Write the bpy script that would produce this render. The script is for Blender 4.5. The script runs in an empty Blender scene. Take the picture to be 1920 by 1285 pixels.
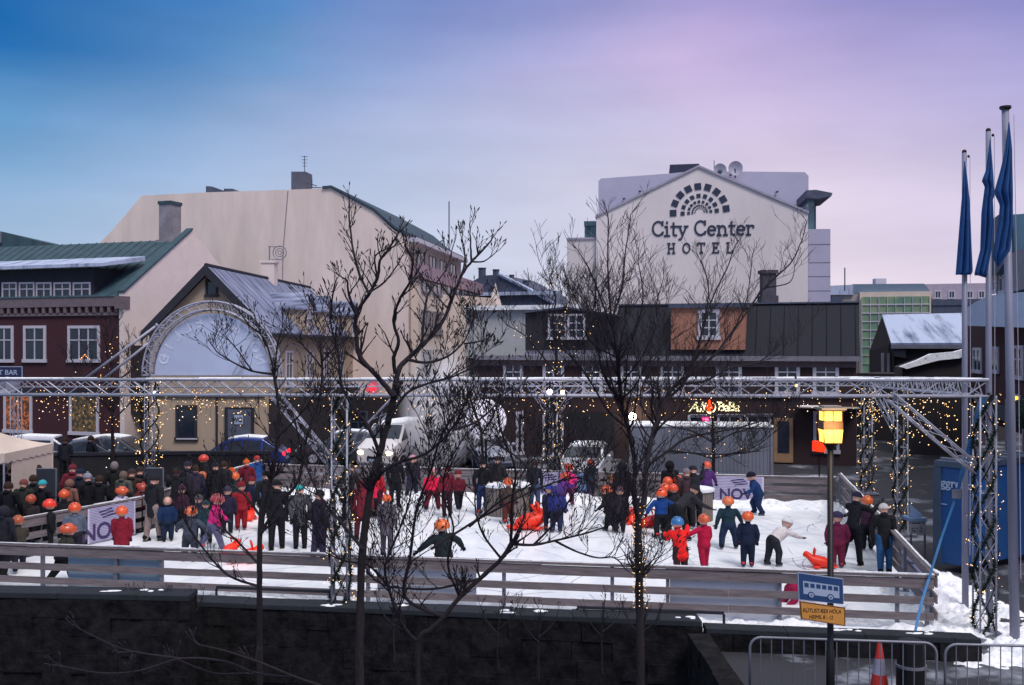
import bpy, math, random
import numpy as np
from mathutils import Vector, Matrix, noise
random.seed(7)
F = 1900.0      # focal length in photo pixels (1920 wide)
H = 5.3         # eye height
HY = 650.0      # horizon row in the photo
R = math.radians
S = bpy.context.scene
C = S.collection
# ---------------------------------------------------------------- camera
cam = bpy.data.objects.new('camera', bpy.data.cameras.new('camera'))
C.objects.link(cam); S.camera = cam
cam.location = (0, 0, H); cam.rotation_euler = (R(90), 0, 0)
cam.data.sensor_width = 36.0
cam.data.lens = 36.0 * F / 1920.0
cam.data.shift_y = (HY - 642.5) / 1920.0
cam.data.clip_start = 0.1; cam.data.clip_end = 2000
S.view_settings.view_transform = 'Standard'; S.view_settings.look = 'None'
S.view_settings.exposure = 0.16; S.view_settings.gamma = 1.0
S.cycles.max_bounces = 6; S.cycles.transparent_max_bounces = 12; S.cycles.volume_bounces = 4
S.cycles.sample_clamp_indirect = 3.0
def lin(c):
    def f(v):
        v /= 255.0
        return v / 12.92 if v <= 0.04045 else ((v + 0.055) / 1.055) ** 2.4
    return (f(c[0]), f(c[1]), f(c[2]), 1.0)
# ---------------------------------------------------------------- sky
world = bpy.data.worlds.new('World'); S.world = world; world.use_nodes = True
wn = world.node_tree; wn.nodes.clear()
def wnode(t, **k):
    n = wn.nodes.new(t)
    for a, b in k.items(): setattr(n, a, b)
    return n
def wl(a, b): wn.links.new(a, b)
SUN_EL, SUN_ROT = 6.0, 200.0
wo = wnode('ShaderNodeOutputWorld'); bg = wnode('ShaderNodeBackground')
tc = wnode('ShaderNodeTexCoord'); nrm = wnode('ShaderNodeVectorMath', operation='NORMALIZE')
wl(tc.outputs['Generated'], nrm.inputs[0])
nz = wnode('ShaderNodeTexNoise'); nz.inputs['Scale'].default_value = 2.2; nz.inputs['Detail'].default_value = 3.0
mp = wnode('ShaderNodeMapping'); mp.inputs['Scale'].default_value = (1, 1, 3.0)
wl(nrm.outputs[0], mp.inputs[0]); wl(mp.outputs[0], nz.inputs['Vector'])
sub = wnode('ShaderNodeVectorMath', operation='SUBTRACT'); wl(nz.outputs['Color'], sub.inputs[0]); sub.inputs[1].default_value = (.5, .5, .5)
scl = wnode('ShaderNodeVectorMath', operation='MULTIPLY'); wl(sub.outputs[0], scl.inputs[0]); scl.inputs[1].default_value = (.28, .0, .10)
add = wnode('ShaderNodeVectorMath', operation='ADD'); wl(nrm.outputs[0], add.inputs[0]); wl(scl.outputs[0], add.inputs[1])
sp = wnode('ShaderNodeSeparateXYZ'); wl(add.outputs[0], sp.inputs[0])
mx = wnode('ShaderNodeMapRange'); mx.inputs[1].default_value = -.5; mx.inputs[2].default_value = .5; wl(sp.outputs[0], mx.inputs[0])
def ramp(stops):
    r = wnode('ShaderNodeValToRGB'); r.color_ramp.interpolation = 'EASE' if len(stops) < 3 else 'LINEAR'
    e = r.color_ramp.elements
    while len(e) < len(stops): e.new(.5)
    for k, (p, c) in enumerate(stops): e[k].position = p; e[k].color = lin(c)
    wl(mx.outputs[0], r.inputs[0]); return r
rows = [
 (0.00, [(0, (172, 192, 216)), (.3, (188, 198, 218)), (.6, (206, 204, 218)), (.85, (224, 210, 220)), (1, (218, 206, 220))]),
 (0.13, [(0, (140, 172, 206)), (.27, (168, 186, 214)), (.5, (192, 196, 218)), (.78, (214, 202, 220)), (1, (196, 188, 216))]),
 (0.20, [(0, (84, 146, 194)), (.27, (146, 168, 204)), (.5, (176, 182, 214)), (.75, (204, 190, 218)), (1, (166, 164, 206))]),
 (0.265, [(0, (6, 104, 174)), (.27, (98, 142, 192)), (.5, (158, 164, 206)), (.68, (192, 174, 214)), (1, (134, 138, 194))]),
 (0.35, [(0, (0, 84, 162)), (.27, (14, 100, 176)), (.5, (92, 112, 180)), (.75, (120, 120, 186)), (1, (88, 98, 168))]),
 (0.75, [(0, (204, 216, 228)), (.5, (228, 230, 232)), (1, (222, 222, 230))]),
]
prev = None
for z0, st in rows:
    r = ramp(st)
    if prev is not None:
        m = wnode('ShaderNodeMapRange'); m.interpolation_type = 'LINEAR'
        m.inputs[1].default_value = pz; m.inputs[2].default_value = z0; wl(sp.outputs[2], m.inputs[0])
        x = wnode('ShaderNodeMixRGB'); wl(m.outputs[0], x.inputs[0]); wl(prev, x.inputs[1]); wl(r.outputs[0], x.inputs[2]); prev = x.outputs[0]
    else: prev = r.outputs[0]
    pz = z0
sky = wnode('ShaderNodeTexSky'); sky.sky_type = 'NISHITA'; sky.sun_disc = False
sky.sun_elevation = R(SUN_EL); sky.sun_rotation = R(SUN_ROT); sky.air_density = 1.5; sky.dust_density = .5; sky.ozone_density = 3
nm = wnode('ShaderNodeVectorMath', operation='SCALE'); nm.inputs['Scale'].default_value = 0.001; wl(sky.outputs[0], nm.inputs[0])
fin = wnode('ShaderNodeVectorMath', operation='ADD'); wl(nm.outputs[0], fin.inputs[1])
nz2 = wnode('ShaderNodeTexNoise'); nz2.inputs['Scale'].default_value = 3.2; nz2.inputs['Detail'].default_value = 7.0; nz2.inputs['Roughness'].default_value = .55
mp2 = wnode('ShaderNodeMapping'); mp2.inputs['Scale'].default_value = (1, 1, 5.0); mp2.inputs['Rotation'].default_value = (0, R(10), 0); wl(nrm.outputs[0], mp2.inputs[0]); wl(mp2.outputs[0], nz2.inputs['Vector'])
mr2 = wnode('ShaderNodeMapRange'); mr2.inputs[1].default_value = .3; mr2.inputs[2].default_value = .7; mr2.inputs[3].default_value = .92; mr2.inputs[4].default_value = 1.08; wl(nz2.outputs['Fac'], mr2.inputs[0])
cl = wnode('ShaderNodeVectorMath', operation='SCALE'); wl(prev, cl.inputs[0]); wl(mr2.outputs[0], cl.inputs['Scale']); wl(cl.outputs[0], fin.inputs[0])
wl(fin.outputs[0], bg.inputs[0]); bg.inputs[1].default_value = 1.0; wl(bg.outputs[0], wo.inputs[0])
sl = bpy.data.lights.new('sun', 'SUN'); sl.energy = 2.15; sl.angle = R(20); sl.color = (1, .92, .90)
sun = bpy.data.objects.new('sun', sl); C.objects.link(sun)
sun.rotation_euler = (R(34), 0, R(28))
# ---------------------------------------------------------------- materials
_m = {}
def mat(name, col, rough=.75, metal=0.0, var=.18, scale=3.0, bump=0.0, emit=None, es=0.0, col2=None, mask=None, alpha=1.0, stretch=(1, 1, 1), spec=.4, coat=0.0):
    if name in _m: return _m[name]
    m = bpy.data.materials.new(name); m.use_nodes = True; _m[name] = m
    nt = m.node_tree; b = nt.nodes['Principled BSDF']; L = nt.links.new
    c = lin(col); b.inputs['Roughness'].default_value = rough; b.inputs['Metallic'].default_value = metal
    b.inputs['Specular IOR Level'].default_value = spec
    if coat: b.inputs['Coat Weight'].default_value = coat
    t = nt.nodes.new('ShaderNodeTexCoord'); mpn = nt.nodes.new('ShaderNodeMapping'); mpn.inputs['Scale'].default_value = stretch
    L(t.outputs['Object'], mpn.inputs[0])
    n = nt.nodes.new('ShaderNodeTexNoise'); n.inputs['Scale'].default_value = scale; n.inputs['Detail'].default_value = 6; n.inputs['Roughness'].default_value = .65
    L(mpn.outputs[0], n.inputs['Vector'])
    mr = nt.nodes.new('ShaderNodeMapRange'); mr.inputs[1].default_value = .3; mr.inputs[2].default_value = .7
    if mask: mr.inputs[1].default_value, mr.inputs[2].default_value = mask
    L(n.outputs['Fac'], mr.inputs[0])
    mxn = nt.nodes.new('ShaderNodeMixRGB'); L(mr.outputs[0], mxn.inputs[0])
    if col2: a, d = c, lin(col2)
    else:
        a = tuple(v * (1 - var) for v in c[:3]) + (1,); d = tuple(min(1, v * (1 + var)) for v in c[:3]) + (1,)
    mxn.inputs[1].default_value = a; mxn.inputs[2].default_value = d
    L(mxn.outputs[0], b.inputs['Base Color'])
    if bump:
        bp = nt.nodes.new('ShaderNodeBump'); bp.inputs['Strength'].default_value = bump; bp.inputs['Distance'].default_value = .05
        L(n.outputs['Fac'], bp.inputs['Height']); L(bp.outputs[0], b.inputs['Normal'])
    if emit:
        b.inputs['Emission Color'].default_value = lin(emit); b.inputs['Emission Strength'].default_value = es
        m.cycles.emission_sampling = 'NONE' if es < 30 else 'AUTO'
    if alpha < 1: b.inputs['Alpha'].default_value = alpha
    return m
def noise_emit(name, c1, c2, s, scale):
    """lit room seen through a window: warm shapes of uneven brightness"""
    m = bpy.data.materials.new(name); m.use_nodes = True; nt = m.node_tree; b = nt.nodes['Principled BSDF']
    t = nt.nodes.new('ShaderNodeTexCoord'); v = nt.nodes.new('ShaderNodeTexNoise'); v.inputs['Scale'].default_value = scale; v.inputs['Detail'].default_value = 4
    nt.links.new(t.outputs['Object'], v.inputs['Vector'])
    r = nt.nodes.new('ShaderNodeValToRGB'); r.color_ramp.elements[0].position = .45; r.color_ramp.elements[1].position = .68
    r.color_ramp.elements[0].color = lin(c1); r.color_ramp.elements[1].color = lin(c2)
    nt.links.new(v.outputs['Fac'], r.inputs[0]); nt.links.new(r.outputs[0], b.inputs['Emission Color']); b.inputs['Emission Strength'].default_value = s
    b.inputs['Base Color'].default_value = (.02, .02, .02, 1); b.inputs['Roughness'].default_value = .2
    m.cycles.emission_sampling = 'NONE'
    return m
M = dict(
 ice=mat('ice', (224, 229, 238), .34, scale=.9, bump=.03, spec=.4, stretch=(1.8, .7, 1), col2=(245, 247, 250), mask=(.38, .62)),
 snow=mat('snow', (190, 192, 202), .85, scale=5.0, bump=.9, col2=(240, 242, 247), mask=(.3, .5)),
 slush=mat('slush', (62, 64, 74), .8, scale=.7, col2=(205, 208, 220), mask=(.46, .60), bump=.4),
 asphalt=mat('asphalt', (30, 31, 36), .65, var=.3, scale=1.5, bump=.3),
 roadsnow=mat('road with old snow', (46, 47, 54), .7, scale=.45, col2=(150, 154, 168), mask=(.53, .68), bump=.4),
 basalt=mat('basalt wall', (16, 16, 19), .95, scale=4.0, bump=1.0, spec=.1, col2=(46, 45, 48), mask=(.35, .8)),
 basaltcap=mat('basalt cap', (28, 33, 41), .85, var=.3, scale=4, bump=.5),
 redwall=mat('dark red boards', (66, 34, 42), .85, var=.14, scale=5, stretch=(12, 12, .4)),
 greenroof=mat('green metal roof', (52, 76, 86), .7, var=.3, scale=2.0, stretch=(1, 1, .5)),
 whitewall=mat('white plaster', (216, 200, 192), .9, var=.13, scale=.5, bump=.1, stretch=(1.6, 1.6, .35)),
 hotelwall=mat('hotel plaster', (212, 204, 206), .9, var=.10, scale=.35, stretch=(1, 1, .35)),
 hotelback=mat('hotel grey panels', (168, 166, 188), .8, var=.05, scale=.8),
 gablewhite=mat('weathered white plaster', (222, 206, 200), .9, var=.06, scale=1.5, bump=.2),
 beige=mat('beige corrugated wall', (168, 150, 132), .85, var=.10, scale=4, stretch=(14, 14, .3)),
 cream=mat('cream plaster', (206, 190, 178), .9, var=.09, scale=1.2),
 snowroof=mat('dark roof with thin snow', (66, 74, 98), .7, scale=1.3, col2=(150, 158, 188), mask=(.36, .66), stretch=(.4, 2.8, .4)),
 snowroof2=mat('snowy tin roof', (84, 98, 124), .7, scale=1.5, col2=(176, 186, 212), mask=(.30, .52), stretch=(1.4, .22, .22)),
 slate=mat('slate', (70, 78, 98), .7, var=.25, scale=3),
 darkroof=mat('black tin roof', (20, 24, 38), .75, var=.25, scale=3, stretch=(5, 5, .4)),
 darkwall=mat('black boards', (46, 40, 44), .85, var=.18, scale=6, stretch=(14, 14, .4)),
 brownwall=mat('brown boards', (54, 38, 41), .85, var=.18, scale=6, stretch=(.5, .5, 14)),
 orange=mat('orange corrugated', (158, 110, 92), .8, var=.13, scale=5, stretch=(10, 10, .3)),
 darktrim=mat('dark trim', (40, 42, 52), .8), whitetrim=mat('white paint', (188, 184, 196), .6, var=.06),
 greytrim=mat('grey trim', (120, 118, 130), .7),
 glass=mat('window glass', (34, 40, 54), .12, var=.4, scale=1.2, spec=.6),
 glassblue=mat('bluish glass', (84, 118, 128), .15, var=.3, scale=1, spec=.6),
 greenglass=mat('green glass', (70, 120, 108), .2, scale=.35, col2=(150, 160, 120), mask=(.35, .7)),
 steel=mat('galvanised steel', (122, 124, 136), .5, .35, var=.12, scale=6),
 alu=mat('aluminium truss', (156, 158, 174), .5, .2, var=.15, scale=5),
 pole=mat('grey pole paint', (128, 130, 150), .45, .1, var=.08, scale=2),
 black=mat('black metal', (24, 24, 28), .5, .2), lampbrown=mat('lamp copper band', (104, 76, 58), .5, .4),
 wood=mat('weathered rail wood', (112, 103, 106), .9, var=.35, scale=5, stretch=(.4, .4, 4), bump=.3),
 woodgrey=mat('grey rail wood', (78, 76, 86), .9, var=.2, scale=5, stretch=(.4, .4, 4), bump=.3),
 barrel=mat('barrel boards', (112, 104, 100), .85, var=.3, scale=4, stretch=(10, 10, .3)),
 panel=mat('white rink panel', (222, 226, 234), .6, var=.06), panelblue=mat('blue-grey rink panel', (160, 184, 202), .6, var=.06),
 bark=mat('bark', (33, 28, 33), .95, var=.3, scale=14, stretch=(1, 1, .3), bump=.8),
 twig=mat('twig bark', (34, 29, 37), .9, var=.2, scale=8),
 canvas=mat('white tent canvas', (214, 196, 182), .85, var=.06), navy=mat('navy sign', (36, 42, 78), .6),
 letter=mat('dark blue letters', (38, 48, 72), .6, var=.05),
 skin=mat('skin', (204, 156, 138), .6, var=.08), rubber=mat('rubber', (20, 20, 22), .8),
 bulb=mat('warm bulb', (255, 190, 110), .4, emit=(255, 196, 120), es=2.6), bulbwhite=mat('white bulb', (255, 230, 190), .4, emit=(255, 226, 190), es=2.6),
 cable=mat('cable', (22, 26, 24), .8), needle=mat('fir garland', (26, 40, 32), .95, var=.4, scale=20),
 flag=mat('blue flag cloth', (18, 66, 122), .8, var=.2, scale=3), strap=mat('blue strap', (58, 118, 170), .6),
 orangeplastic=mat('orange plastic', (236, 52, 26), .45, var=.08), redplastic=mat('red plastic', (200, 20, 24), .4),
 signblue=mat('sign blue', (36, 66, 110), .45, var=.06), signyellow=mat('sign yellow', (196, 138, 66), .5, var=.08),
 signwhite=mat('sign white', (150, 166, 190), .5, var=.04), signdark=mat('sign print', (44, 32, 30), .6),
 kiosk=mat('generator blue', (16, 68, 124), .5, var=.1), kioskdark=mat('generator frame', (54, 68, 88), .5, var=.15),
)
# ---------------------------------------------------------------- mesh helpers
class MB:
    def __init__(s): s.v = []; s.f = []; s.mi = []; s.cur = 0
    def add(s, vs, fs):
        o = len(s.v); s.v += [tuple(v) for v in vs]; s.f += [tuple(o + i for i in f) for f in fs]; s.mi += [s.cur] * len(fs); return s
    def hexa(s, p):          # 8 corner points: bottom loop 0-3, top loop 4-7
        return s.add(p, [(0, 3, 2, 1), (4, 5, 6, 7), (0, 1, 5, 4), (1, 2, 6, 5), (2, 3, 7, 6), (3, 0, 4, 7)])
    def box(s, x0, y0, z0, x1, y1, z1):
        return s.hexa([(x0, y0, z0), (x1, y0, z0), (x1, y1, z0), (x0, y1, z0), (x0, y0, z1), (x1, y0, z1), (x1, y1, z1), (x0, y1, z1)])
    def prism(s, pts, d):    # planar polygon extruded by vector d
        n = len(pts); pts = [Vector(p) for p in pts]; d = Vector(d)
        fs = [tuple(range(n)), tuple(range(2 * n - 1, n - 1, -1))] + [(i, i + n, (i + 1) % n + n, (i + 1) % n) for i in range(n)]
        return s.add(pts + [p + d for p in pts], fs)
    def tube(s, pts, r, n=8, cap=True):
        pts = [Vector(p) for p in pts]; m = len(pts)
        rs = r if isinstance(r, (list, tuple)) else [r] * m
        o = len(s.v); ref = None
        for i, p in enumerate(pts):
            t = (pts[min(i + 1, m - 1)] - pts[max(i - 1, 0)])
            t = t.normalized() if t.length > 1e-9 else Vector((0, 0, 1))
            if ref is None: ref = Vector((0, 0, 1)) if abs(t.z) < .9 else Vector((1, 0, 0))
            a = (ref - t * ref.dot(t)); a = a.normalized() if a.length > 1e-6 else t.orthogonal().normalized(); b = t.cross(a); ref = a
            for k in range(n):
                w = 2 * math.pi * k / n; s.v.append(tuple(p + (a * math.cos(w) + b * math.sin(w)) * rs[i]))
        c = 0
        for i in range(m - 1):
            for k in range(n):
                k2 = (k + 1) % n; s.f.append((o + i * n + k, o + i * n + k2, o + (i + 1) * n + k2, o + (i + 1) * n + k)); c += 1
        if cap and n > 2: s.f.append(tuple(o + k for k in range(n))[::-1]); s.f.append(tuple(o + (m - 1) * n + k for k in range(n))); c += 2
        s.mi += [s.cur] * c; return s
    def ball(s, c, r, n=10, m=6, zlo=-1.0):
        r = r if isinstance(r, (tuple, list)) else (r, r, r); o = len(s.v); t0 = math.acos(zlo) if zlo > -1 else math.pi
        for i in range(m + 1):
            t = t0 * i / m
            for k in range(n):
                w = 2 * math.pi * k / n
                s.v.append((c[0] + r[0] * math.sin(t) * math.cos(w), c[1] + r[1] * math.sin(t) * math.sin(w), c[2] + r[2] * math.cos(t)))
        cnt = 0
        for i in range(m):
            for k in range(n):
                k2 = (k + 1) % n; s.f.append((o + i * n + k, o + (i + 1) * n + k, o + (i + 1) * n + k2, o + i * n + k2)); cnt += 1
        if zlo > -1: s.f.append(tuple(o + m * n + k for k in range(n))); cnt += 1
        s.mi += [s.cur] * cnt; return s
    def octa(s, c, r):
        x, y, z = c
        return s.add([(x + r, y, z), (x - r, y, z), (x, y + r, z), (x, y - r, z), (x, y, z + r), (x, y, z - r)],
                     [(0, 2, 4), (2, 1, 4), (1, 3, 4), (3, 0, 4), (2, 0, 5), (1, 2, 5), (3, 1, 5), (0, 3, 5)])
    def mesh(s, name, mats, smooth=False):
        me = bpy.data.meshes.new(name); me.from_pydata(s.v, [], s.f)
        for m in (mats if isinstance(mats, (list, tuple)) else [mats]): me.materials.append(m)
        me.polygons.foreach_set('material_index', s.mi)
        if smooth: me.polygons.foreach_set('use_smooth', [True] * len(s.f))
        me.update(); return me
    def build(s, name, mats, parent=None, smooth=False, local=False, bevel=0.0):
        o = bpy.data.objects.new(name, s.mesh(name, mats, smooth)); C.objects.link(o)
        if parent is not None:
            o.parent = parent
            if not local: o.location = -root_loc(parent)
        if bevel:
            b = o.modifiers.new('bevel', 'BEVEL'); b.width = bevel; b.segments = 2; b.limit_method = 'ANGLE'
        return o
def root_loc(p):
    """world position of a parent built from translations only"""
    v = Vector(p.location)
    while p.parent: p = p.parent; v += Vector(p.location)
    return v
def tag(o, label, cat, group=None, kind=None):
    if label: o['label'] = label
    if cat: o['category'] = cat
    if group: o['group'] = group
    if kind: o['kind'] = kind
    return o
def thing(name, label, cat, loc=(0, 0, 0), rz=0, group=None):
    o = bpy.data.objects.new(name, None); o.empty_display_size = .2; C.objects.link(o); o.location = loc; o.rotation_euler = (0, 0, rz)
    return tag(o, label, cat, group)
def struct(o): o['kind'] = 'structure'; return o
def Wp(px, py, D): return Vector(((px - 960) / F * D, D, H - (py - HY) / F * D))
def G(px, py, z=0.0): return Wp(px, py, F * (H - z) / (py - HY))
class Wall:
    """a vertical plane: where a pixel column and row meet it gives (s, z) on the wall"""
    def __init__(s, px0, D0, px1, D1):
        a = Wp(px0, 0, D0); b = Wp(px1, 0, D1); s.o = Vector((a.x, a.y, 0)); s.u = Vector((b.x - a.x, b.y - a.y, 0)).normalized(); s.n = Vector((s.u.y, -s.u.x, 0))
    def hit(s, px, py, off=0.0):
        k = (px - 960) / F; D = (s.o + s.n * off).dot(s.n) / (k * s.n.x + s.n.y); p = Vector((k * D, D, 0)); return ((p - s.o).dot(s.u), H - (py - HY) / F * D)
    def pt(s, a, z, off=0.0): v = s.o + s.u * a + s.n * off; v.z = z; return v
    def P(s, px, py, off=0.0): a, z = s.hit(px, py, off); return s.pt(a, z, off)
    def box(s, mb, a0, z0, a1, z1, o0, o1):
        return mb.hexa([s.pt(a0, z0, o1), s.pt(a1, z0, o1), s.pt(a1, z0, o0), s.pt(a0, z0, o0), s.pt(a0, z1, o1), s.pt(a1, z1, o1), s.pt(a1, z1, o0), s.pt(a0, z1, o0)])
    def rect(s, px0, py0, px1, py1, off=0.0):
        a0, z1 = s.hit(px0, py0, off); a1, z0 = s.hit(px1, py1, off); return a0, z0, a1, z1
    def pbox(s, mb, px0, py0, px1, py1, o0, o1): return s.box(mb, *s.rect(px0, py0, px1, py1, o1), o0, o1)
    def poly(s, mb, pix, o0, o1): return mb.prism([s.P(x, y, o1) for x, y in pix], s.n * (o0 - o1))
def window(w, parent, px0, py0, px1, py1, nx=2, ny=(0.4,), frame='whitetrim', pane='glass', fw=.09, label=None, name='window', sz=None):
    a0, z0, a1, z1 = sz if sz else w.rect(px0, py0, px1, py1)
    mb = MB(); t = fw
    w.box(mb, a0, z0, a0 + t, z1, 0.005, .07); w.box(mb, a1 - t, z0, a1, z1, 0.005, .07)
    w.box(mb, a0 + t, z1 - t, a1 - t, z1, 0.005, .067); w.box(mb, a0 - .05, z0 - .03, a1 + .05, z0 + t, 0.008, .10)
    iw = (a1 - a0 - 2 * t)
    for k in range(1, nx): x = a0 + t + iw * k / nx; w.box(mb, x - .03, z0 + t, x + .03, z1 - t, .012, .055)
    for q in ny: z = z1 - t - (z1 - z0 - 2 * t) * q; w.box(mb, a0 + t, z - .028, a1 - t, z + .028, .014, .06)
    f = mb.build(name, M[frame], parent)
    if label: f['label'] = label
    p = MB(); w.box(p, a0 + t * .5, z0 + t * .5, a1 - t * .5, z1 - t * .5, 0.006, .022)
    p.build('pane', M[pane] if isinstance(pane, str) else pane, f); return f
def text_on(w, parent, s, px, py, size, m, off=.05, extrude=.015, name='lettering', align='CENTER', mirror=False, rot=0.0, scx=1.0, shear=0.0):
    """lettering lying flat on the wall plane; px,py is the middle of the word"""
    cu = bpy.data.curves.new(name, 'FONT'); cu.body = s; cu.size = size; cu.extrude = extrude; cu.align_x = align; cu.align_y = 'CENTER'; cu.shear = shear; cu.offset = .004 if size > .15 else .0
    o = bpy.data.objects.new(name, cu); me = bpy.data.meshes.new_from_object(o); bpy.data.objects.remove(o)
    a, z = w.hit(px, py); cr, sr = math.cos(rot), math.sin(rot)
    for v in me.vertices:
        x = v.co.x * scx * (-1 if mirror else 1); y = v.co.y
        v.co = w.pt(a + x * cr - y * sr, z + x * sr + y * cr, off + v.co.z)
    me.materials.clear(); me.materials.append(m); me.update()
    r = bpy.data.objects.new(name, me); C.objects.link(r)
    if parent is not None: r.parent = parent; r.location = -root_loc(parent)
    return r
# ================================================================ ground
def nzf(x, y, s=1.0, q=0.0): return noise.noise(Vector((x * s, y * s, q)))
WL0 = Vector((-30, 27.4)); WL1 = Vector((3.4, 17.75))       # line of the basalt wall between square and street
def wall_y(x): return 19.9 - .157 * (x + 6.0) if x > -6.0 else 17.7
mb = MB()
pts = [(-400, -50), (-400, 600), (400, 600), (400, -50), (3.1, -50), (3.1, 18.1), (-6.6, 19.6), (-6.6, 18.0), (-16.5, 18.65), (-60, 21.5), (-60, -50)]
mb.prism([(x, y, -.02) for x, y in pts], (0, 0, -.5)); struct(mb.build('ground', M['roadsnow']))
mb = MB(); mb.box(-60, -10, -2.1, 3.1, 24, -1.6); struct(mb.build('road', M['asphalt']))
mb = MB(); mb.box(3.12, -5, -.3, 60, 15.6, -.012); struct(mb.build('pavement', M['asphalt']))
RC = [(-13.8, 21.9), (-12.3, 24.85), (-10.46, 28.8), (-9.4, 38.0), (10.98, 34.1), (7.95, 18.9), (-11.1, 22.0)]
RN0, RN1 = Vector((-13.6, 22.45, 0)), Vector((7.95, 18.86, 0))
ice_pts = [(-14, 22.2), (-12.4, 24.85), (-10.5, 28.8), (-9.3, 38.2), (11.1, 34.3), (8.05, 18.7)]
mb = MB(); mb.prism([(x, y, -.1) for x, y in ice_pts], (0, 0, .115)); struct(mb.build('ice', M['ice']))
def lumpy(name, outline_fn, x0, x1, y0, y1, nx, ny, hfun, m):
    mb = MB(); vs = []; fs = []
    for j in range(ny + 1):
        for i in range(nx + 1):
            u, v = i / nx, j / ny; x, y = outline_fn(u, v); vs.append((x, y, hfun(x, y, u, v)))
    for j in range(ny):
        for i in range(nx): a = j * (nx + 1) + i; fs.append((a, a + 1, a + nx + 2, a + nx + 1))
    mb.add(vs, fs); return mb.build(name, m, smooth=True)
# shovelled snow outside the near rail and by the right corner
def edge(u): return min(u, 1 - u)
o = lumpy('snow', lambda u, v: (-13 + 21.5 * u, 20.3 + 2.1 * (1 - u) - 1.9 + 1.75 * v - .1 + (1 - u) * .55), 0, 0, 0, 0, 420, 34,
   lambda x, y, u, v: -.03 + .16 * min(1, edge(v) * 6) * (.55 + .9 * nzf(x, y, 1.6) + .5 * nzf(x, y, 5) + .3 * nzf(x, y, 11)), M['snow'])
tag(o, None, None, kind='stuff')
o = lumpy('snow', lambda u, v: (7.3 + 2.8 * u + .3 * v, 16.6 + 7.5 * v), 0, 0, 0, 0, 90, 220,
   lambda x, y, u, v: -.04 + .22 * min(1, edge(v) * 9) * min(1, edge(u) * 7) * (.5 + .9 * nzf(x, y, 1.4, 3) + .6 * nzf(x, y, 3.6) + .35 * nzf(x, y, 9)), M['snow'])
tag(o, None, None, kind='stuff')
o = lumpy('snow', lambda u, v: (-9.2 + 20.0 * u, 37.5 - 3.7 * u - 1.5 + 1.4 * v), 0, 0, 0, 0, 120, 8,
   lambda x, y, u, v: -.03 + .24 * min(1, v * 3) * (.6 + .9 * nzf(x, y, 1.8)), M['snow'])
tag(o, None, None, kind='stuff')
# ================================================================ basalt wall towards the street
def stone_wall(name, label, x0, x1, ztop, yfun, th=.45, zb=-.92, cap=.10, seed=0):
    r = thing(name, label, 'stone wall', ((x0 + x1) / 2, yfun((x0 + x1) / 2), 0)); sn_ = MB()
    n = max(2, int((x1 - x0) / .55)); rnd = random.Random(seed); b = MB(); k = MB()
    rows_ = max(1, int((ztop - cap - zb) / .32)); hh = (ztop - cap - zb) / rows_
    for j in range(rows_):
        x = x0 - (.25 if j % 2 else 0)
        while x < x1:
            w_ = rnd.uniform(.3, .95); a, c = max(x, x0), min(x + w_, x1)
            if c - a > .05:
                pr = rnd.uniform(0, .05); ya, yc = yfun(a), yfun(c); z = zb + j * hh
                j1 = [rnd.uniform(-.010, .010) for _ in range(8)]
                b.hexa([(a + .002 + j1[0], ya - pr, z + .002 + j1[4]), (c - .002 + j1[1], yc - pr * .4 + j1[5], z + .002), (c - .002, yc + th, z + .002), (a + .002, ya + th, z + .002),
                        (a + .002 + j1[2], ya - pr + j1[6] * 2, z + hh - .001), (c - .002 + j1[3], yc - pr + j1[7] * 2, z + hh - .001), (c - .002, yc + th, z + hh - .001), (a + .002, ya + th, z + hh - .001)])
            x += w_
    b.build('stonework', M['basalt'], r)
    x = x0
    while x < x1 - .05:
        c = min(x + rnd.uniform(1.0, 1.5), x1); ya, yc = yfun(x), yfun(c); dz = rnd.uniform(-.008, .008)
        k.hexa([(x, ya - .03, ztop - cap), (c - .002, yc - .03, ztop - cap), (c - .002, yc + th + .06, ztop - cap), (x, ya + th + .06, ztop - cap),
                (x, ya - .02, ztop + dz), (c - .002, yc - .02, ztop + dz), (c - .002, yc + th + .06, ztop + dz), (x, ya + th + .06, ztop + dz)])
        if rnd.random() < .6:
            e_ = rnd.uniform(.1, .5); q_ = rnd.uniform(x, max(x + .01, c - e_)); yq = yfun(q_); w3 = rnd.uniform(.08, .3); o3 = rnd.uniform(0, th * .5); [sn_.ball((q_ + rnd.uniform(0, e_), yq + o3 + rnd.uniform(0, w3), ztop + .002), (rnd.uniform(.03, .11), rnd.uniform(.02, .06), rnd.uniform(.006, .018)), 9, 5) for _ in range(rnd.randint(3, 9))]
        x = c
    k.build('coping', M['basaltcap'], r, bevel=.015)
    if sn_.v: sn_.build('snow_patches', M['snow'], r, smooth=True)
    return r
stone_wall('stone_wall', 'dark basalt wall with flat coping at the lower left, higher than the long wall beside it', -16.5, -5.6, .98, lambda x: 17.75 - .075 * (x + 8), zb=-1.7, seed=1)
stone_wall('stone_wall', 'long low basalt wall below the rink rail, running behind the big bare tree', -6.45, 3.35, .46, lambda x: 19.25 - .15 * (x + 6.0), zb=-1.7, seed=2)
stone_wall('stone_wall', 'short snow-edged basalt kerb wall behind the steel crowd barriers', 3.4, 7.9, .38, lambda x: 17.78 - .15 * (x - 3.1), zb=-.3, seed=3, th=.3)
r = thing('stone_wall', 'short dark return wall running towards the street, left of the crowd barriers', 'stone wall', (3.3, 15.7, 0)); b = MB(); rw = random.Random(12)
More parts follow.
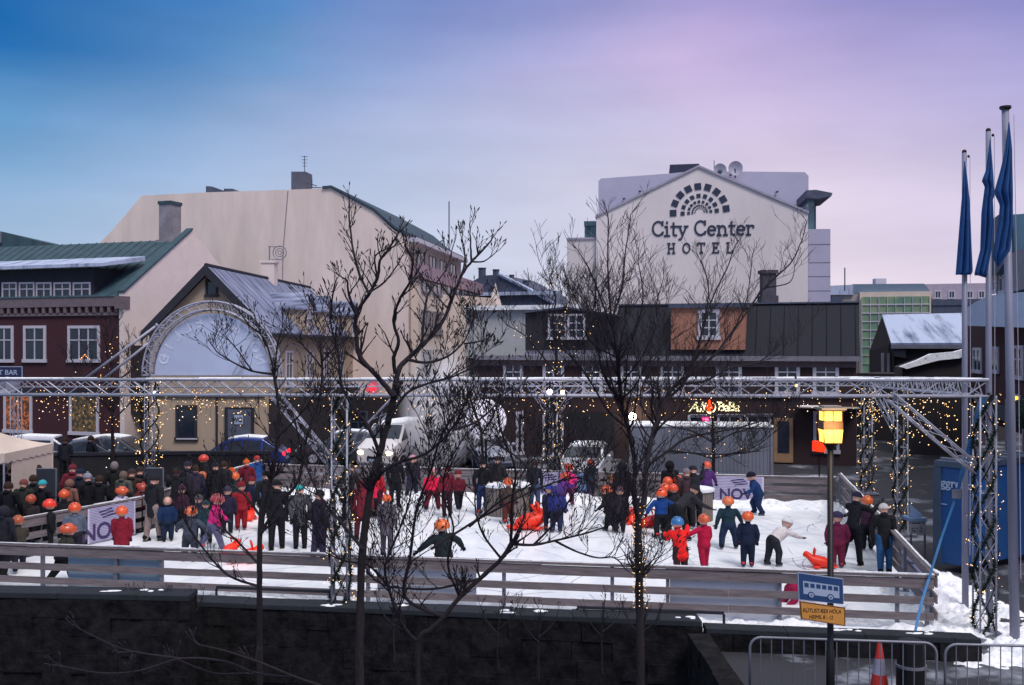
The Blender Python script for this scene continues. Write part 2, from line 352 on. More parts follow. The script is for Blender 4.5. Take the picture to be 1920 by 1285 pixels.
for j in range(7):
    y = 13.4 - (.2 if j % 2 else 0)
    while y < 17.66:
        e = min(y + rw.uniform(.3, .8), 17.68); pr = rw.uniform(0, .04); z = -1.7 + j * .285
        b.box(3.1 - pr, max(y, 13.4), z, 3.42 + pr * .5, e - .003, z + .283); y = e
b.build('stonework', M['basalt'], r)
# ================================================================ rink rails
def rail_run(label, P0, P1, boards, post_s, panels=(), zt=1.05, mwood='wood', postm='steel', snow=True):
    P0, P1 = Vector(P0), Vector(P1); P0.z = P1.z = 0; u = (P1 - P0).normalized(); L_ = (P1 - P0).length; n = Vector((u.y, -u.x, 0))
    r = thing('rink_rail', label, 'rink rail', tuple((P0 + P1) / 2))
    def bx(mb, a0, a1, z0, z1, o0, o1):
        q = [P0 + u * a0 + n * o1, P0 + u * a1 + n * o1, P0 + u * a1 + n * o0, P0 + u * a0 + n * o0]
        mb.hexa([Vector((p.x, p.y, z0)) for p in q] + [Vector((p.x, p.y, z1)) for p in q])
    for (z0, z1) in boards:
        b = MB(); a = 0; rnd = random.Random(int(z0 * 100))
        while a < L_ - .02:
            e = min(L_, a + 3.6); dz = rnd.uniform(-.006, .006); bx(b, a, e - .006, z0 + dz, z1 + dz, .03, .07); a = e
        b.build('board', M[mwood], r)
    if snow:
        s = MB(); a = 0; rnd = random.Random(5)
        while a < L_ - .1:
            e = min(L_, a + rnd.uniform(.4, 1.6))
            bx(s, a, e, zt + .004, zt + rnd.choice((.006, .014, .022, .03)), .028, .072)
            a = e
        c = MB(); bx(c, 0, L_, zt - .045, zt, -.055, .09); c.build('handrail', M[mwood], r)
        s.build('snow_cover', M['snow'], r)
    for a in post_s:
        if a > L_: continue
        b = MB(); bx(b, a - .035, a + .035, 0, zt - .05, -.04, .028); bx(b, a - .09, a + .09, 0, .02, -.12, .12); b.build('post', M[postm], r)
    for (a0, a1, pm, off) in panels:
        b = MB(); bx(b, a0, a1, .06, zt - .06, -.075, -.055); b.build('panel', M[pm], r)
    return r, P0, u, n, L_
nw = Wall(0, 22.0, 1740, 18.9)
def s_on(P0, u, px, k=1.0):
    """distance along a run at which it crosses a pixel column"""
    q = (px - 960) / F; return (q * P0.y - P0.x) / (u.x - q * u.y)
P0 = Vector((-13.6, 22.42, 0)); P1 = Vector((7.85, 18.87, 0)); uu = (P1 - P0).normalized()
so = lambda px: s_on(P0, uu, px)
rail_run('long near rink rail of three grey-brown boards nearest the street', P0, P1, [(.80, .985), (.50, .64), (.20, .34)],
   [so(p) for p in (-60, 80, 218, 303, 485, 690, 945, 1148, 1252, 1462, 1682, 1738)],
   [(so(125), so(300), 'panelblue', 0), (so(706), so(892), 'panel', 0), (so(1256), so(1460), 'panel', 0)])
rail_run('right side rink rail running back from the near corner past the people in black', (7.9, 18.98, 0), (10.98, 34.0, 0), [(.78, .985), (.48, .64), (.18, .34)],
   [.4, 3, 6, 9, 12, 15], [])
rail_run('far rink rail with snow heaped against it, below the dark house', (-9.35, 38.0, 0), (10.9, 34.12, 0), [(.66, .84), (.36, .56), (.08, .28)],
   [i * 2.2 + .3 for i in range(10)], [], zt=.90)
rail_run('left side rink rail behind the child in white jacket', (-10.5, 28.75, 0), (-9.4, 37.9, 0), [(.78, .985), (.48, .64), (.18, .34)], [1, 4, 7], [])
rail_run('leftmost rink rail with printed banner, beside the waiting crowd', (-13.5, 22.6, 0), (-10.52, 28.65, 0), [(.78, .985), (.48, .64), (.18, .34)], [.2, 2.2, 4.4, 6.5], [], mwood='wood')
# banners hung on the rails
def banner(label, A, B, z0, z1, face, word, ws, stripes=16, off=.10, align=.6):
    A, B = Vector(A), Vector(B); w = Wall(960, 30, 961, 30); w.o = Vector((A.x, A.y, 0)); w.u = (B - A).normalized(); w.n = Vector((w.u.y, -w.u.x, 0)) * face
    if face < 0: w.n = Vector((w.u.y, -w.u.x, 0)); w.n = -w.n
    L_ = (B - A).length; r = thing('banner', label, 'banner', (A.x, A.y, 0)); b = MB(); w.box(b, 0, z0, L_, z1, off, off + .012); b.build('cloth', mat('banner cloth', (196, 190, 214), .7, var=.05), r)
    s = MB()
    for i in range(stripes): z = z0 + (z1 - z0) * (i + .5) / stripes; w.box(s, .05, z - .010, L_ * (.97), z + .010, off + .013, off + .016)
    s.build('stripes', mat('banner stripes', (128, 124, 160), .7), r)
    def word_at(t, a, z, size, m, sh=0.0, rot=0.0):
        cu = bpy.data.curves.new('l', 'FONT'); cu.body = t; cu.size = size; cu.extrude = .003; cu.offset = .012; cu.align_x = 'CENTER'; cu.shear = sh
        o = bpy.data.objects.new('l', cu); me = bpy.data.meshes.new_from_object(o); bpy.data.objects.remove(o)
        c_, s_ = math.cos(rot), math.sin(rot)
        for v in me.vertices: x, y = v.co.x * c_ - v.co.y * s_, v.co.x * s_ + v.co.y * c_; v.co = w.pt(a + x * face, z + y, off + .02 + v.co.z)
        me.materials.clear(); me.materials.append(m); q = bpy.data.objects.new('lettering', me); C.objects.link(q); q.parent = r; q.location = -Vector(r.location)
    mm = mat('banner print', (64, 50, 96), .7)
    word_at(word, L_ * align, z0 + .07, ws, mm)
    for k in range(3):
        sb = MB(); a = L_ * align - .1 + .06 * k; z = z1 - .13 - .075 * k
        sb.prism([w.pt(a - .22 * face, z - .03, off + .02), w.pt(a + .22 * face, z + .03, off + .02), w.pt(a + .22 * face, z + .065, off + .02), w.pt(a - .22 * face, z + .005, off + .02)], w.n * .004)
        sb.build('slanted_line', mm, r)
    return r
ub = (Vector((10.9, 34.12, 0)) - Vector((-9.35, 38.0, 0))).normalized(); Pb = Vector((-9.35, 38.0, 0))
def fb(px): return Pb + ub * s_on(Pb, ub, px)
banner('striped white banner reading NOVA on the far rail beside the barrel table', fb(1318), fb(1432), .02, .86, 1, 'NOVA', .50, off=.10, align=.62)
banner('pale striped banner on the far rail behind the child in pink', fb(1005), fb(1062), .05, .86, 1, 'NOVA', .36, off=.10, align=.5)
b_ = banner('blue and white banner on the far rail just right of the child in pink', fb(1082), fb(1108), .05, .84, 1, 'NOVA', .2, off=.10, align=.5)
for ch in b_.children:
    if ch.name.startswith('cloth'): ch.data.materials[0] = mat('blue banner cloth', (110, 160, 206), .7)
ul = (Vector((-10.52, 28.65, 0)) - Vector((-13.5, 22.6, 0))).normalized(); Pl = Vector((-13.5, 22.6, 0))
def fl(px): return Pl + ul * s_on(Pl, ul, px)
banner('white striped banner with purple NOVA lettering on the leftmost rail', fl(160), fl(249), .05, .98, 1, 'NOVA', .62, stripes=22, off=.085, align=.42)
ur = (Vector((10.98, 34.0, 0)) - Vector((7.9, 18.98, 0))).normalized(); Pr = Vector((7.9, 18.98, 0))
banner('pale banner with lettering along the right rail next to the white-hatted woman', Pr + ur * 1.2, Pr + ur * 4.0, .05, .96, -1, 'NOVA', .42, stripes=4, off=-.10, align=.5)
banner('narrow pale banner far up the right rail behind the man in black', Pr + ur * 8.5, Pr + ur * 11.0, .05, .96, -1, 'NOVA', .42, stripes=4, off=-.10, align=.5)
# ================================================================ buildings
# ---- dark red house, left
w = Wall(0, 52.0, 225, 49.5)
D0 = w.pt(w.hit(225, 600)[0], 0); eave = 7.25
r = thing('red_house', 'dark red timber house with green roof and row of dormer windows at far left', 'house', tuple(w.pt(-3, 0)))
aR = w.hit(225, 600)[0]; aL = -14.0; gd = 11.0
b = MB(); w.box(b, aL, -.2, aR, eave, -gd, 0); b.build('wall', M['redwall'], r)
b = MB(); w.box(b, aL, eave + .02, aR + .03, eave + .50, -.5, .16)     # bracketed cornice
for i in range(60):
    a = aR - .2 - i * .45
    if a > aL: w.box(b, a, eave - .28, a + .16, eave + .02, 0.004, .14)
w.box(b, aL, eave - .42, aR, eave - .29, .003, .09)
w.box(b, aR - .10, eave - .1, aR + .35, eave + .5, -.3, .28)
b.build('cornice', mat('cornice grey', (110, 98, 104), .8), r)
zr = 11.05
b = MB(); q = [w.pt(aR + .0, eave + .5, .2), w.pt(aR + .0, zr, -5.2), w.pt(aR + .0, eave + .5, -gd)]
b.prism([p + Vector((0, 0, .0)) for p in q], w.u * (aL - aR)); roof = b.build('roof', M['greenroof'], r)
b = MB()
for i in range(50):
    a = aR - .6 - i * .6
    if a > aL:
        p0 = w.pt(a, eave + .54, .16); p1 = w.pt(a, zr + .03, -5.2); b.tube([p0, p1], .02, 4)
b.build('seam', M['greenroof'], roof)
gw = MB(); q = [w.pt(aR + .02, -.2, .0), w.pt(aR + .02, eave + .65, .1), w.pt(aR + .02, zr + .45, -5.2), w.pt(aR + .02, eave + .2, -gd - .3), w.pt(aR + .02, -.2, -gd - .3)]
gw.prism(q, w.u * .28); gab = gw.build('gable_wall', M['gablewhite'], r)
b = MB(); cq = [w.pt(aR - .06, eave + .66, .14), w.pt(aR - .06, zr + .50, -5.2), w.pt(aR - .06, zr + .60, -5.2), w.pt(aR - .06, eave + .78, .14)]
b.prism(cq, w.u * .42); b.build('gable_coping', M['greenroof'], r)
b = MB(); w.box(b, aR + .30, 2.0, aR + .9, 5.35, -4, -.4); b.build('lean_to', M['darkwall'], r)
# dormer band
z0d, z1d = eave + .62, eave + 1.95
ad = w.hit(176, 550)[0]
b = MB(); b.prism([w.pt(ad, z0d, .02), w.pt(ad, z1d, .02), w.pt(ad, z1d, -2.2), w.pt(ad, z0d, -2.2)], w.u * (aL - ad)); dm = b.build('dormer', M['darktrim'], r)
b = MB(); q = [w.pt(ad + .95, z1d, .55), w.pt(ad + .95, z1d + .16, .55), w.pt(ad + .95, z1d + .75, -2.6), w.pt(ad + .95, z1d + .5, -2.6)]
b.prism(q, w.u * (aL - ad)); b.build('dormer_roof', M['snowroof2'], dm)
for (x0, x1) in ((-40, -6), (-31, -1), (5, 33), (37, 66), (69, 98), (102, 134), (138, 171)):
    if x0 < -35: continue
    window(w, r, x0, 530, x1, 568, 2, (.3,), fw=.08)
for (x0, x1) in ((-8, 26), (45, 87), (128, 188)):
    window(w, r, x0, 611, x1, 679, 2 if x1 < 100 else 3, (.38,), fw=.14)
litw = noise_emit('warm lit interior', (70, 40, 26), (214, 118, 60), .75, 7.0)
litg = noise_emit('dim golden interior', (52, 46, 40), (150, 118, 66), .6, 6.0)
window(w, r, 8, 738, 61, 812, 1, (), pane=litw, fw=.14); window(w, r, 131, 738, 186, 816, 1, (), pane=litg, fw=.14)
window(w, r, -60, 738, -20, 812, 1, (), fw=.14)
b = MB(); w.box(b, aL, 2.95, aR, 3.15, 0.004, .12); b.build('string_course', M['darktrim'], r)
ch = MB(); a0, z = w.hit(175, 440); a1, _ = w.hit(203, 440)
w.box(ch, a0 - .3, zr - .5, a0 + .75, zr + .02, -6.2, -5.0); w.box(ch, a0 - .15, zr, a0 + .6, zr + 1.95, -6.0, -5.1); c_ = ch.build('chimney', mat('chimney plaster', (134, 130, 138), .9, var=.25, scale=2), r)
ch = MB(); w.box(ch, a0 - .2, zr + 1.95, a0 + .65, zr + 2.12, -6.05, -5.05); ch.build('chimney_cap', M['greenroof'], c_)
# candle arch in upper window
b = MB(); wx, wz = w.hit(160, 672)
for k in range(7): t = (k - 3) / 3; b.octa(w.pt(wx + t * .28, wz - .05 + .22 * (1 - abs(t)), .04), .035)
tag(b.build('candle_arch', mat('candle light', (255, 170, 110), .5, emit=(255, 160, 90), es=3)), 'small glowing candle arch in the upper window nearest the white gable', 'candle arch')
# green roof behind far left
wz_ = Wall(0, 66, 90, 66); rr = thing('green_roofed_house', 'sliver of a green roofed house showing above the roof at far left', 'house', tuple(wz_.pt(-3, 0)))
b = MB(); wz_.poly(b, [(-120, 850), (-120, 434), (2, 434), (76, 453), (76, 850)], -8, 0); b.build('roof', M['greenroof'], rr)
b = MB(); wz_.pbox(b, -2, 434, 2, 455, 0.01, .15); b.build('ridge_cap', M['steel'], rr)
# bar sign
b = MB(); ws_ = Wall(-40, 44, 42, 44.0); sg = thing('bar_sign', 'dark blue bar sign with thin white border above the truss at far left', 'sign', tuple(ws_.pt(0, 4)))
ws_.pbox(b, -60, 687, 42, 712, 0, .12); ws_.pbox(b, -60, 712, 20, 724, 0, .1); b.build('sign_board', M['navy'], sg)
b = MB()
for q in ((-60, 687.3, 42, 688.6), (40.6, 688.7, 42, 711)): ws_.pbox(b, *q, .121, .14)
b.build('border', M['signwhite'], sg); text_on(ws_, sg, 'CRAFT BAR', 2, 699, .30, M['signwhite'], .125)
text_on(ws_, sg, 'KITCHEN', -2, 718.3, .2, M['signwhite'], .105)
b = MB(); b.tube([ws_.P(-30, 700, -.05), ws_.P(-30, 700, -5)], .05, 6); b.build('bracket', M['black'], sg)
# steel flue
fx = Wp(336, 560, 60.5); fl_ = thing('flue_pipe', 'tall steel flue pipe with flared cap against the big pale building', 'flue', (fx.x, fx.y, 0))
zt = Wp(0, 470, 60.5).z; b = MB(); b.tube([(fx.x, fx.y, 3), (fx.x, fx.y, zt)], .17, 12); b.build('pipe', M['steel'], fl_, smooth=True)
b = MB(); b.tube([(fx.x, fx.y, zt - .05), (fx.x, fx.y, zt + .12), (fx.x, fx.y, zt + .2)], [.26, .3, .12], 12); b.build('flue_cap', M['slate'], fl_)
b = MB(); b.tube([(fx.x - .35, fx.y, zt - .8), (fx.x - .05, fx.y, zt - 1.3)], .05, 6); b.tube([(fx.x + .28, fx.y, 3), (fx.x + .28, fx.y, zt - .2)], .03, 6); b.build('bracket', M['steel'], fl_)
# ---- big pale building
u2 = Vector((.158, 1, 0)).normalized()
c0 = Wp(766, 700, 62.0); gA = Wall(766, 62, 767, 62); gA.o = Vector((c0.x, c0.y, 0)); gA.u = Vector((1, -.158, 0)).normalized(); gA.n = Vector((gA.u.y, -gA.u.x, 0))
sB = Wall(766, 62, 767, 62); sB.o = gA.o.copy(); sB.u = u2; sB.n = Vector((sB.u.y, -sB.u.x, 0))
r = thing('pale_building', 'huge pale windowless gable building with sloping dark roof, left of centre', 'building', tuple(gA.pt(-8, 0)))
b = MB(); gA.poly(b, [(152, 860), (152, 490), (207, 436), (266, 367), (386, 361), (540, 356), (620, 353), (700, 396), (741, 433), (766, 440), (766, 860)], -15.5, 0)
b.build('wall', M['whitewall'], r)
zE = sB.hit(766, 446)[1]; zE2 = sB.hit(843, 476)[1]; aE = 15.6
b = MB(); sl_ = [(604, 354), (621, 352.5), (660, 373), (700, 395), (742, 430.5), (770, 443)]
b.prism([gA.P(x, y, .12) for x, y in sl_] + [gA.P(x, y, .12) + Vector((0, 0, .16)) for x, y in sl_[::-1]], gA.n * -(15.8)); b.build('roof', mat('dark slate green roof', (52, 70, 84), .75, var=.25, scale=1.2), r)
b = MB(); sB.box(b, 0, zE - .25, aE, zE + .02, .01, .55); b.build('eaves', M['whitetrim'], r)
fz = sB.hit(860, 650)[0]
b = MB(); sB.box(b, .02, -.2, aE, zE - .25, -8, 0); b.build('side_wall', M['cream'], r)
a890 = sB.hit(888, 600)[0]; zb1 = sB.hit(775, 490)[1]
b = MB(); sB.box(b, .5, -.2, a890, zb1 - 1.15, .01, .5); b.build('side_front', M['cream'], r)
b = MB(); sB.box(b, .3, zb1 - 1.12, a890 + .2, zb1 - .25, .02, .75); b.build('balcony_band', mat('mauve band', (150, 126, 140), .8), r)
def side_windows(y0, y1, z_ref_px, xs, lit=None):
    for k, (x0, x1) in enumerate(xs):
        a0, zt_ = sB.hit(x0, y0); a1, _ = sB.hit(x1, y0)
        window(sB2, r, 0, 0, 0, 0, 2, (), fw=.07, sz=(a0, zt_ - (y1 - y0), a1, zt_), frame='greytrim', pane=lit if (lit and k == 1) else 'glass')
class _Off(Wall): pass
sB2 = Wall(766, 62, 767, 62); sB2.o = sB.o + sB.n * .5; sB2.u = sB.u; sB2.n = sB.n
def level(zc, hgt, a_list, lit=None):
    for k, (a0, a1) in enumerate(a_list):
        window(sB2, r, 0, 0, 0, 0, 2, (), fw=.08, sz=(a0, zc - hgt / 2, a1, zc + hgt / 2), frame='greytrim', pane=lit if (lit and k == 1) else 'glass')
al = [(1.2 + 3.0 * i, 3.7 + 3.0 * i) for i in range(6) if 3.7 + 3 * i < a890]
level(9.35, 1.3, al); level(6.85, 1.5, al); level(4.3, 1.6, al, litg)
for (a0, a1) in [(2 + 3.2 * i, 4 + 3.2 * i) for i in range(5)]:
    if a1 < aE: window(sB, r, 0, 0, 0, 0, 2, (), fw=.06, sz=(a0, zE - 1.5, a1, zE - .6), frame='greytrim')
b = MB(); sB.box(b, .3, 2.2, a890, 3.2, .51, .9); b.build('fascia', M['darkwall'], r)
b = MB(); gA.poly(b, [(546, 356), (546, 322), (573, 322), (573, 356)], -2.0, -.8); c_ = b.build('chimney', mat('slate chimney', (88, 92, 106), .9, var=.2), r)
b = MB(); gA.poly(b, [(386, 362), (386, 349), (398, 350), (415, 357), (415, 362)], -3, -1.5); gA.poly(b, [(419, 361), (420, 354), (436, 354), (441, 358), (441, 362)], -3, -1.8); b.build('roof_vent', M['slate'], r)
b = MB(); q = gA.P(571, 322, -1.4); b.tube([q, q + Vector((0, 0, 1.0))], .025, 5)
for k in range(4): b.tube([q + Vector((-.12 - .03 * k, 0, .35 + .2 * k)), q + Vector((.12 + .03 * k, 0, .35 + .2 * k))], .018, 4)
q = gA.P(585, 352, -1); b.tube([q + Vector((-.7, 0, 0)), q + Vector((.6, 0, 0))], .03, 4); b.tube([q, q + Vector((0, 0, .55))], .03, 4); b.tube([q + Vector((-.3, 0, .3)), q + Vector((.3, 0, .1))], .03, 4)
tag(b.build('roof_antenna', M['slate']), 'thin rooftop aerial beside the chimney of the huge pale building', 'aerial')
b = MB(); b.tube([gA.P(540, 358, .012), gA.P(531, 470, .012), gA.P(529, 560, .012)], .035, 4); b.build('cable', mat('seam line', (150, 140, 148), .9), r)
q = Wp(842, 470, 80); b = MB(); b.tube([(q.x, q.y, 8), (q.x, q.y, Wp(842, 378, 80).z)], .05, 6); tag(b.build('mast', M['steel']), 'lone thin mast rising behind the roof end of the huge pale building', 'mast')
# annex with mural
wA = Wall(600, 70, 766, 66.0); r = thing('annex', 'plain beige annex block with a dark mural panel, left of centre', 'building', tuple(wA.pt(3, 0)))
b = MB(); wA.poly(b, [(560, 860), (560, 556), (600, 548), (775, 548), (775, 860)], -10, 0); b.build('wall', M['cream'], r)
mu = MB(); wA.pbox(mu, 720, 550, 765, 642, .01, .08); mural = mu.build('mural', mat('mural paint', (66, 50, 70), .8, scale=.7, col2=(150, 60, 96), mask=(.5, .62)), r)
for i, (x0, y0) in enumerate(((727, 598), (748, 602))): window(wA, r, x0, y0 - 12, x0 + 9, y0 + 24, 2, (.35,), fw=.1)
# ---- yellow-beige gabled house
ud = Vector((.07, 1, 0)).normalized()
yf = Wall(270, 46.0, 511, 46.0 - .05 * 5.8)
a0, ze = yf.hit(270, 625); a1, _ = yf.hit(511, 625); am = (a0 + a1) / 2; _, zr = yf.hit(392, 505)
r = thing('beige_house', 'beige gabled house with long snow dusted roof and five small dormers, behind the arch', 'house', tuple(yf.pt(am, 0)))
b = MB(); b.prism([yf.pt(a0 + .25, -.2), yf.pt(a1 - .2, -.2), yf.pt(a1 - .2, ze), yf.pt(am, zr - .25), yf.pt(a0 + .25, ze)], ud * 19); b.prism([q_ + ud * 19.0 for q_ in (yf.pt(a0 + .25, -.2), yf.pt(a1 - .2, -.2), yf.pt(a1 - .2, ze), yf.pt(am, zr - 1.2), yf.pt(a0 + .25, ze))], ud * 8); b.build('wall', M['beige'], r)
for side, aa in ((-1, a0), (1, a1)):
    b = MB(); q0 = yf.pt(am, zr, .3); q1 = yf.pt(aa, ze - .1, .3); nrm_ = Vector((0, 0, .16))
    b.prism([q0, q1, q1 + nrm_ * .9, q0 + nrm_], ud * 19); b.build('roof', M['snowroof'], r)
    b = MB(); q2 = yf.pt(am, zr - .9, .3) + ud * 19.05; q3 = q1 + ud * 19.05
    b.prism([q2, q3, q3 + nrm_ * .9, q2 + nrm_], ud * 8.4); b.build('roof', M['snowroof'], r)
    b = MB(); b.prism([q0 + Vector((0, 0, -.30)), q1 + Vector((0, 0, -.30)), q1 + nrm_, q0 + nrm_ + Vector((0, 0, .03))], yf.n * .10); b.build('bargeboard', M['darktrim'], r)
b = MB(); b.tube([yf.pt(am, zr + .17, .3), yf.pt(am, zr + .17, .3) + ud * 19], .09, 6); b.build('ridge_cap', M['darktrim'], r)
b = MB(); p = yf.pt(a1 + .02, ze - .16, .3); b.prism([p, p + Vector((.14, 0, 0)), p + Vector((.14, 0, .14)), p + Vector((0, 0, .14))], ud * 27.4); b.build('gutter', M['darktrim'], r)
window(yf, r, 386, 526, 409, 556, 1, (), frame='darktrim', fw=.09)
b = MB(); yf.poly(b, [(384, 526), (397, 514), (411, 526), (408, 528), (397, 519), (387, 528)], .02, .15); b.build('window_hood', M['darktrim'], r)
window(yf, r, 330, 760, 370, 825, 1, (), frame='darktrim', fw=.12)
b = MB(); yf.pbox(b, 330, 822, 370, 824.5, .06, .12); b.build('sill', M['whitetrim'], r)
b = MB(); yf.pbox(b, 421, 764, 475, 835, .004, .14); dfm = b.build('door_frame', M['darktrim'], r)
b = MB(); yf.pbox(b, 427, 768, 470, 834, .142, .17); b.build('door', mat('grey door', (84, 90, 104), .5), dfm)
b = MB(); yf.pbox(b, 439, 778, 456, 796, .172, .185); wc = b.build('wc_sign', M['signwhite'], dfm)
b = MB(); yf.pbox(b, 438, 777, 457, 778, .175, .19); yf.pbox(b, 438, 796, 457, 797, .175, .19); yf.pbox(b, 438, 778, 439, 796, .175, .19); yf.pbox(b, 456, 778, 457, 796, .175, .19); b.build('sign_border', M['signdark'], dfm)
text_on(yf, dfm, 'WC', 447.5, 787, .26, M['signdark'], .19).location = (0, 0, 0) if False else -root_loc(dfm)
b = MB(); a_, _ = yf.hit(407, 700); yf.box(b, a_ - .04, -.1, a_ + .04, 3.0, .004, .08); b.build('downpipe', M['darktrim'], r)
b = MB(); yf.box(b, a0 + .3, 3.02, a1 - .3, 3.14, .004, .1); b.build('string_course', M['darktrim'], r)
# long side wall with windows and dormers
ys = Wall(270, 46, 511, 46); e_ = yf.pt(a1 - .2, 0); ys.o = Vector((e_.x, e_.y, 0)); ys.u = ud; ys.n = Vector((ud.y, -ud.x, 0))
for t in (2.6, 6.3, 9.7, 13.0, 17.0, 21.0, 25.0):
    window(ys, r, 0, 0, 0, 0, 2, (.35,), fw=.1, sz=(t, 3.35, t + 1.15, 5.1))
b = MB(); ys.box(b, .1, .1, 26.8, 3.05, .01, .35); b.build('shop_front', M['darkwall'], r)
drp = []
for i, t in enumerate((5.2, 8.9, 15.2, 19.5, 23.5)):
    d = MB(); ys.box(d, t, ze - .15, t + 1.5, ze + 1.35, -1.6, .25)
    d.prism([ys.pt(t, ze + 1.35, .25), ys.pt(t + 1.5, ze + 1.35, .25), ys.pt(t + .75, ze + 2.0, .25)], ys.n * -2.0); do = d.build('dormer', M['beige'], r)
    rf = MB()
    for s_ in (0, 1):
        e0_ = ys.pt(t - .14 if s_ == 0 else t + 1.64, ze + 1.24, .42); rd = ys.pt(t + .75, ze + 2.05, .42)
        rf.prism([e0_, rd, rd + Vector((0, 0, .1)), e0_ + Vector((0, 0, .1))], ys.n * -2.9)
    rf.build('dormer_roof', M['snowroof'], do)
    yd = Wall(270, 46, 511, 46); yd.o = ys.o + ys.n * .25; yd.u = ys.u; yd.n = ys.n
    window(yd, do, 0, 0, 0, 0, 2, (.4,), fw=.09, sz=(t + .30, ze + .0, t + 1.2, ze + 1.4))
def parent_fix(o): pass
b = MB(); q = yf.pt(am, zr, 0) + ud * 9; b.box(q.x - .35, q.y - .4, q.z - .4, q.x + .35, q.y + .4, q.z + 1.0); b.box(q.x - .42, q.y - .46, q.z + 1.0, q.x + .42, q.y + .46, q.z + 1.12); b.build('chimney', M['gablewhite'], r)
b = MB(); t_ = q + Vector((.55, 0, 1.3)); b.tube([q + Vector((0, 0, 1.1)), q + Vector((0, 0, 1.95))], .035, 6); b.tube([q + Vector((-.05, 0, 1.9)), q + Vector((.7, 0, 1.9))], .025, 5); b.tube([q + Vector((.1, 0, 1.2)), q + Vector((.65, 0, 1.2))], .025, 5)
for rr_ in (.36, .22, .1): b.tube([t_ + Vector((rr_ * math.cos(w_ / 10 * math.pi), .02, .28 + rr_ * math.sin(w_ / 10 * math.pi))) for w_ in range(21)], .025, 5)
tag(b.build('rooftop_dish', M['steel']), 'wire dish aerial on the white chimney of the beige gabled house', 'aerial')
b = MB(); q = yf.pt(am, zr, 0) + ud * 20; q = Vector((Wp(592, 0, q.y).x, q.y, q.z - .6)); b.box(q.x - .5, q.y - .4, q.z - .3, q.x + .25, q.y + .4, q.z + 1.7); b.tube([(q.x - .1, q.y, q.z + 1.7), (q.x - .1, q.y, q.z + 2.2)], .3, 10); b.tube([(q.x + .7, q.y - .1, q.z + .3), (q.x + .7, q.y - .1, q.z + 1.5)], .3, 8); b.tube([(q.x + .2, q.y, q.z + .9), (q.x + .7, q.y, q.z + .9)], .12, 6)
tag(b.build('chimney_stack', mat('dark stack', (84, 84, 96), .8, var=.2)), 'dark twin chimney cowls standing at the far end of the beige house ridge', 'chimney stack')
# ---- dark shopfront gap between red and beige houses
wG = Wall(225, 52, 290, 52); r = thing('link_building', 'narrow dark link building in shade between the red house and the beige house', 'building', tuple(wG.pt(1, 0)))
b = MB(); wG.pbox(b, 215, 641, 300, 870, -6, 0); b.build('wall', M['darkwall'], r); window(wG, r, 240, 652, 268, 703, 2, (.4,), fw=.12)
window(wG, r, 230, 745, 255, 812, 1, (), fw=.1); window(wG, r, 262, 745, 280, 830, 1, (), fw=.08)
# ---- pale low building and the obelisk roof house behind
wP = Wall(876, 60, 1070, 58); r = thing('pale_low_building', 'pale flat roofed building with snowy edge between the trees, left of the hotel', 'building', tuple(wP.pt(3, 0)))
b = MB(); wP.pbox(b, 874, 580, 1080, 672, -8, 0); b.build('wall', mat('pale greenish plaster', (176, 178, 180), .9, var=.08), r)
b = MB(); wP.pbox(b, 868, 574, 1085, 579.7, -8, .3); b.build('parapet', M['snow'], r)
b = MB(); wP.pbox(b, 874, 672, 1080, 880, -8, -.1); b.build('lower_wall', M['darkwall'], r)
wO = Wall(880, 95, 1045, 92); r = thing('slate_roofed_house', 'distant hipped slate roof with a row of chimney pots, behind the pale low building', 'house', tuple(wO.pt(4, 0)))
b = MB(); wO.poly(b, [(878, 700), (878, 532), (905, 517), (935, 515), (1000, 548), (1052, 578), (1052, 700)], -10, 0); b.build('roof', M['slate'], r)
b = MB(); wO.pbox(b, 878, 549, 1052, 552, .01, .4); b.tube([wO.P(935, 514, .1), wO.P(1000, 547, .1), wO.P(1052, 577, .1)], .18, 5); b.build('ridge_cap', M['snowroof2'], r)
for x0, x1, y0, y1 in ((897, 911, 504, 522), (924, 936, 507, 520), (942, 950, 518, 528), (955, 964, 517, 530), (980, 990, 528, 543)):
    b = MB(); p = wO.P((x0 + x1) / 2, y1 + 4, -.5); rr_ = (x1 - x0) / 2 / F * 94; b.tube([p, wO.P((x0 + x1) / 2, y0, -.5)], rr_, 8); b.tube([wO.P((x0 + x1) / 2, y0, -.5), wO.P((x0 + x1) / 2, y0 - 1.5, -.5)], rr_ * 1.2, 8); b.build('chimney_pot', M['slate'], r)
b = MB(); q = wO.P(929, 576, 2); b.add([q + Vector((-.6, -.6, 0)), q + Vector((.6, -.6, 0)), q + Vector((.6, .6, 0)), q + Vector((-.6, .6, 0)), q + Vector((0, 0, 2.2))], [(0, 1, 4), (1, 2, 4), (2, 3, 4), (3, 0, 4)]); tag(b.build('obelisk', M['whitewall']), 'small white pointed obelisk on the snowy edge left of the hotel', 'obelisk')
# ---- hotel
wH = Wall(1063, 71, 1557, 68.6); r = thing('hotel', 'big white gabled hotel with dark emblem and lettering on its blank wall', 'hotel', tuple(wH.pt(8, 0)))
b = MB(); wH.poly(b, [(1118, 860), (1118, 407), (1200, 366), (1310, 312), (1400, 350), (1515, 398), (1515, 860)], -10, 0); b.build('wall', M['hotelwall'], r)
b = MB()
for pa, pb_ in (((1116, 404), (1310, 309.5)), ((1310, 309.5), (1517, 396))):
    b.prism([wH.P(pa[0], pa[1], .12), wH.P(pb_[0], pb_[1], .12), wH.P(pb_[0], pb_[1] + 4.2, .12), wH.P(pa[0], pa[1] + 4.2, .12)], wH.n * -10.1)
b.build('roof', mat('hotel verge', (150, 148, 166), .7), r)
b = MB(); wH.pbox(b, 1063, 448, 1119.5, 860, -9, -.3); b.build('left_wing', mat('hotel wing wall', (196, 190, 192), .9, var=.05), r)
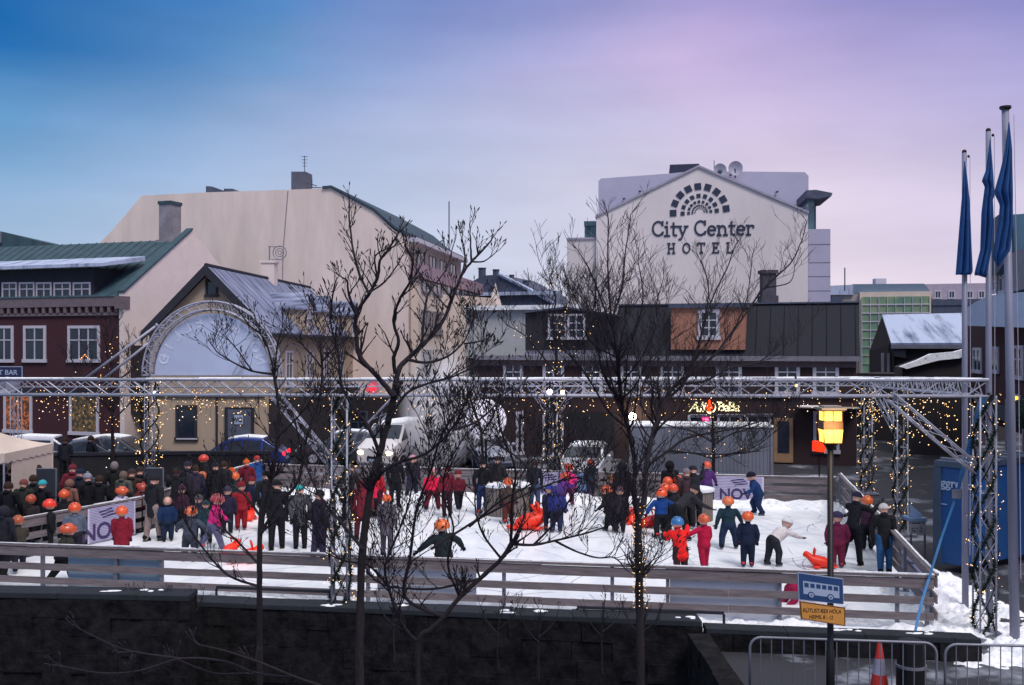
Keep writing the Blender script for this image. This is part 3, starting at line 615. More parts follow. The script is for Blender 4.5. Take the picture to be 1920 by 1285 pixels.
b = MB(); wH.pbox(b, 1062, 446, 1120, 448.6, -9, -.2); b.build('parapet', mat('hotel verge', 0), r)
b = MB(); wH.pbox(b, 1515.5, 430, 1557, 860, -9, -.2)
b.build('right_wing', M['hotelback'], r); b = MB()
for y in (458, 492, 518, 545): wH.pbox(b, 1515.7, y, 1557.3, y + .9, -.2, -.185)
b.build('panel_joint', M['greytrim'], r)
b = MB(); wH.poly(b, [(1122, 860), (1122, 340), (1127, 335), (1256, 325.5), (1300, 321), (1509, 323), (1516, 330), (1516, 860)], -18, -10.2); b.build('back_wall', M['hotelback'], r)
b = MB(); wH.pbox(b, 1515.5, 372, 1527, 431, -9, -6); b.build('glass_corner', M['glassblue'], r)
b = MB(); wH.pbox(b, 1526, 370, 1530, 431, -8, -7.5); wH.poly(b, [(1512, 357), (1530, 356), (1561, 362), (1559, 368), (1534, 373), (1512, 371)], -10, -5); b.build('roof_canopy', M['slate'], r)
b = MB(); wH.pbox(b, 1096, 424, 1118, 448, -7, -3); b.build('glass_lantern', M['glassblue'], r)
b = MB(); wH.pbox(b, 1095, 415, 1118, 423.5, -7.3, -2.7); wH.pbox(b, 1101, 424, 1105.5, 448, -3, -2.9); b.build('lantern_frame', mat('teal metal', (58, 88, 100), .5), r)
b = MB(); wH.poly(b, [(1256, 331), (1256, 309), (1311, 307), (1311, 315), (1262, 331)], -14, -10.3 + .0); b.build('plant_room', mat('plant room black', (44, 50, 74), .7), r)
for (x, y, r_, hole, lb) in ((1350, 319, 12, 1, 'left rooftop satellite dish with dark hub, right of the hotel gable peak'), (1379, 316, 13.5, 0, 'right and larger rooftop satellite dish, right of the hotel gable peak')):
    q = wH.P(x, y, -9.5); R_ = r_ / F * 80; dsh = thing('satellite_dish', lb, 'satellite dish', tuple(q), group='dishes on the hotel roof'); b = MB(); n = 20; b_v = [(0, 0.22 * R_, 0)] + [(R_ * .55 * math.cos(2 * math.pi * k / n), .14 * R_, R_ * .55 * math.sin(2 * math.pi * k / n)) for k in range(n)] + [(R_ * math.cos(2 * math.pi * k / n), -.1 * R_, R_ * math.sin(2 * math.pi * k / n)) for k in range(n)]
    b.add(b_v, [(0, 1 + k, 1 + (k + 1) % n) for k in range(n)] + [(1 + k, 1 + n + k, 1 + n + (k + 1) % n, 1 + (k + 1) % n) for k in range(n)]); b.build('dish', mat('dish grey', (150, 150, 168), .6), dsh, local=True, smooth=True)
    b = MB(); b.tube([(0, .1, 0), (0, .1, -R_ * 1.3)], .06, 6); b.build('dish_post', M['slate'], dsh, local=True)
    if hole: b = MB(); b.ball((0, -.02, -.1), (.38 * R_, .1, .3 * R_), 12, 6); b.build('hub', M['slate'], dsh, local=True)
for (x, y) in ((1200, 359), (1170, 373), (1370, 328), (1457, 360)):
    b = MB(); wH.pbox(b, x - 2, y - 1.5, x + 2.5, y + 1.5, -10.1 + .05, -9.7) if False else b.ball(tuple(wH.P(x, y, -9.9)), (.12, .3, .07), 8, 5); b.build('wall_lamp', M['slate'], r)
q = wH.P(1339, 318, -9.6); b = MB(); b.tube([q, q + Vector((0, 0, .7))], .03, 5); b.build('aerial', M['slate'], r)
# emblem: five half rings of squares
em = MB()
cx, cy = 1312, 399; k_ = 70.0 / F
def esq(rad, ang, sz):
    a_, z_ = wH.hit(cx, cy); ca, sa = math.cos(ang), math.sin(ang); vs = []
    for (i, j) in ((-1, -1), (1, -1), (1, 1), (-1, 1)):
        rr_ = rad + j * sz / 2; tt = i * sz / 2; vs.append(wH.pt(a_ + (rr_ * ca - tt * sa) * k_, z_ + (rr_ * sa + tt * ca) * k_, .02))
    em.prism(vs, wH.n * .03)
for (n, rad, sz, a0_, a1_) in ((9, 49, 12.2, 4, 176), (9, 31.5, 7.4, 2, 178), (9, 20.5, 4.9, 2, 178), (11, 13.5, 3.0, 2, 178), (9, 8.8, 1.9, 5, 175)):
    for k in range(n - 1 if n == 9 and rad > 40 and False else n):
        esq(rad, R(a0_ + (a1_ - a0_) * k / (n - 1)) + R(4), sz)
em.build('emblem', M['letter'], r)
# slab serif letters drawn with ribbons
def glyph(ch):
    A = lambda cx, cz, rx, rz, a, b, n=14: [(cx + rx * math.cos(R(a + (b - a) * i / n)), cz + rz * math.sin(R(a + (b - a) * i / n))) for i in range(n + 1)]
    g = {'C': ([A(.40, .5, .36, .47, 38, 322), [(.70, .97), (.70, .72)], [(.68, .1), (.72, .26)]], .78),
         'i': ([[(.16, 0), (.16, .62)], [(.02, .62), (.16, .62)], [(.0, .0), (.32, .0)], [(.16, .84), (.16, .94)]], .36),
         't': ([[(.18, .9), (.18, .14)] + A(.33, .14, .15, .12, 180, 300, 6), [(.02, .62), (.40, .62)]], .44),
         'y': ([[(.08, .62), (.30, .03)], [(.54, .62), (.30, .03), (.2, -.22), (.04, -.26)], [(-.02, .62), (.2, .62)], [(.42, .62), (.64, .62)]], .66),
         'e': ([[(.08, .34), (.54, .34)], A(.31, .32, .25, .3, 5, 315)], .62),
         'n': ([[(.12, 0), (.12, .62)], [(.0, .62), (.12, .62)], A(.34, .38, .2, .24, 170, 0, 8) + [(.54, 0)], [(.0, 0), (.24, 0)], [(.42, 0), (.66, 0)]], .70),
         'r': ([[(.12, 0), (.12, .62)], [(.0, .62), (.12, .62)], A(.33, .38, .2, .24, 170, 50, 6), [(.44, .6), (.46, .48)], [(.0, 0), (.26, 0)]], .50),
         'H': ([[(.12, 0), (.12, 1)], [(.62, 0), (.62, 1)], [(.12, .5), (.62, .5)]] + [[(x - .12, z), (x + .12, z)] for x in (.12, .62) for z in (0, 1)], .78),
         'O': ([A(.36, .5, .34, .49, 0, 360, 24)], .74),
         'T': ([[(.36, 0), (.36, 1)], [(.02, 1), (.70, 1)], [(.02, 1.02), (.02, .8)], [(.70, 1.02), (.70, .8)], [(.22, 0), (.5, 0)]], .74),
         'E': ([[(.12, 0), (.12, 1)], [(0, 1), (.56, 1)], [(0, 0), (.6, 0)], [(.12, .52), (.42, .52)], [(.56, 1.02), (.56, .82)], [(.6, -.02), (.6, .2)], [(.42, .6), (.42, .42)]], .66),
         'L': ([[(.12, 0), (.12, 1)], [(0, 1), (.26, 1)], [(0, 0), (.58, 0)], [(.58, -.02), (.58, .22)]], .64)}
    return g[ch]
def slab(w, word, px, py, hgt, gap, wd, parent):
    a, z = w.hit(px, py); mb = MB(); x = a; qn = 0
    for ch in word:
        if ch == ' ': x += .32 * hgt + gap; continue
        st, adv = glyph(ch)
        for pl in st:
            pl = [(p[0] * hgt, p[1] * hgt) for p in pl]
            if len(pl) == 2:
                d = Vector((pl[1][0] - pl[0][0], pl[1][1] - pl[0][1])).normalized() * wd * .45; pl = [(pl[0][0] - d.x * .5, pl[0][1] - d.y * .5), (pl[1][0] + d.x * .5, pl[1][1] + d.y * .5)]
            for i in range(len(pl) - 1):
                p, q_ = Vector(pl[i]), Vector(pl[i + 1]); d = q_ - p
                if d.length < 1e-5: continue
                d.normalize(); nn = Vector((-d.y, d.x)) * wd / 2; ex = d * wd * .12; qn += 1
                o_ = .02 + .0007 * (qn % 9)
                mb.prism([w.pt(x + v.x, z + v.y, o_) for v in (p - ex - nn, q_ + ex - nn, q_ + ex + nn, p - ex + nn)], w.n * .03)
        x += adv * hgt + gap
    return mb.build('lettering', M['letter'], parent)
slab(wH, 'City Center', 1223, 443, 1.02, .055, .13, r)
slab(wH, 'HOTEL', 1252, 475, .66, .52, .10, r)
# ---- long dark house on the right
wD = Wall(985, 49.5, 1610, 45.0)
r = thing('dark_house', 'long black and brown timber house with an orange panel and shops below, under the hotel', 'house', tuple(wD.pt(8, 0)))
aD0, zev = wD.hit(1150, 668); aD1, _ = wD.hit(1608, 668); aDL, _ = wD.hit(985, 668)
b = MB(); w_ = wD; wD.box(b, aDL - 2.6, -.2, aD1 - .05, zev - .05, -8, 0); b.build('wall', M['brownwall'], r)
_, zrd = wD.hit(1380, 571, -1.3)
b = MB(); q = [wD.pt(aD0, zev, .22), wD.pt(aD0, zrd, -1.3), wD.pt(aD0, zrd, -6.5), wD.pt(aD0, zev, -8)]
b.prism(q, wD.u * (aD1 + .1 - aD0)); rf = b.build('roof', M['darkroof'], r)
b = MB(); rr2 = random.Random(4); a = aD0 + .4
while a < aD1:
    b.tube([wD.pt(a, zev + .05, .24), wD.pt(a, zrd - .05, -1.26)], .018, 4); a += .62
b.build('seam', M['darkroof'], rf)
b = MB(); wD.box(b, aD0, zrd, aD1 + .12, zrd + .07, -1.5, -1.2); b.build('ridge_cap', M['slate'], rf)
b = MB(); wD.box(b, aDL - 2.6, zev - .20, aD1 + .12, zev + .02, .02, .34); b.build('eaves', M['greytrim'], r)
b = MB(); wD.box(b, aDL - 2.6, zev - .48, aD1 - .05, zev - .22, .003, .1); b.build('frieze', mat('brown frieze', (98, 84, 90), .85), r)
wO2 = Wall(985, 49.5, 1610, 45.0); wO2.o = wD.o + wD.n * .26
b = MB(); wO2.pbox(b, 1258, 577, 1397, 656, -1.2, 0); op = b.build('orange_dormer', M['orange'], r)
window(wO2, op, 1309, 580, 1350, 636, 2, (.33, .66), fw=.17)
b = MB(); wO2.pbox(b, 1254, 571, 1401, 576.5, -1.5, .14); b.build('dormer_roof', M['slate'], op)
b = MB(); wO2.poly(b, [(985, 657), (985, 586), (1060, 578), (1150, 591), (1150, 657)], -6, -.1); dg = b.build('gable_dormer', mat('black dormer boards', (42, 40, 48), .85, var=.15, scale=5, stretch=(14, 14, .4)), r)
for pa, pb_ in (((980, 584), (1060, 575)), ((1060, 575), (1154, 589))):
    b = MB(); b.prism([wO2.P(pa[0], pa[1], .1), wO2.P(pb_[0], pb_[1], .1), wO2.P(pb_[0], pb_[1] + 3.5, .1), wO2.P(pa[0], pa[1] + 3.5, .1)], wO2.n * -6.3); b.build('dormer_roof', M['slate'], dg)
window(wO2, dg, 1028, 589, 1062, 636, 2, (.34, .67), fw=.1); window(wO2, dg, 1064, 589, 1098, 636, 2, (.34, .67), fw=.1)
b = MB(); wD.pbox(b, 985, 657, 1150, 667, -.2, .05); b.build('balcony_band', mat('pale band', (176, 172, 180), .8), r)
for (x0, x1) in ((944, 981), (1018, 1058), (1092, 1130), (1163, 1204), (1238, 1284), (1343, 1391), (1453, 1500), (1524, 1573)):
    window(wD, r, x0, 676, x1, 741, 2, (.3, .65), fw=.15)
b = MB(); wD.box(b, aDL - 2.6, wD.hit(1300, 784)[1] + 1.0, aD1 - .05, wD.hit(1300, 784)[1] + 1.08, .004, .10); b.build('string_course', M['darktrim'], r)
# shop front windows
for (x0, y0, x1, y1, nx) in ((1290, 778, 1337, 850, 1), (1345, 777, 1392, 850, 2), (1398, 776, 1446, 850, 2), (1018, 778, 1057, 858, 2), (968, 772, 982, 852, 1)):
    window(wD, r, x0, y0, x1, y1, nx, (), fw=.12)
b = MB(); wD.pbox(b, 1066, 772, 1152, 870, .002, .1); b.build('garage_door', mat('very dark shopfront', (28, 28, 33), .8), r)
b = MB(); wD.pbox(b, 1451, 784, 1487, 868, .004, .1); dd = b.build('door_frame', mat('tan door frame', (150, 120, 92), .7), r)
b = MB(); wD.pbox(b, 1458, 790, 1480, 850, .101, .115); b.build('door', M['glass'], dd)
window(wD, r, 1525, 771, 1574, 850, 2, (), fw=.13)
b = MB(); wD.pbox(b, 1495, 764, 1612, 767, .02, 1.0); aw = b.build('awning', mat('awning cream', (170, 158, 150), .7), r)
b = MB(); wD.pbox(b, 1500, 761.5, 1535, 763.8, .3, .9); b.build('snow_cover', M['snow'], aw)
# neon sign ALI BABA
si = thing('neon_sign', 'glowing cream ALI BABA sign with orange flame in a crescent above the shop', 'sign', tuple(wD.P(1340, 762)))
neon = mat('neon cream', (255, 240, 190), .4, emit=(250, 236, 180), es=1.7)
text_on(wD, si, 'Ali', 1307, 764, .66, neon, .12, .02, shear=.3); text_on(wD, si, 'B', 1353, 763, .60, neon, .12, .02); text_on(wD, si, 'a', 1363.5, 763.6, .60, neon, .12, .02); text_on(wD, si, 'B', 1372.5, 763, .60, neon, .12, .02); text_on(wD, si, 'a', 1383, 763.6, .60, neon, .12, .02)
for nm_ in []: pass
b = MB(); ca, cz = wD.hit(1331, 763)
ring = []
for k in range(25): t = R(150 + 240 * k / 24); ring.append(wD.pt(ca + .27 * math.cos(t), cz + .27 * math.sin(t), .14))
b.tube(ring, [.008 + .035 * math.sin(math.pi * k / 24) for k in range(25)], 6); b.build('crescent', neon, si)
fl2 = [(-.02, -.2), (.10, -.17), (.14, -.04), (.09, .08), (.04, .2), (.02, .36), (-.04, .30), (-.03, .18), (-.10, .1), (-.14, -.04), (-.10, -.17)]
b = MB(); b.prism([wD.pt(ca + x, cz + z, .16) for x, z in fl2], wD.n * .04); b.build('flame', mat('flame neon', (255, 90, 30), .4, emit=(255, 60, 16), es=2.4), si)
b = MB(); b.tube([wD.P(1295, 779, .1), wD.P(1450, 778, .1)], .05, 5); b.build('sign_bar', M['greytrim'], si)
sg2 = thing('open_sign', 'small glowing pink sign in the shop window under the flame', 'sign', tuple(wD.P(1322, 786)))
b = MB(); wD.pbox(b, 1316, 783, 1330, 790, .08, .12); b.build('light_panel', mat('pink neon', (255, 40, 150), .4, emit=(255, 30, 130), es=.9), sg2); text_on(wD, sg2, 'OPEN', 1323, 786.5, .11, mat('pale neon', (255, 200, 220), .4, emit=(255, 210, 220), es=1.2), .125)
for (x, y, s_, lab) in ((1186, 781, .17, 'bright round white floodlight on the dark house beside the container'),):
    lt = thing('wall_lamp', lab, 'lamp', tuple(wD.P(x, y, .5))); b = MB(); b.ball(tuple(wD.P(x, y, .6)), s_, 10, 8); b.build('lamp_glass', mat('flood light', (255, 240, 210), .4, emit=(255, 236, 200), es=40), lt)
    b = MB(); b.tube([wD.P(x, y, .5), wD.P(x, y - 4, 0)], .04, 6); b.build('bracket', M['black'], lt)
# stack pipe + chimney on dark house
b = MB(); q = wD.P(1440, 572, -4.5); b.box(q.x - .42, q.y - .4, q.z - .8, q.x + .42, q.y + .4, q.z + .45); b.box(q.x - .34, q.y - .3, q.z + .45, q.x + .34, q.y + .3, q.z + 1.55); b.box(q.x - .42, q.y - .38, q.z + 1.55, q.x + .42, q.y + .38, q.z + 1.72)
tag(b.build('chimney_stack', mat('dark brick chimney', (78, 74, 86), .9, var=.25)), 'dark square chimney on the black roof ridge, behind the bare branches', 'chimney')
# ---- distant buildings right
wF = Wall(1557, 112, 1845, 108); r = thing('glass_building', 'distant beige building with big green glass front and slate roof, right of the hotel', 'building', tuple(wF.pt(8, 0)))
b = MB(); wF.pbox(b, 1557, 552, 1612, 870, -10, 0); wF.pbox(b, 1745, 560, 1848, 870, -10, -.5); b.build('wall', mat('grey tan wall', (158, 150, 148), .9, var=.08), r)
b = MB(); wF.pbox(b, 1612, 548, 1746, 870, -9, .4); b.build('glass_block', M['cream'], r)
b = MB(); wF.pbox(b, 1616, 557, 1743, 780, .41, .5); gb = b.build('glass_wall', M['greenglass'], r)
b = MB()
for k in range(9): x = 1616 + 15.9 * k; wF.pbox(b, x - .45, 557, x + .45, 780, .51, .62)
for k in range(14): y = 571 + 16 * k; wF.pbox(b, 1616, y - .45, 1743, y + .45, .515, .60)
b.build('glazing_bars', M['whitetrim'], gb)
b = MB(); wF.poly(b, [(1600, 552), (1598, 533), (1732, 532), (1746, 548), (1746, 552)], -8, .0); b.build('roof', mat('lead roof', (104, 124, 144), .6, var=.1), r)
b = MB(); wF.poly(b, [(1557, 553), (1557, 536), (1600, 534), (1600, 553)], -8, .3); b.build('roof', M['snowroof2'], r)
b = MB(); wF.poly(b, [(1744, 545), (1730, 533), (1850, 531), (1850, 562), (1748, 562)], -8, .0); b.build('roof', mat('pale tin roof', (170, 160, 176), .7, var=.12), r)
b = MB(); wF.pbox(b, 1748, 562, 1850, 572, .01, .3); wF.pbox(b, 1748, 572, 1850, 592, -.4, .2); b.build('mansard', M['slate'], r)
for x in (1752, 1778, 1812, 1834): window(wF, r, x, 545, x + 13, 560, 2, (), fw=.12, frame='whitetrim')
b = MB(); wF.pbox(b, 1560, 556, 1580, 572, .01, .5); wF.pbox(b, 1770, 592, 1785, 640, .01, .4); b.build('dark_bay', M['slate'], r)
for y in (600, 622): window(wF, r, 1600, y, 1609, y + 14, 1, (), fw=.15)
b = MB(); q = wF.P(1649, 533, -3); b.box(q.x - .6, q.y - .5, q.z - 1, q.x + .6, q.y + .5, q.z + .6); b.build('chimney', M['whitetrim'], r)
b = MB(); q = wF.P(1584, 545, .3); b.tube([q, q + Vector((0, 0, 2.5))], .07, 5, True); tag(b.build('mast', M['slate']), 'slender aerial on the distant roof between hotel and glass building', 'mast')
# ---- little snowy house
wS = Wall(1640, 61, 1845, 57); r = thing('snowy_roof_house', 'small dark house with a wide snow covered tin roof, before the green glass building', 'house', tuple(wS.pt(2, 0)))
a0, zt = wS.hit(1657, 594, -2.6); a1, _ = wS.hit(1808, 594, -2.6); e0, ze_ = wS.hit(1672, 646, .3); e1, _ = wS.hit(1838, 634, .3)
b = MB(); b.prism([wS.pt(e0 - .3, -.1, 0), wS.pt(e0 - .3, ze_, 0), wS.pt(e0 - .3, zt - .1, -2.6), wS.pt(e0 - .3, ze_, -5.2), wS.pt(e0 - .3, -.1, -5.2)], wS.u * (e1 - e0 + .2)); b.build('wall', M['darkwall'], r)
b = MB(); b.prism([wS.pt(a0 - .1, zt, -2.6), wS.pt(e0, ze_ - .05, .35), wS.pt(e0, ze_ + .08, .38), wS.pt(a0 - .1, zt + .13, -2.6)], wS.u * (e1 - e0 + .4)); b.build('roof', M['snowroof2'], r)
b = MB(); b.prism([wS.pt(a0 - .1, zt, -2.6), wS.pt(e0 - .5, ze_ - .05, -5.5), wS.pt(e0 - .5, ze_ + .08, -5.5), wS.pt(a0 - .1, zt + .13, -2.6)], wS.u * (e1 - e0 + .4)); b.build('roof', M['snowroof2'], r)
b = MB(); b.prism([wS.pt(a0 - .1, zt + .05, -2.6), wS.pt(e0 + .1, ze_ + .0, .25), wS.pt(e0 + .1, 0, .2), wS.pt(a0 - .9, 0, -2.6), wS.pt(a0 - .9, ze_ - .4, -2.6)], wS.n * -.1); b.build('gable_wall', M['darkwall'], r)
b = MB(); wS.box(b, e0, ze_ - .25, e1 - .2, ze_ - .02, .2, .42); b.build('gutter', M['greytrim'], r)
wS2 = Wall(1690, 50, 1845, 49); b = MB(); wS2.pbox(b, 1692, 705, 1822, 880, -4, 0); wS2.poly(b, [(1692, 705), (1692, 690), (1755, 668), (1822, 665), (1822, 705)], -4, -.02); b.build('side_shed', M['darkwall'], r)
b = MB(); wS2.poly(b, [(1688, 688), (1720, 676), (1745, 664), (1790, 660), (1826, 650), (1826, 657), (1800, 672), (1760, 676), (1700, 692)], -.5, .25); b.build('snow_cover', M['snow'], r)
for x in (1652, 1663): b = MB(); wS.pbox(b, x, 662, x + 5, 704, .01, .1); b.build('shutter', M['greytrim'], r)
b = MB(); wS.poly(b, [(1676, 655), (1698, 656), (1698, 672), (1676, 668)], .02, .35); b.build('bay_roof', M['darktrim'], r)
# ---- right red building with green roof
wR = Wall(1812, 47, 1990, 31.0); r = thing('right_red_house', 'dark red house with green roof and arched window at the right edge', 'house', tuple(wR.pt(6, 0)))
b = MB(); wR.pbox(b, 1868, 470, 2150, 600, -9, -.05); wR.pbox(b, 1812, 600, 2150, 900, -9, 0)
b.build('wall', M['redwall'], r)
b = MB(); wR.poly(b, [(1827, 517), (1848, 470), (1860, 412), (1872, 403), (1888, 424), (1890, 484), (1868, 515)], -2.5, .5); b.build('gable', mat('grey gable', (72, 84, 102), .8), r)
b = MB(); wR.poly(b, [(1886, 483), (1886, 404), (2150, 380), (2150, 468)], -1.2, .3); b.build('roof', mat('pale teal roof', (104, 140, 156), .7, var=.15), r)
b = MB(); wR.pbox(b, 1884, 480, 2150, 488, .0, .5); b.build('eaves', M['greytrim'], r)
window(wR, r, 1858, 510, 1872, 548, 2, (.5,), fw=.12); window(wR, r, 1876, 500, 1893, 548, 2, (.4,), fw=.12); window(wR, r, 1898, 490, 1918, 545, 2, (.4,), fw=.12)
window(wR, r, 1826, 652, 1842, 700, 2, (.4,), fw=.12); window(wR, r, 1858, 650, 1874, 700, 2, (.4,), fw=.12); window(wR, r, 1902, 648, 1922, 712, 2, (.4,), fw=.12)
window(wR, r, 1899, 738, 1914, 770, 1, (), pane=mat('lit lamp window', (255, 210, 60), .4, emit=(255, 205, 70), es=1.5), fw=.06)
b = MB(); wR.poly(b, [(1812, 611), (1812, 577), (1830, 566), (1856, 554), (2150, 525), (2150, 622)], .01, .8); b.build('balcony', mat('balcony panels', (176, 186, 210), .8, var=.08), r)
b = MB(); wR.pbox(b, 1812, 745, 2150, 880, .01, .25); b.build('shop_front', mat('grey shop front', (64, 66, 80), .8, var=.2), r)
for x in (1822, 1850, 1884, 1916): b = MB(); wR.pbox(b, x, 748, x + 2.5, 880, .26, .36); b.build('mullion', M['greytrim'], r)
bs = MB()
for k in range(60):
    q = wR.P(1914 + random.uniform(-8, 30), 776 + random.uniform(-14, 18), 1.2 + random.uniform(-.5, .5)); bs.ball(tuple(q), .22, 6, 4)
qb = wR.P(1925, 790, 1.2); bs.tube([(qb.x, qb.y, 0), tuple(qb)], [.09, .06], 7)
tag(bs.build('clipped_bush', M['needle'], None), 'dark clipped bush under the lit window at the right edge', 'bush')
# dark block behind the truss on the right (in-between street)
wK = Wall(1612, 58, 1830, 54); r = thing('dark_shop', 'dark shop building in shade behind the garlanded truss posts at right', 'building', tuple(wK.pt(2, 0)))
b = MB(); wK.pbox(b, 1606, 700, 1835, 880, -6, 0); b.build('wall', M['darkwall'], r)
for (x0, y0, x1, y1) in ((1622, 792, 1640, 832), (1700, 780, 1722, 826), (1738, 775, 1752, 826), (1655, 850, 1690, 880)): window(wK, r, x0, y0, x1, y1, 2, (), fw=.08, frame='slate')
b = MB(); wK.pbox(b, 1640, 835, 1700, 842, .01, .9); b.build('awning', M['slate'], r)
# ================================================================ container with snow on its roof
wC = Wall(1180, 41.5, 1450, 40.8)
r = thing('container', 'long pale grey site container with snow on top, in front of the ALI BABA shop', 'container', tuple(wC.pt(3, 0)))
a0, zt = wC.hit(1180, 801); a1, _ = wC.hit(1450, 801)
b = MB(); wC.box(b, a0, .12, a1, zt, -1.8, 0); b.build('body', mat('container panels', (120, 124, 140), .6, var=.06, scale=.8), r, bevel=.03)
b = MB(); wC.box(b, a0 - .03, zt + .002, a1 + .03, zt + .13, -1.83, .05); b.build('snow_cover', M['snow'], r, bevel=.06)
for a in (a0, a0 + 1.45, a1 - .12): b = MB(); wC.box(b, a, .1, a + .12, zt - .01, .004, .05); b.build('corner_post', M['greytrim'], r)
b = MB()
for k in range(38): a = a0 + .2 + k * .148; wC.box(b, a, .25, a + .05, zt - .12, .002, .018)
b.build('ribs', mat('container panels', 0), r)
b = MB(); wC.box(b, a0 + .1, 0, a1 - .1, .12, -2.2, -.1); b.build('skid', M['black'], r)
# blue generator cabinet
wB = Wall(1757, 24.2, 1812, 23.6); r = thing('generator', 'blue generator cabinet with white lettering, behind the blue strap at right', 'generator', tuple(wB.pt(.3, 0)))
a0, zt = wB.hit(1757, 874); a1, zb = wB.hit(1814, 1016)
b = MB(); wB.box(b, a0, .15, a1 + .04, zt, -3.6, 0); b.build('body', M['kiosk'], r, bevel=.03)
b = MB(); wB.box(b, a0 - .04, zt + .003, a1 + .08, zt + .14, -3.64, .05); wB.box(b, a0 - .09, .1, a0 + .12, zt + .001, -.02, .03); b.build('frame', M['kioskdark'], r)
sd = Wall(1757, 24.2, 1812, 23.6); sd.o = wB.pt(a0, 0); sd.u = -wB.n * -1.0; sd.u = wB.n * -1; sd.n = -wB.u
b = MB(); sd.box(b, .15, .35, 3.4, zt - .1, .01, .03); b.build('side_doors', M['kioskdark'], r)
for k in range(4): b = MB(); sd.box(b, .3 + .85 * k, .35, .36 + .85 * k, zt - .12, .032, .07); b.build('door_rib', M['steel'], r)
b = MB()
for k in range(5): sd.box(b, .2 + k * .7, zt + .142, .3 + k * .7, zt + .19, -1.0, .04)
b.build('roof_slats', M['steel'], r)
text_on(wB, r, 'aggreko', 1790, 908, .30, M['signwhite'], .012)
b = MB(); wB.pbox(b, 1764, 944, 1775, 947, .004, .02); b.build('number_plate', M['signwhite'], r)
# little sign stand next to it
st_ = thing('info_stand', 'small stand with a printed white notice beside the garlanded posts', 'sign stand', tuple(Wp(1722, 1000, 25.5)))
ws3 = Wall(1700, 25.5, 1745, 25.5); st_.location.z = 0
b = MB(); ws3.pbox(b, 1706, 978, 1736, 1001, 0, .03); b.build('notice', mat('notice', (150, 148, 160), .7), st_)
b = MB(); ws3.pbox(b, 1704, 972, 1738, 978, -.4, .06); ws3.poly(b, [(1706, 971), (1706, 945), (1727, 963), (1729, 971)], -.1, -.05); b.build('counter_top', mat('pale blue counter', (108, 132, 168), .6), st_)
b = MB()
for a in (1708, 1734): q = ws3.P(a, 1001, -.1); b.tube([q, (q.x, q.y, 0)], .03, 6)
b.build('stand_legs', M['steel'], st_)
b = MB(); rn = random.Random(8)
for i in range(6):
    for j in range(4):
        if rn.random() < .6: x = 1710 + i * 4; y = 981 + j * 4.6; ws3.pbox(b, x, y, x + rn.uniform(1.5, 3.2), y + rn.uniform(1, 3), .031, .034)
b.build('print', M['signdark'], st_)
# ================================================================ truss frame
def truss(mb_ch, mb_lat, p0, p1, size=.29, bay=.42, snow=None, up=Vector((0, 0, 1)), rc=.025, rl=.011):
    p0, p1 = Vector(p0), Vector(p1); d = p1 - p0; L_ = d.length; d.normalize()
    if abs(d.z) > .8: up = Vector((0, 1, 0))
    s = d.cross(up).normalized(); t = s.cross(d).normalized(); h = size / 2
    cs = [s * a * h + t * c * h for a, c in ((-1, -1), (1, -1), (1, 1), (-1, 1))]
    for c in cs: mb_ch.tube([p0 + c, p1 + c], rc, 6)
    n = max(1, round(L_ / bay)); st = L_ / n
    for f in range(4):
        A, B = cs[f], cs[(f + 1) % 4]
        for k in range(n):
            a, c = (A, B) if k % 2 == 0 else (B, A)
            mb_lat.tube([p0 + d * st * k + a, p0 + d * st * (k + 1) + c], rl, 4, cap=False)
            if f in (0, 2) and k % 6 == 0: mb_lat.tube([p0 + d * st * k + A, p0 + d * st * k + B], rl, 4, cap=False)
    if snow is not None:
        rn = random.Random(int(L_ * 100))
        for c in (cs[2], cs[3]) if t.z > .5 else (cs[0], cs[1]):
            x = 0
            while x < L_ - .3:
                e = min(L_, x + rn.uniform(.5, 2.2))
                if rn.random() < .8: snow.tube([p0 + d * x + c + Vector((0, 0, rc)), p0 + d * e + c + Vector((0, 0, rc))], rn.uniform(.012, .022), 5)
                x = e + rn.uniform(0, .12)
r = thing('lighting_truss', 'aluminium lattice truss frame with snow on its beams standing around the whole rink', 'truss', (0, 26, 0))
NR = Wp(1848, 728, 18.5); NL = Wp(22, 726, 19.6); FR = Wp(1625, 716, 36.5); FL = Wp(30, 719, 38.6)
NR.z = Wp(0, 728, 18.5).z; ZP = {}
def part_truss(name, p0, p1, **k):
    c, l, s = MB(), MB(), MB(); truss(c, l, p0, p1, snow=s, **k)
    o_ = c.build(name, M['alu'], r, smooth=True); l.build('lattice', M['alu'], o_)
    if s.v: s.build('snow_cover', M['snow'], o_)
    return o_
part_truss('beam', NL + Vector((-.5, 0, 0)), NR); part_truss('beam', FL, FR); part_truss('beam', NR + Vector((-.1, .25, 0)), FR); part_truss('beam', NL + Vector((-.4, .25, 0)), FL)
def post(p, label=None, sz=.29):
    o_ = part_truss('post', Vector((p.x, p.y, .02)), Vector((p.x, p.y, p.z - .15)), size=sz, rc=.02, rl=.009)
    b = MB(); b.box(p.x - .35, p.y - .35, 0, p.x + .35, p.y + .35, .05); b.build('base_plate', M['steel'], o_); return o_
posts = {}
posts['nr'] = NR + Vector((-.02, 0, 0)); posts['n2'] = Vector(((636 - 960) / F * 19.15, 19.3, NR.z)); posts['s'] = NR.lerp(FR, .56); posts['fr'] = FR; posts['f1'] = Vector(((1037 - 960) / F * 37.2, 37.3, FR.z)); posts['f2'] = Vector(((277 - 960) / F * 38, 38.2, FR.z)); posts['fl'] = FL
for k, p in posts.items(): post(p)
def brace(p, q): c, l = MB(), MB(); truss(c, l, p, q, size=.16, rc=.016, rl=.008); o_ = c.build('brace', M['alu'], r, smooth=True); l.build('lattice', M['alu'], o_)
n2 = posts['n2']; bz = n2.z - .15
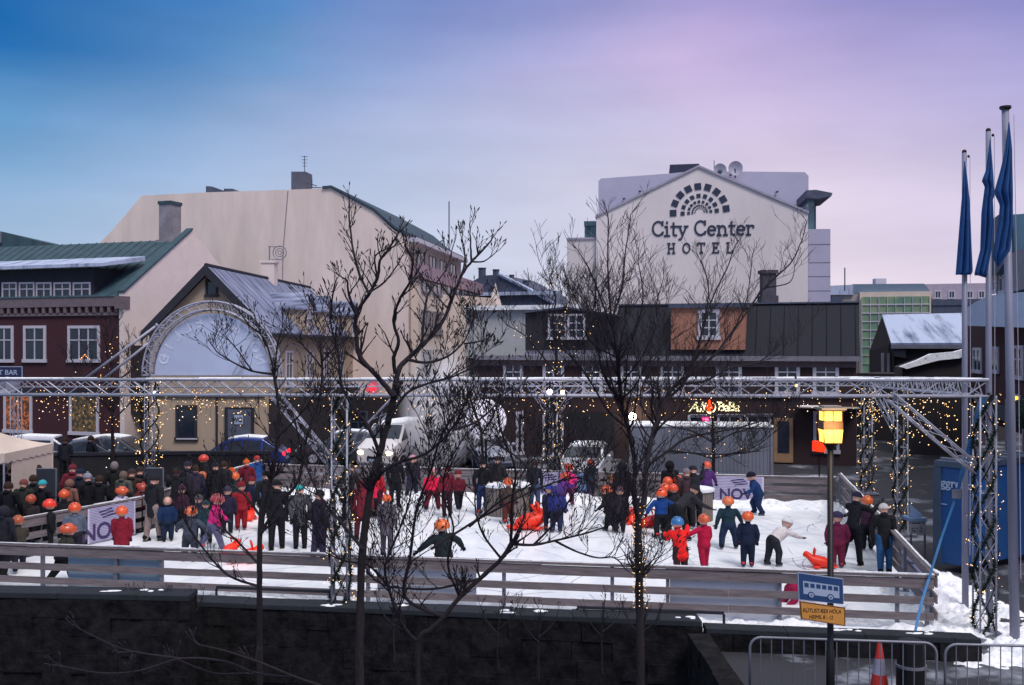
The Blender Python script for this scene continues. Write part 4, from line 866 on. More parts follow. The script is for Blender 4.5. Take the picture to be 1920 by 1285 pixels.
brace(n2 + Vector((-1.25, 0, -.15)), n2 + Vector((-.1, 0, -1.55))); brace(n2 + Vector((1.15, 0, -.15)), n2 + Vector((.1, 0, -1.25)))
f1 = posts['f1']; brace(f1 + Vector((-.9, 0, -.15)), f1 + Vector((-.1, 0, -1.3))); brace(f1 + Vector((.9, 0, -.15)), f1 + Vector((.1, 0, -1.3)))
sp_ = posts['s']; brace(NR + Vector((-1.75, 0, -.15)), NR + Vector((-.15, 0, -1.5))); brace(sp_ + Vector((-.3, 1.3, -.15)), sp_ + Vector((-.0, .1, -1.5)))
# ---- arch with screen on the far beam
D_ = 38.1; ac = Wp(398, 704, D_); Ro = 128 / F * D_; Ri = 108 / F * D_
ar = thing('truss_arch', 'semicircular lattice arch standing on the far beam, with a pale ghostly screen', 'arch', tuple(ac))
def arcp(rad, yo, n=40, zs=1.08): return [ac + Vector((rad * math.cos(math.pi * k / n), yo, rad * zs * math.sin(math.pi * k / n))) for k in range(n + 1)]
for rad, yo in ((Ro, -.2), (Ro, .25), (Ri + .12, -.2), (Ri + .12, .25)):
    b = MB(); b.tube(arcp(rad, yo), .035, 6); b.build('arch_tube', M['alu'], ar, smooth=True)
b = MB(); n = 40
for yo in (-.2, .25):
    A, B = arcp(Ro, yo), arcp(Ri + .12, yo)
    for k in range(n): b.tube([A[k], B[k + 1]] if k % 2 else [B[k], A[k + 1]], .015, 4)
A, B = arcp(Ro, -.2), arcp(Ro, .25); A2, B2 = arcp(Ri + .12, -.2), arcp(Ri + .12, .25)
for k in range(n): b.tube([A[k], B[k + 1]] if k % 2 else [B[k], A[k + 1]], .015, 4); b.tube([A2[k], B2[k + 1]] if k % 2 else [B2[k], A2[k + 1]], .015, 4)
b.build('lattice', M['alu'], ar)
b = MB(); pl = arcp(Ri, 0, 40); b.prism(pl, (0, .02, 0)); b.build('screen', mat('pale screen cloth', (172, 184, 212), .8, var=.07, scale=.8), ar)
b = MB(); b.tube([ac + Vector((-Ro - .1, 0, 0)), ac + Vector((Ro + .1, 0, 0))], .04, 6); b.tube([ac + Vector((Ri * .83, -.2, Ri * .8)), ac + Vector((Ri * .38, -.3, .0))], .03, 6); b.tube([ac + Vector((Ri * .62, -.2, Ri * .35)), ac + Vector((Ri * .48, -.3, .0))], .03, 6); b.build('strut', M['alu'], ar)
ghost = mat('faint screen lettering', (192, 200, 222), .8)
word = 'NOVASVELLIÐ'[::-1]
for i, chh in enumerate(word):
    th = R(163 - i * 14.6); rad = Ri * .80
    cu = bpy.data.curves.new('l', 'FONT'); cu.body = chh; cu.size = .52; cu.extrude = .002; cu.offset = .015; cu.align_x = 'CENTER'
    o = bpy.data.objects.new('l', cu); me = bpy.data.meshes.new_from_object(o); bpy.data.objects.remove(o)
    ph = th - math.pi / 2; cp, sp2 = math.cos(ph), math.sin(ph)
    for v in me.vertices:
        x, y = -v.co.x, v.co.y; v.co = Vector((rad * math.cos(th) + x * cp - y * sp2, -.01 - v.co.z, rad * 1.08 * math.sin(th) + x * sp2 + y * cp))
    me.materials.clear(); me.materials.append(ghost); q = bpy.data.objects.new('letter', me); C.objects.link(q); q.parent = ar
for lab, pa, pb_ in (('upper pale stay rod slanting from the arch down to the beam at left', (296, 609), (160, 710)), ('lower pale stay rod slanting from the arch down to the beam at left', (301, 626), (190, 714))):
    q0 = Wp(*pa, D_); q1 = Wp(*pb_, D_ - .2); b = MB(); b.tube([q0, q1], .05, 8); b.tube([q0, q0.lerp(q1, .02)], .08, 8); tag(b.build('stay_rod', M['alu'], smooth=True), lab, 'stay rod', group='stay rods of the arch')
# ---- stage lights on the beams
def lamp_ball(px, py, D, rad, m, label, cat='lamp', name='stage_light'):
    p = Wp(px, py, D); t = thing(name, label, cat, tuple(p)); b = MB(); b.ball((0, 0, 0), rad, 10, 7); b.build('lamp_glass', m, t, local=True, smooth=True)
    b = MB(); b.tube([(0, .0, rad * .6), (0, 0.05, rad + .16)], .02, 5); b.ball((0, rad * .7, 0), (rad * 1.1, rad * .9, rad * 1.1), 8, 5); b.build('housing', M['black'], t, local=True); return t
lamp_ball(1031, 735, 18.9, .05, mat('violet white light', (240, 220, 255), .4, emit=(236, 205, 255), es=45), 'bright violet-white stage light on the beam above the far skaters')
lamp_ball(1055, 736, 18.9, .036, mat('yellow white light', (255, 240, 200), .4, emit=(255, 226, 160), es=35), 'smaller yellowish stage light right of the violet-white one')
lamp_ball(290, 736, 19.3, .028, mat('cold white light', (230, 235, 255), .4, emit=(220, 228, 255), es=8), 'tiny cold white light under the beam left of the arch door')
lamp_ball(1493, 723, 18.6, .028, M['bulb'], 'small warm lamp on the beam above the street lantern')
# ---- red neon shop signs
w_n = Wall(560, 60, 720, 60)
s1 = thing('neon_sign', 'glowing red neon sign behind the beam, left of the big bare tree', 'sign', tuple(w_n.P(590, 735)))
b = MB(); rn = random.Random(3)
for k in range(7): x = 575 + k * 5.2; b.tube([w_n.P(x, 731 + rn.uniform(-2, 2)), w_n.P(x + 2.2, 738), w_n.P(x + 4, 732 + rn.uniform(-2, 3))], .05, 5)
b.build('neon_tube', mat('red neon', (255, 60, 40), .4, emit=(255, 50, 34), es=2.2), s1); b = MB(); w_n.pbox(b, 570, 729, 612, 742, -.3, -.08); b.build('sign_board', M['darkwall'], s1)
s2 = thing('round_sign', 'round glowing pink-red sign behind the beam beside the tree trunk', 'sign', tuple(w_n.P(698, 729)))
cc = w_n.P(698, 728); b = MB(); b.prism([cc + Vector((.42 * math.cos(k * math.pi / 12), 0, .42 * math.sin(k * math.pi / 12))) for k in range(24)], (0, .1, 0)); b.build('sign_disc', mat('red round sign', (200, 100, 112), .5, emit=(255, 70, 90), es=.22), s2)
b = MB(); b.prism([cc + Vector((.02 + .2 * math.cos(k * math.pi / 8), -.03, .2 * math.sin(k * math.pi / 8))) for k in range(16)], (0, .02, 0)); b.build('sign_dot', mat('red dot', (255, 60, 70), .5, emit=(255, 50, 70), es=.8), s2)
b = MB(); b.tube([cc + Vector((0, .1, 0)), cc + Vector((0, 2, 0))], .04, 5); b.build('bracket', M['black'], s2)
# dark shop fronts in shade between beige house and dark house
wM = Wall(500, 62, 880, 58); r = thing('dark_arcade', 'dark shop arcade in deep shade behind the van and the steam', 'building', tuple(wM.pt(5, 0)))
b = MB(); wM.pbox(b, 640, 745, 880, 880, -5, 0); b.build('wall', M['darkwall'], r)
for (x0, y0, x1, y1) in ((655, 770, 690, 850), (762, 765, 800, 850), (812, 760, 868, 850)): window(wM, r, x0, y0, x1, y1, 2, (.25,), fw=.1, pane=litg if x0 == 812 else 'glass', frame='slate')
# big balloon lamp
bp_ = Wp(911, 787, 41.5); t = thing('balloon_lamp', 'large glowing white balloon sphere behind the far rail, beside the steam', 'lamp', (bp_.x, bp_.y, 0))
b = MB(); b.ball((0, 0, bp_.z), .84, 28, 18); b.build('balloon', mat('balloon skin', (226, 222, 236), .5, emit=(225, 220, 240), es=.5), t, local=True, smooth=True)
b = MB(); b.tube([(0, 0, 0), (0, 0, bp_.z - .83)], .05, 8); b.tube([(-.6, 0, .02), (.6, 0, .02)], .04, 6); b.tube([(0, -.6, .02), (0, .6, .02)], .04, 6); b.build('stand', M['black'], t, local=True)
# ---- flag poles
for (xt, yt, xb, yb, rad, lab, fl_pts, ball) in (
  (1808, 287, 1810, 1143, .065, 'leftmost and shortest looking of the three flagpoles', [(1808, 303), (1812, 330), (1817, 380), (1822, 510), (1818, 516), (1796, 512), (1792, 516), (1797, 450), (1803, 370), (1806, 320)], 0),
  (1853, 247, 1855, 1175, .065, 'middle of the three flagpoles, partly hidden by its limp flag', [(1856, 262), (1861, 330), (1863, 368), (1860, 372), (1862, 420), (1857, 470), (1848, 520), (1826, 518), (1838, 470), (1840, 400), (1846, 350), (1840, 340), (1848, 320), (1852, 290)], 0),
  (1885, 207, 1903, 1205, .085, 'rightmost and tallest flagpole with flat disc on top', [(1891, 230), (1896, 280), (1897, 420), (1892, 470), (1870, 500), (1861, 480), (1872, 420), (1875, 385), (1864, 362), (1876, 320), (1885, 280)], 1)):
    Db = F * H / (yb - HY); top = Wp(xt, yt, Db); bot = Wp(xb, yb, Db); bot.z = 0
    t = thing('flagpole', lab, 'flagpole', tuple(bot), group='flagpoles on the right'); b = MB(); b.tube([bot, top], [rad, rad * .72], 14); b.build('pole', M['pole'], t, smooth=True)
    b = MB()
    if ball: b.tube([top, top + Vector((0, 0, .03)), top + Vector((0, 0, .07)), top + Vector((0, 0, .08))], [.06, .10, .10, .03], 14)
    else: b.ball(tuple(top + Vector((0, 0, .02))), .05, 8, 6); b.ball(tuple(top + Vector((.06, -.06, -.08))), .03, 6, 4)
    b.build('finial', M['black'], t)
    b = MB(); b.tube([top + Vector((rad * 1.3, -rad, -.1)), bot.lerp(top, .5) + Vector((rad * 1.3, -rad, 0)), bot.lerp(top, .12) + Vector((rad, -rad, 0))], .006, 4); b.build('halyard', M['whitetrim'], t)
    fp = [Wp(x, y, Db - rad - .03) for x, y in fl_pts]; cxm = sum((p.x for p in fp)) / len(fp)
    # limp cloth: the outline is filled with vertical folds of real depth
    xs = [p.x for p in fp]; zs_ = [p.z for p in fp]; z0_, z1_ = min(zs_), max(zs_); rowsN, cols = 46, 16; vs = []
    def span(z):
        hit = []
        for i in range(len(fp)):
            p, q = fp[i], fp[(i + 1) % len(fp)]
            if (p.z - z) * (q.z - z) <= 0 and abs(p.z - q.z) > 1e-6: hit.append(p.x + (q.x - p.x) * (z - p.z) / (q.z - p.z))
        return (min(hit), max(hit)) if len(hit) > 1 else (xs[0], xs[0] + .01)
    for j in range(rowsN + 1):
        z = z1_ - .001 - (z1_ - z0_ - .002) * j / rowsN; xa, xb_ = span(z); wdt = xb_ - xa
        for i in range(cols + 1):
            u = i / cols; vs.append((xa + wdt * u, fp[0].y - wdt * .45 * (.5 + .5 * math.sin(u * 15 + j * .05 + 3 * rad * 20)) * (1 - abs(2 * u - 1) ** 4) - .01, z))
    fs = [(j * (cols + 1) + i, j * (cols + 1) + i + 1, (j + 1) * (cols + 1) + i + 1, (j + 1) * (cols + 1) + i) for j in range(rowsN) for i in range(cols)]
    b = MB(); b.add(vs, fs); o = b.build('flag', M['flag'], None, smooth=True); sd_ = o.modifiers.new('th', 'SOLIDIFY'); sd_.thickness = .012; o.parent = t; o.location = -Vector(t.location)
# ---- blue ratchet strap
pts_ = [Wp(1845, 742, 18.55), Wp(1812, 860, 18.7), Wp(1795, 925, 18.8), Wp(1765, 1010, 18.8), Wp(1742, 1085, 18.7), Wp(1728, 1130, 18.3), Wp(1714, 1195, 17.7)]
r = thing('ratchet_strap', 'blue ratchet strap running from the truss corner down to the rail end', 'strap', tuple(pts_[-1]))
b = MB()
for i in range(len(pts_) - 1):
    p, q = pts_[i], pts_[i + 1]; wv = Vector((.055 * (1.0 if i < 2 else .5), 0, .01)); wq = Vector((.055 * (1.0 if i < 1 else .45), 0, .01)); b.prism([p - wv, q - wq, q + wq, p + wv], (0, .012, 0))
b.build('webbing', M['strap'], r); b = MB(); q = pts_[2]; b.box(q.x - .1, q.y - .05, q.z - .09, q.x + .07, q.y - .0, q.z + .07); b.build('ratchet', M['steel'], r)
# ---- street lantern
Dl = 14.0; p = Wp(1557, 1000, Dl); r = thing('street_lantern', 'tall dark street lantern with four glowing yellow panes in front of the rink', 'lantern', (p.x, p.y, 0))
b = MB(); b.tube([(0, 0, 0), (0, 0, 1.1), (0, 0, 1.12), (0, 0, 3.95)], [.062, .058, .045, .042], 12); b.build('pole', M['black'], r, local=True, smooth=True)
zc = lambda y: H - (y - HY) / F * Dl; x_ = 16.5 / F * Dl
glow = mat('lantern glass', (255, 190, 60), .4, emit=(255, 200, 90), es=1.7); glow2 = mat('lantern glass hot', (255, 230, 140), .4, emit=(255, 214, 110), es=3.0)
for (y0, y1, xa, xb_, nm_) in ((770, 788.5, .118, .118, 'upper'), (805, 829, .132, .112, 'lower')):
    z1, z0 = zc(y0), zc(y1)
    for sx in (-1, 1):
        b = MB(); q = [(0.006 * sx, z1), (xa * sx, z1), (xb_ * sx, z0), (0.006 * sx, z0)]
        b.prism([(x, -xa, z) for x, z in q], (0, .006, 0)); b.prism([(x, xa, z) for x, z in q], (0, -.006, 0)); b.build('pane', glow if sx > 0 else glow, r, local=True)
        b = MB(); b.prism([(xa * sx, -xa + .01, z1), (xa * sx, xa - .01, z1), (xb_ * sx, xb_ - .01, z0), (xb_ * sx, -xb_ + .01, z0)], (-.006 * sx, 0, 0)); b.build('pane', glow, r, local=True)
    b = MB(); b.ball((0, 0, (z0 + z1) / 2 - .02), (.04, .04, .06), 8, 6); b.build('light_bulb', glow2, r, local=True)
b = MB()
for (y, h_, k) in ((768.5, .03, .15), (770, .012, .13), (789.5, .012, .125), (804, .012, .138), (830, .014, .122)): z = zc(y); b.box(-k, -k, z - h_ / 2, k, k, z + h_ / 2)
for sx in (-1, 0, 1):
    for sy in (-1, 1): b.tube([(sx * .122, sy * .122, zc(829)), (sx * .126, sy * .126, zc(770))], .007, 4)
b.build('lantern_frame', M['lampbrown'], r, local=True)
b = MB(); b.box(-.132, -.132, zc(803.5), .132, .132, zc(790)); b.build('band', M['lampbrown'], r, local=True)
b = MB(); b.box(-.17, -.17, zc(768), .17, .17, zc(764)); b.box(-.125, -.125, zc(764), .125, .125, zc(761)); b.build('lantern_cap', mat('snowy cap', (150, 140, 132), .8), r, local=True)
b = MB(); b.tube([(0, 0, zc(843)), (0, 0, zc(831))], [.05, .11], 10); b.build('neck', M['black'], r, local=True)
ll = bpy.data.lights.new('lantern_light', 'POINT'); ll.energy = 14; ll.color = (1, .66, .3); ll.shadow_soft_size = .15; lo = bpy.data.objects.new('lantern_light', ll); C.objects.link(lo); lo.location = (p.x, p.y - .35, zc(800)); 
# ---- bus sign hung on the lantern pole
wL = Wall(1494, 13.55, 1580, 13.85)
r = thing('bus_sign', 'blue bus parking sign with a white bus, fixed to the lantern pole', 'sign', tuple(wL.P(1537, 1100)))
S0 = wL.P(1494, 1073); S1 = wL.P(1579, 1085); S2 = wL.P(1580, 1133); S3 = wL.P(1496, 1124)
def quadmap(u, v, off): p = (S3.lerp(S2, u)).lerp(S0.lerp(S1, u), v); return p + wL.n * off
def qpoly(mb, uv, o0, o1): mb.prism([quadmap(u, v, o0) for u, v in uv], wL.n * (o1 - o0))
b = MB(); qpoly(b, [(0, 0), (1, 0), (1, 1), (0, 1)], 0, .02); b.build('sign_plate', M['signwhite'], r)
b = MB(); qpoly(b, [(.015, .025), (.985, .025), (.985, .975), (.015, .975)], .0203, .024); b.build('blue_field', M['signblue'], r)
b = MB(); qpoly(b, [(.10, .24), (.90, .22), (.90, .68), (.89, .70), (.10, .72)], .0243, .027); bus = b.build('bus_symbol', M['signwhite'], r)
b = MB()
for k in range(6): u = .125 + k * .13; qpoly(b, [(u, .50), (u + .095, .50), (u + .095, .66), (u, .66)], .0273, .029)
for u in (.27, .70): qpoly(b, [(u + .075 * math.cos(t * math.pi / 8), .23 + .12 * math.sin(t * math.pi / 8)) for t in range(16)], .0273, .029)
b.build('bus_windows', M['signblue'], r)
for u in (.27, .70):
    b = MB(); qpoly(b, [(u + .052 * math.cos(t * math.pi / 8), .22 + .085 * math.sin(t * math.pi / 8)) for t in range(16)], .0293, .031); o = b.build('bus_wheel', M['signwhite'], r)
    b = MB(); qpoly(b, [(u + .02 * math.cos(t * math.pi / 6), .22 + .033 * math.sin(t * math.pi / 6)) for t in range(12)], .0313, .033); b.build('hub', M['signblue'], o)
r2 = thing('yellow_sign', 'dull orange sign with dark lettering hanging below the blue bus sign', 'sign', tuple(wL.P(1540, 1150)))
S0, S1, S2, S3 = wL.P(1498, 1127), wL.P(1583, 1139), wL.P(1583, 1174), wL.P(1501, 1160)
b = MB(); qpoly(b, [(0, 0), (1, 0), (1, 1), (0, 1)], 0, .018); b.build('sign_plate', M['signyellow'], r2)
b = MB()
for uv in ([(0, 0), (1, 0), (1, .05), (0, .05)], [(0, .95), (1, .95), (1, 1), (0, 1)], [(0, .05), (.02, .05), (.02, .95), (0, .95)], [(.98, .05), (1, .05), (1, .95), (.98, .95)]): qpoly(b, uv, .0183, .021)
b.build('border', mat('sign border brown', (96, 50, 34), .6), r2)
for txt, x, y, sz_ in (('RÚTUSTÆÐI HÓLA', 1540, 1145.5, .076), ('HEIMIL 8 - 12', 1538, 1157, .072)):
    text_on(wL, r2, txt, x, y, sz_, M['signdark'], .02, .002, rot=-.13 if True else 0)
# ---- crowd barriers
def barrier(pa, pb_, label):
    p, q = Vector(pa), Vector(pb_); d = (q - p); L_ = d.length; d.normalize(); m_ = (p + q) / 2
    r = thing('crowd_barrier', label, 'crowd barrier', tuple(m_), group='steel crowd barriers by the street')
    b = MB(); rr_ = .16; path = [p + Vector((0, 0, .22))] + [p + Vector((0, 0, 1.1 - rr_))] + [p + d * (rr_ - rr_ * math.cos(a_ * math.pi / 10)) + Vector((0, 0, 1.1 - rr_ + rr_ * math.sin(a_ * math.pi / 10))) for a_ in range(1, 5)] + [p + d * rr_ + Vector((0, 0, 1.1))]
    path += [q - d * rr_ + Vector((0, 0, 1.1))] + [q - d * (rr_ - rr_ * math.cos(a_ * math.pi / 10)) + Vector((0, 0, 1.1 - rr_ + rr_ * math.sin(a_ * math.pi / 10))) for a_ in range(4, 0, -1)] + [q + Vector((0, 0, 1.1 - rr_)), q + Vector((0, 0, .22)), p + Vector((0, 0, .22))]
    b.tube(path, .02, 8); b.build('frame', M['steel'], r, smooth=True)
    n = int(L_ / .145)
    for k in range(1, n): x = p + d * (L_ * k / n); b = MB(); b.tube([x + Vector((0, 0, .22)), x + Vector((0, 0, 1.09))], .008, 5); b.build('bar', M['steel'], r)
    nn = Vector((d.y, -d.x, 0))
    for x in (p + d * .35, q - d * .35): b = MB(); b.tube([x - nn * .3 + Vector((0, 0, .02)), x + Vector((0, 0, .24)), x + nn * .3 + Vector((0, 0, .02))], .018, 6); b.build('foot', M['steel'], r)
g = lambda px, D: Vector(((px - 960) / F * D, D, 0))
barrier(g(1406, 14.65), g(1756, 14.35), 'left steel crowd barrier with vertical bars, behind the lantern pole'); barrier(g(1772, 14.3), g(2130, 14.1), 'right steel crowd barrier running out of the picture at lower right')
# ---- cone and bollard
q = g(1649, 15.55); r = thing('traffic_cone', 'red and white traffic cone behind the left crowd barrier', 'traffic cone', tuple(q))
b = MB(); b.box(-.19, -.19, 0, .19, .19, .04); b.build('cone_base', M['rubber'], r, local=True)
def frus(z0, z1, m_, nm_): b = MB(); f_ = lambda z: .15 - z * .155; b.tube([(0, 0, z0), (0, 0, z1)], [f_(z0), f_(z1)], 16); b.build(nm_, m_, r, local=True)
cr = mat('cone red', (190, 52, 48), .6); frus(.04, .28, cr, 'lower_band'); frus(.281, .52, mat('cone white', (150, 146, 170), .6), 'white_band'); frus(.521, .78, cr, 'tip')
q = g(1708, 15.2); r = thing('bollard', 'thick black bollard with pale band, right of the traffic cone', 'bollard', tuple(q))
b = MB(); b.tube([(0, 0, 0), (0, 0, .5), (0, 0, .56), (0, 0, .88), (0, 0, .90)], [.21, .215, .20, .19, .15], 20); b.build('body', M['black'], r, local=True, smooth=False); b = MB(); b.tube([(0, 0, .50), (0, 0, .54)], .224, 20); b.build('band', M['steel'], r, local=True)
# ---- bench rails on the wall
for (xa, xb_, y, D1, lab) in ((1082, 1358, 1142, 18.6, 'long dark bench-like bar over the wall right of the fairy-lit trunk'), (405, 628, 1104, 19.9, 'dark bar over the wall below the skaters left of the big tree')):
    p, q = Wp(xa, y, D1), Wp(xb_, y + (xb_ - xa) * .04, D1 - (xb_ - xa) * .0012); r = thing('wall_bar', lab, 'handrail', (p.x, p.y, 0)); b = MB(); b.prism([p, q, q + Vector((0, .06, 0)), p + Vector((0, .06, 0))], (0, 0, .05)); b.build('bar', M['darktrim'], r)
    for e in (p, q): b = MB(); b.tube([(e.x, e.y + .03, 0.0), (e.x, e.y + .03, e.z - .002)], .025, 6); b.build('bar_post', M['darktrim'], r)
# ---- tent
q = Vector((-16.0, 30.4, 0)); r = thing('market_tent', 'small white pointed market tent at the left edge above the crowd', 'tent', tuple(q))
hw = 1.55; ze_, zt = 2.25, 2.8
b = MB(); cs = [Vector((-hw, -hw, ze_)), Vector((hw, -hw, ze_)), Vector((hw, hw, ze_)), Vector((-hw, hw, ze_))]; top = Vector((0, 0, zt + .15))
n = 10
for k in range(4):
    A, B = cs[k], cs[(k + 1) % 4]
    for i in range(n):
        for j in range(n):
            def pp(i, j): t = j / n; e = A.lerp(B, i / n); c_ = e.lerp(top, t); c_.z = ze_ + (top.z - ze_) * (t ** 1.5); return c_
            b.add([pp(i, j), pp(i + 1, j), pp(i + 1, j + 1), pp(i, j + 1)], [(0, 1, 2, 3)])
b.build('canopy', M['canvas'], r, local=True)
b = MB()
for k in range(4):
    A, B = cs[k], cs[(k + 1) % 4]; m_ = 24
    for i in range(m_):
        p0_, p1_ = A.lerp(B, i / m_), A.lerp(B, (i + 1) / m_); d_ = .25 + .05 * abs(math.sin(i * math.pi / 3)); d2 = .25 + .05 * abs(math.sin((i + 1) * math.pi / 3)); b.add([p0_, p1_, p1_ - Vector((0, 0, d2)), p0_ - Vector((0, 0, d_))], [(0, 1, 2, 3)])
b.build('valance', M['canvas'], r, local=True)
b = MB(); b.box(-hw + .03, hw - .06, .05, hw, hw - .03, ze_ - .1); b.box(hw - .05, -hw + .5, .05, hw - .02, hw - .07, ze_ - .1); b.build('side_cloth', M['canvas'], r, local=True)
for k in cs: b = MB(); b.tube([(k.x * .98, k.y * .98, 0), (k.x * .98, k.y * .98, ze_)], .03, 6); b.build('tent_pole', M['alu'], r, local=True)
# ---- dark planter wall behind the crowd
wQ = Wall(95, 39.5, 500, 40.2); r = thing('low_wall', 'dark low wall behind the crowd, in front of the parked cars', 'wall', tuple(wQ.pt(3, 0))); b = MB(); wQ.pbox(b, 60, 852, 505, 900, -.3, 0); b.build('masonry', mat('dark render', (36, 36, 40), .9, var=.2), r); b = MB(); wQ.pbox(b, 58, 850, 507, 851.6, -.35, .05); b.build('coping', M['darktrim'], r)
# notice boards near crowd
for (x0, y0, x1, y1, D1, lab) in ((68, 880, 104, 932, 29.6, 'thin steel-framed notice board beside the teal hat'), (275, 879, 305, 925, 29.9, 'dark notice board with pale top edge behind the adult in beige trousers'), (128, 898, 200, 940, 33, 'grey freight crate with dark holes behind the maroon coat')):
    wN = Wall(x0, D1, x1, D1); r = thing('notice_board' if 'board' in lab else 'crate', lab, 'board' if 'board' in lab else 'crate', tuple(wN.P((x0 + x1) / 2, y1))); r.location.z = 0
    b = MB(); wN.pbox(b, x0, y0, x1, y1, -.05, 0); b.build('board', mat('dark board', (40, 46, 56), .7) if 'board' in lab else M['slate'], r)
    b = MB(); wN.pbox(b, x0 - 1, y0 - 1.5, x1 + 1, y0, -.06, .01); wN.pbox(b, x1, y0, x1 + 1.2, y1, -.06, .01); b.build('board_frame', M['steel'], r)
    for x in (x0, x1): q = wN.P(x, y1, -.03); b = MB(); b.tube([q, (q.x, q.y, 0)], .02, 5); b.build('leg', M['steel'], r)
# ---- barrels (round slatted tables)
def barrel(px, ybase, rad, h_, label):
    q = G(px, ybase); q.y += rad; t = thing('barrel_table', label, 'barrel table', (q.x, q.y, 0.015), group='round slatted tables on the ice'); b = MB(); n = 34
    for k in range(n):
        a0, a1 = 2 * math.pi * k / n + .012, 2 * math.pi * (k + 1) / n - .012; v = [(rr_ * math.cos(a), rr_ * math.sin(a)) for a in (a0, a1) for rr_ in (rad, rad - .03)]
        b.hexa([(v[0][0], v[0][1], 0), (v[2][0], v[2][1], 0), (v[3][0], v[3][1], 0), (v[1][0], v[1][1], 0), (v[0][0], v[0][1], h_), (v[2][0], v[2][1], h_), (v[3][0], v[3][1], h_), (v[1][0], v[1][1], h_)])
    b.build('staves', M['barrel'], t, local=True); b = MB(); b.tube([(0, 0, h_ - .05), (0, 0, h_ + .02)], rad + .05, 34); b.build('table_top', M['panel'], t, local=True)
    b = MB(); b.tube([(0, 0, h_ + .021), (0, 0, h_ + .05)], [rad * .9, rad * .8], 24); b.build('snow_cover', M['snow'], t, local=True)
barrel(1306, 982, .60, .95, 'round slatted table in the rink right of the helmet cluster, snow on top'); barrel(950, 972, .72, .95, 'round slatted table in the rink behind the big tree branches, red toy in front')
# red lantern on stand by the shop
wX = Wall(1520, 40.5, 1560, 40.5); r = thing('red_lantern', 'glowing orange-red box lantern left of the street lantern pole', 'lantern', tuple(wX.P(1536, 838)))
b = MB(); wX.poly(b, [(1527, 828), (1546, 828), (1550, 838), (1546, 849), (1527, 846)], -.3, 0); b.build('lantern_glass', mat('red lantern glow', (255, 60, 20), .4, emit=(255, 44, 14), es=1.2), r); b = MB(); wX.pbox(b, 1525, 848, 1545, 852, -.35, .02); q = wX.P(1536, 852, -.15); b.tube([q, (q.x, q.y, 0)], .03, 6); b.build('stand', M['black'], r)
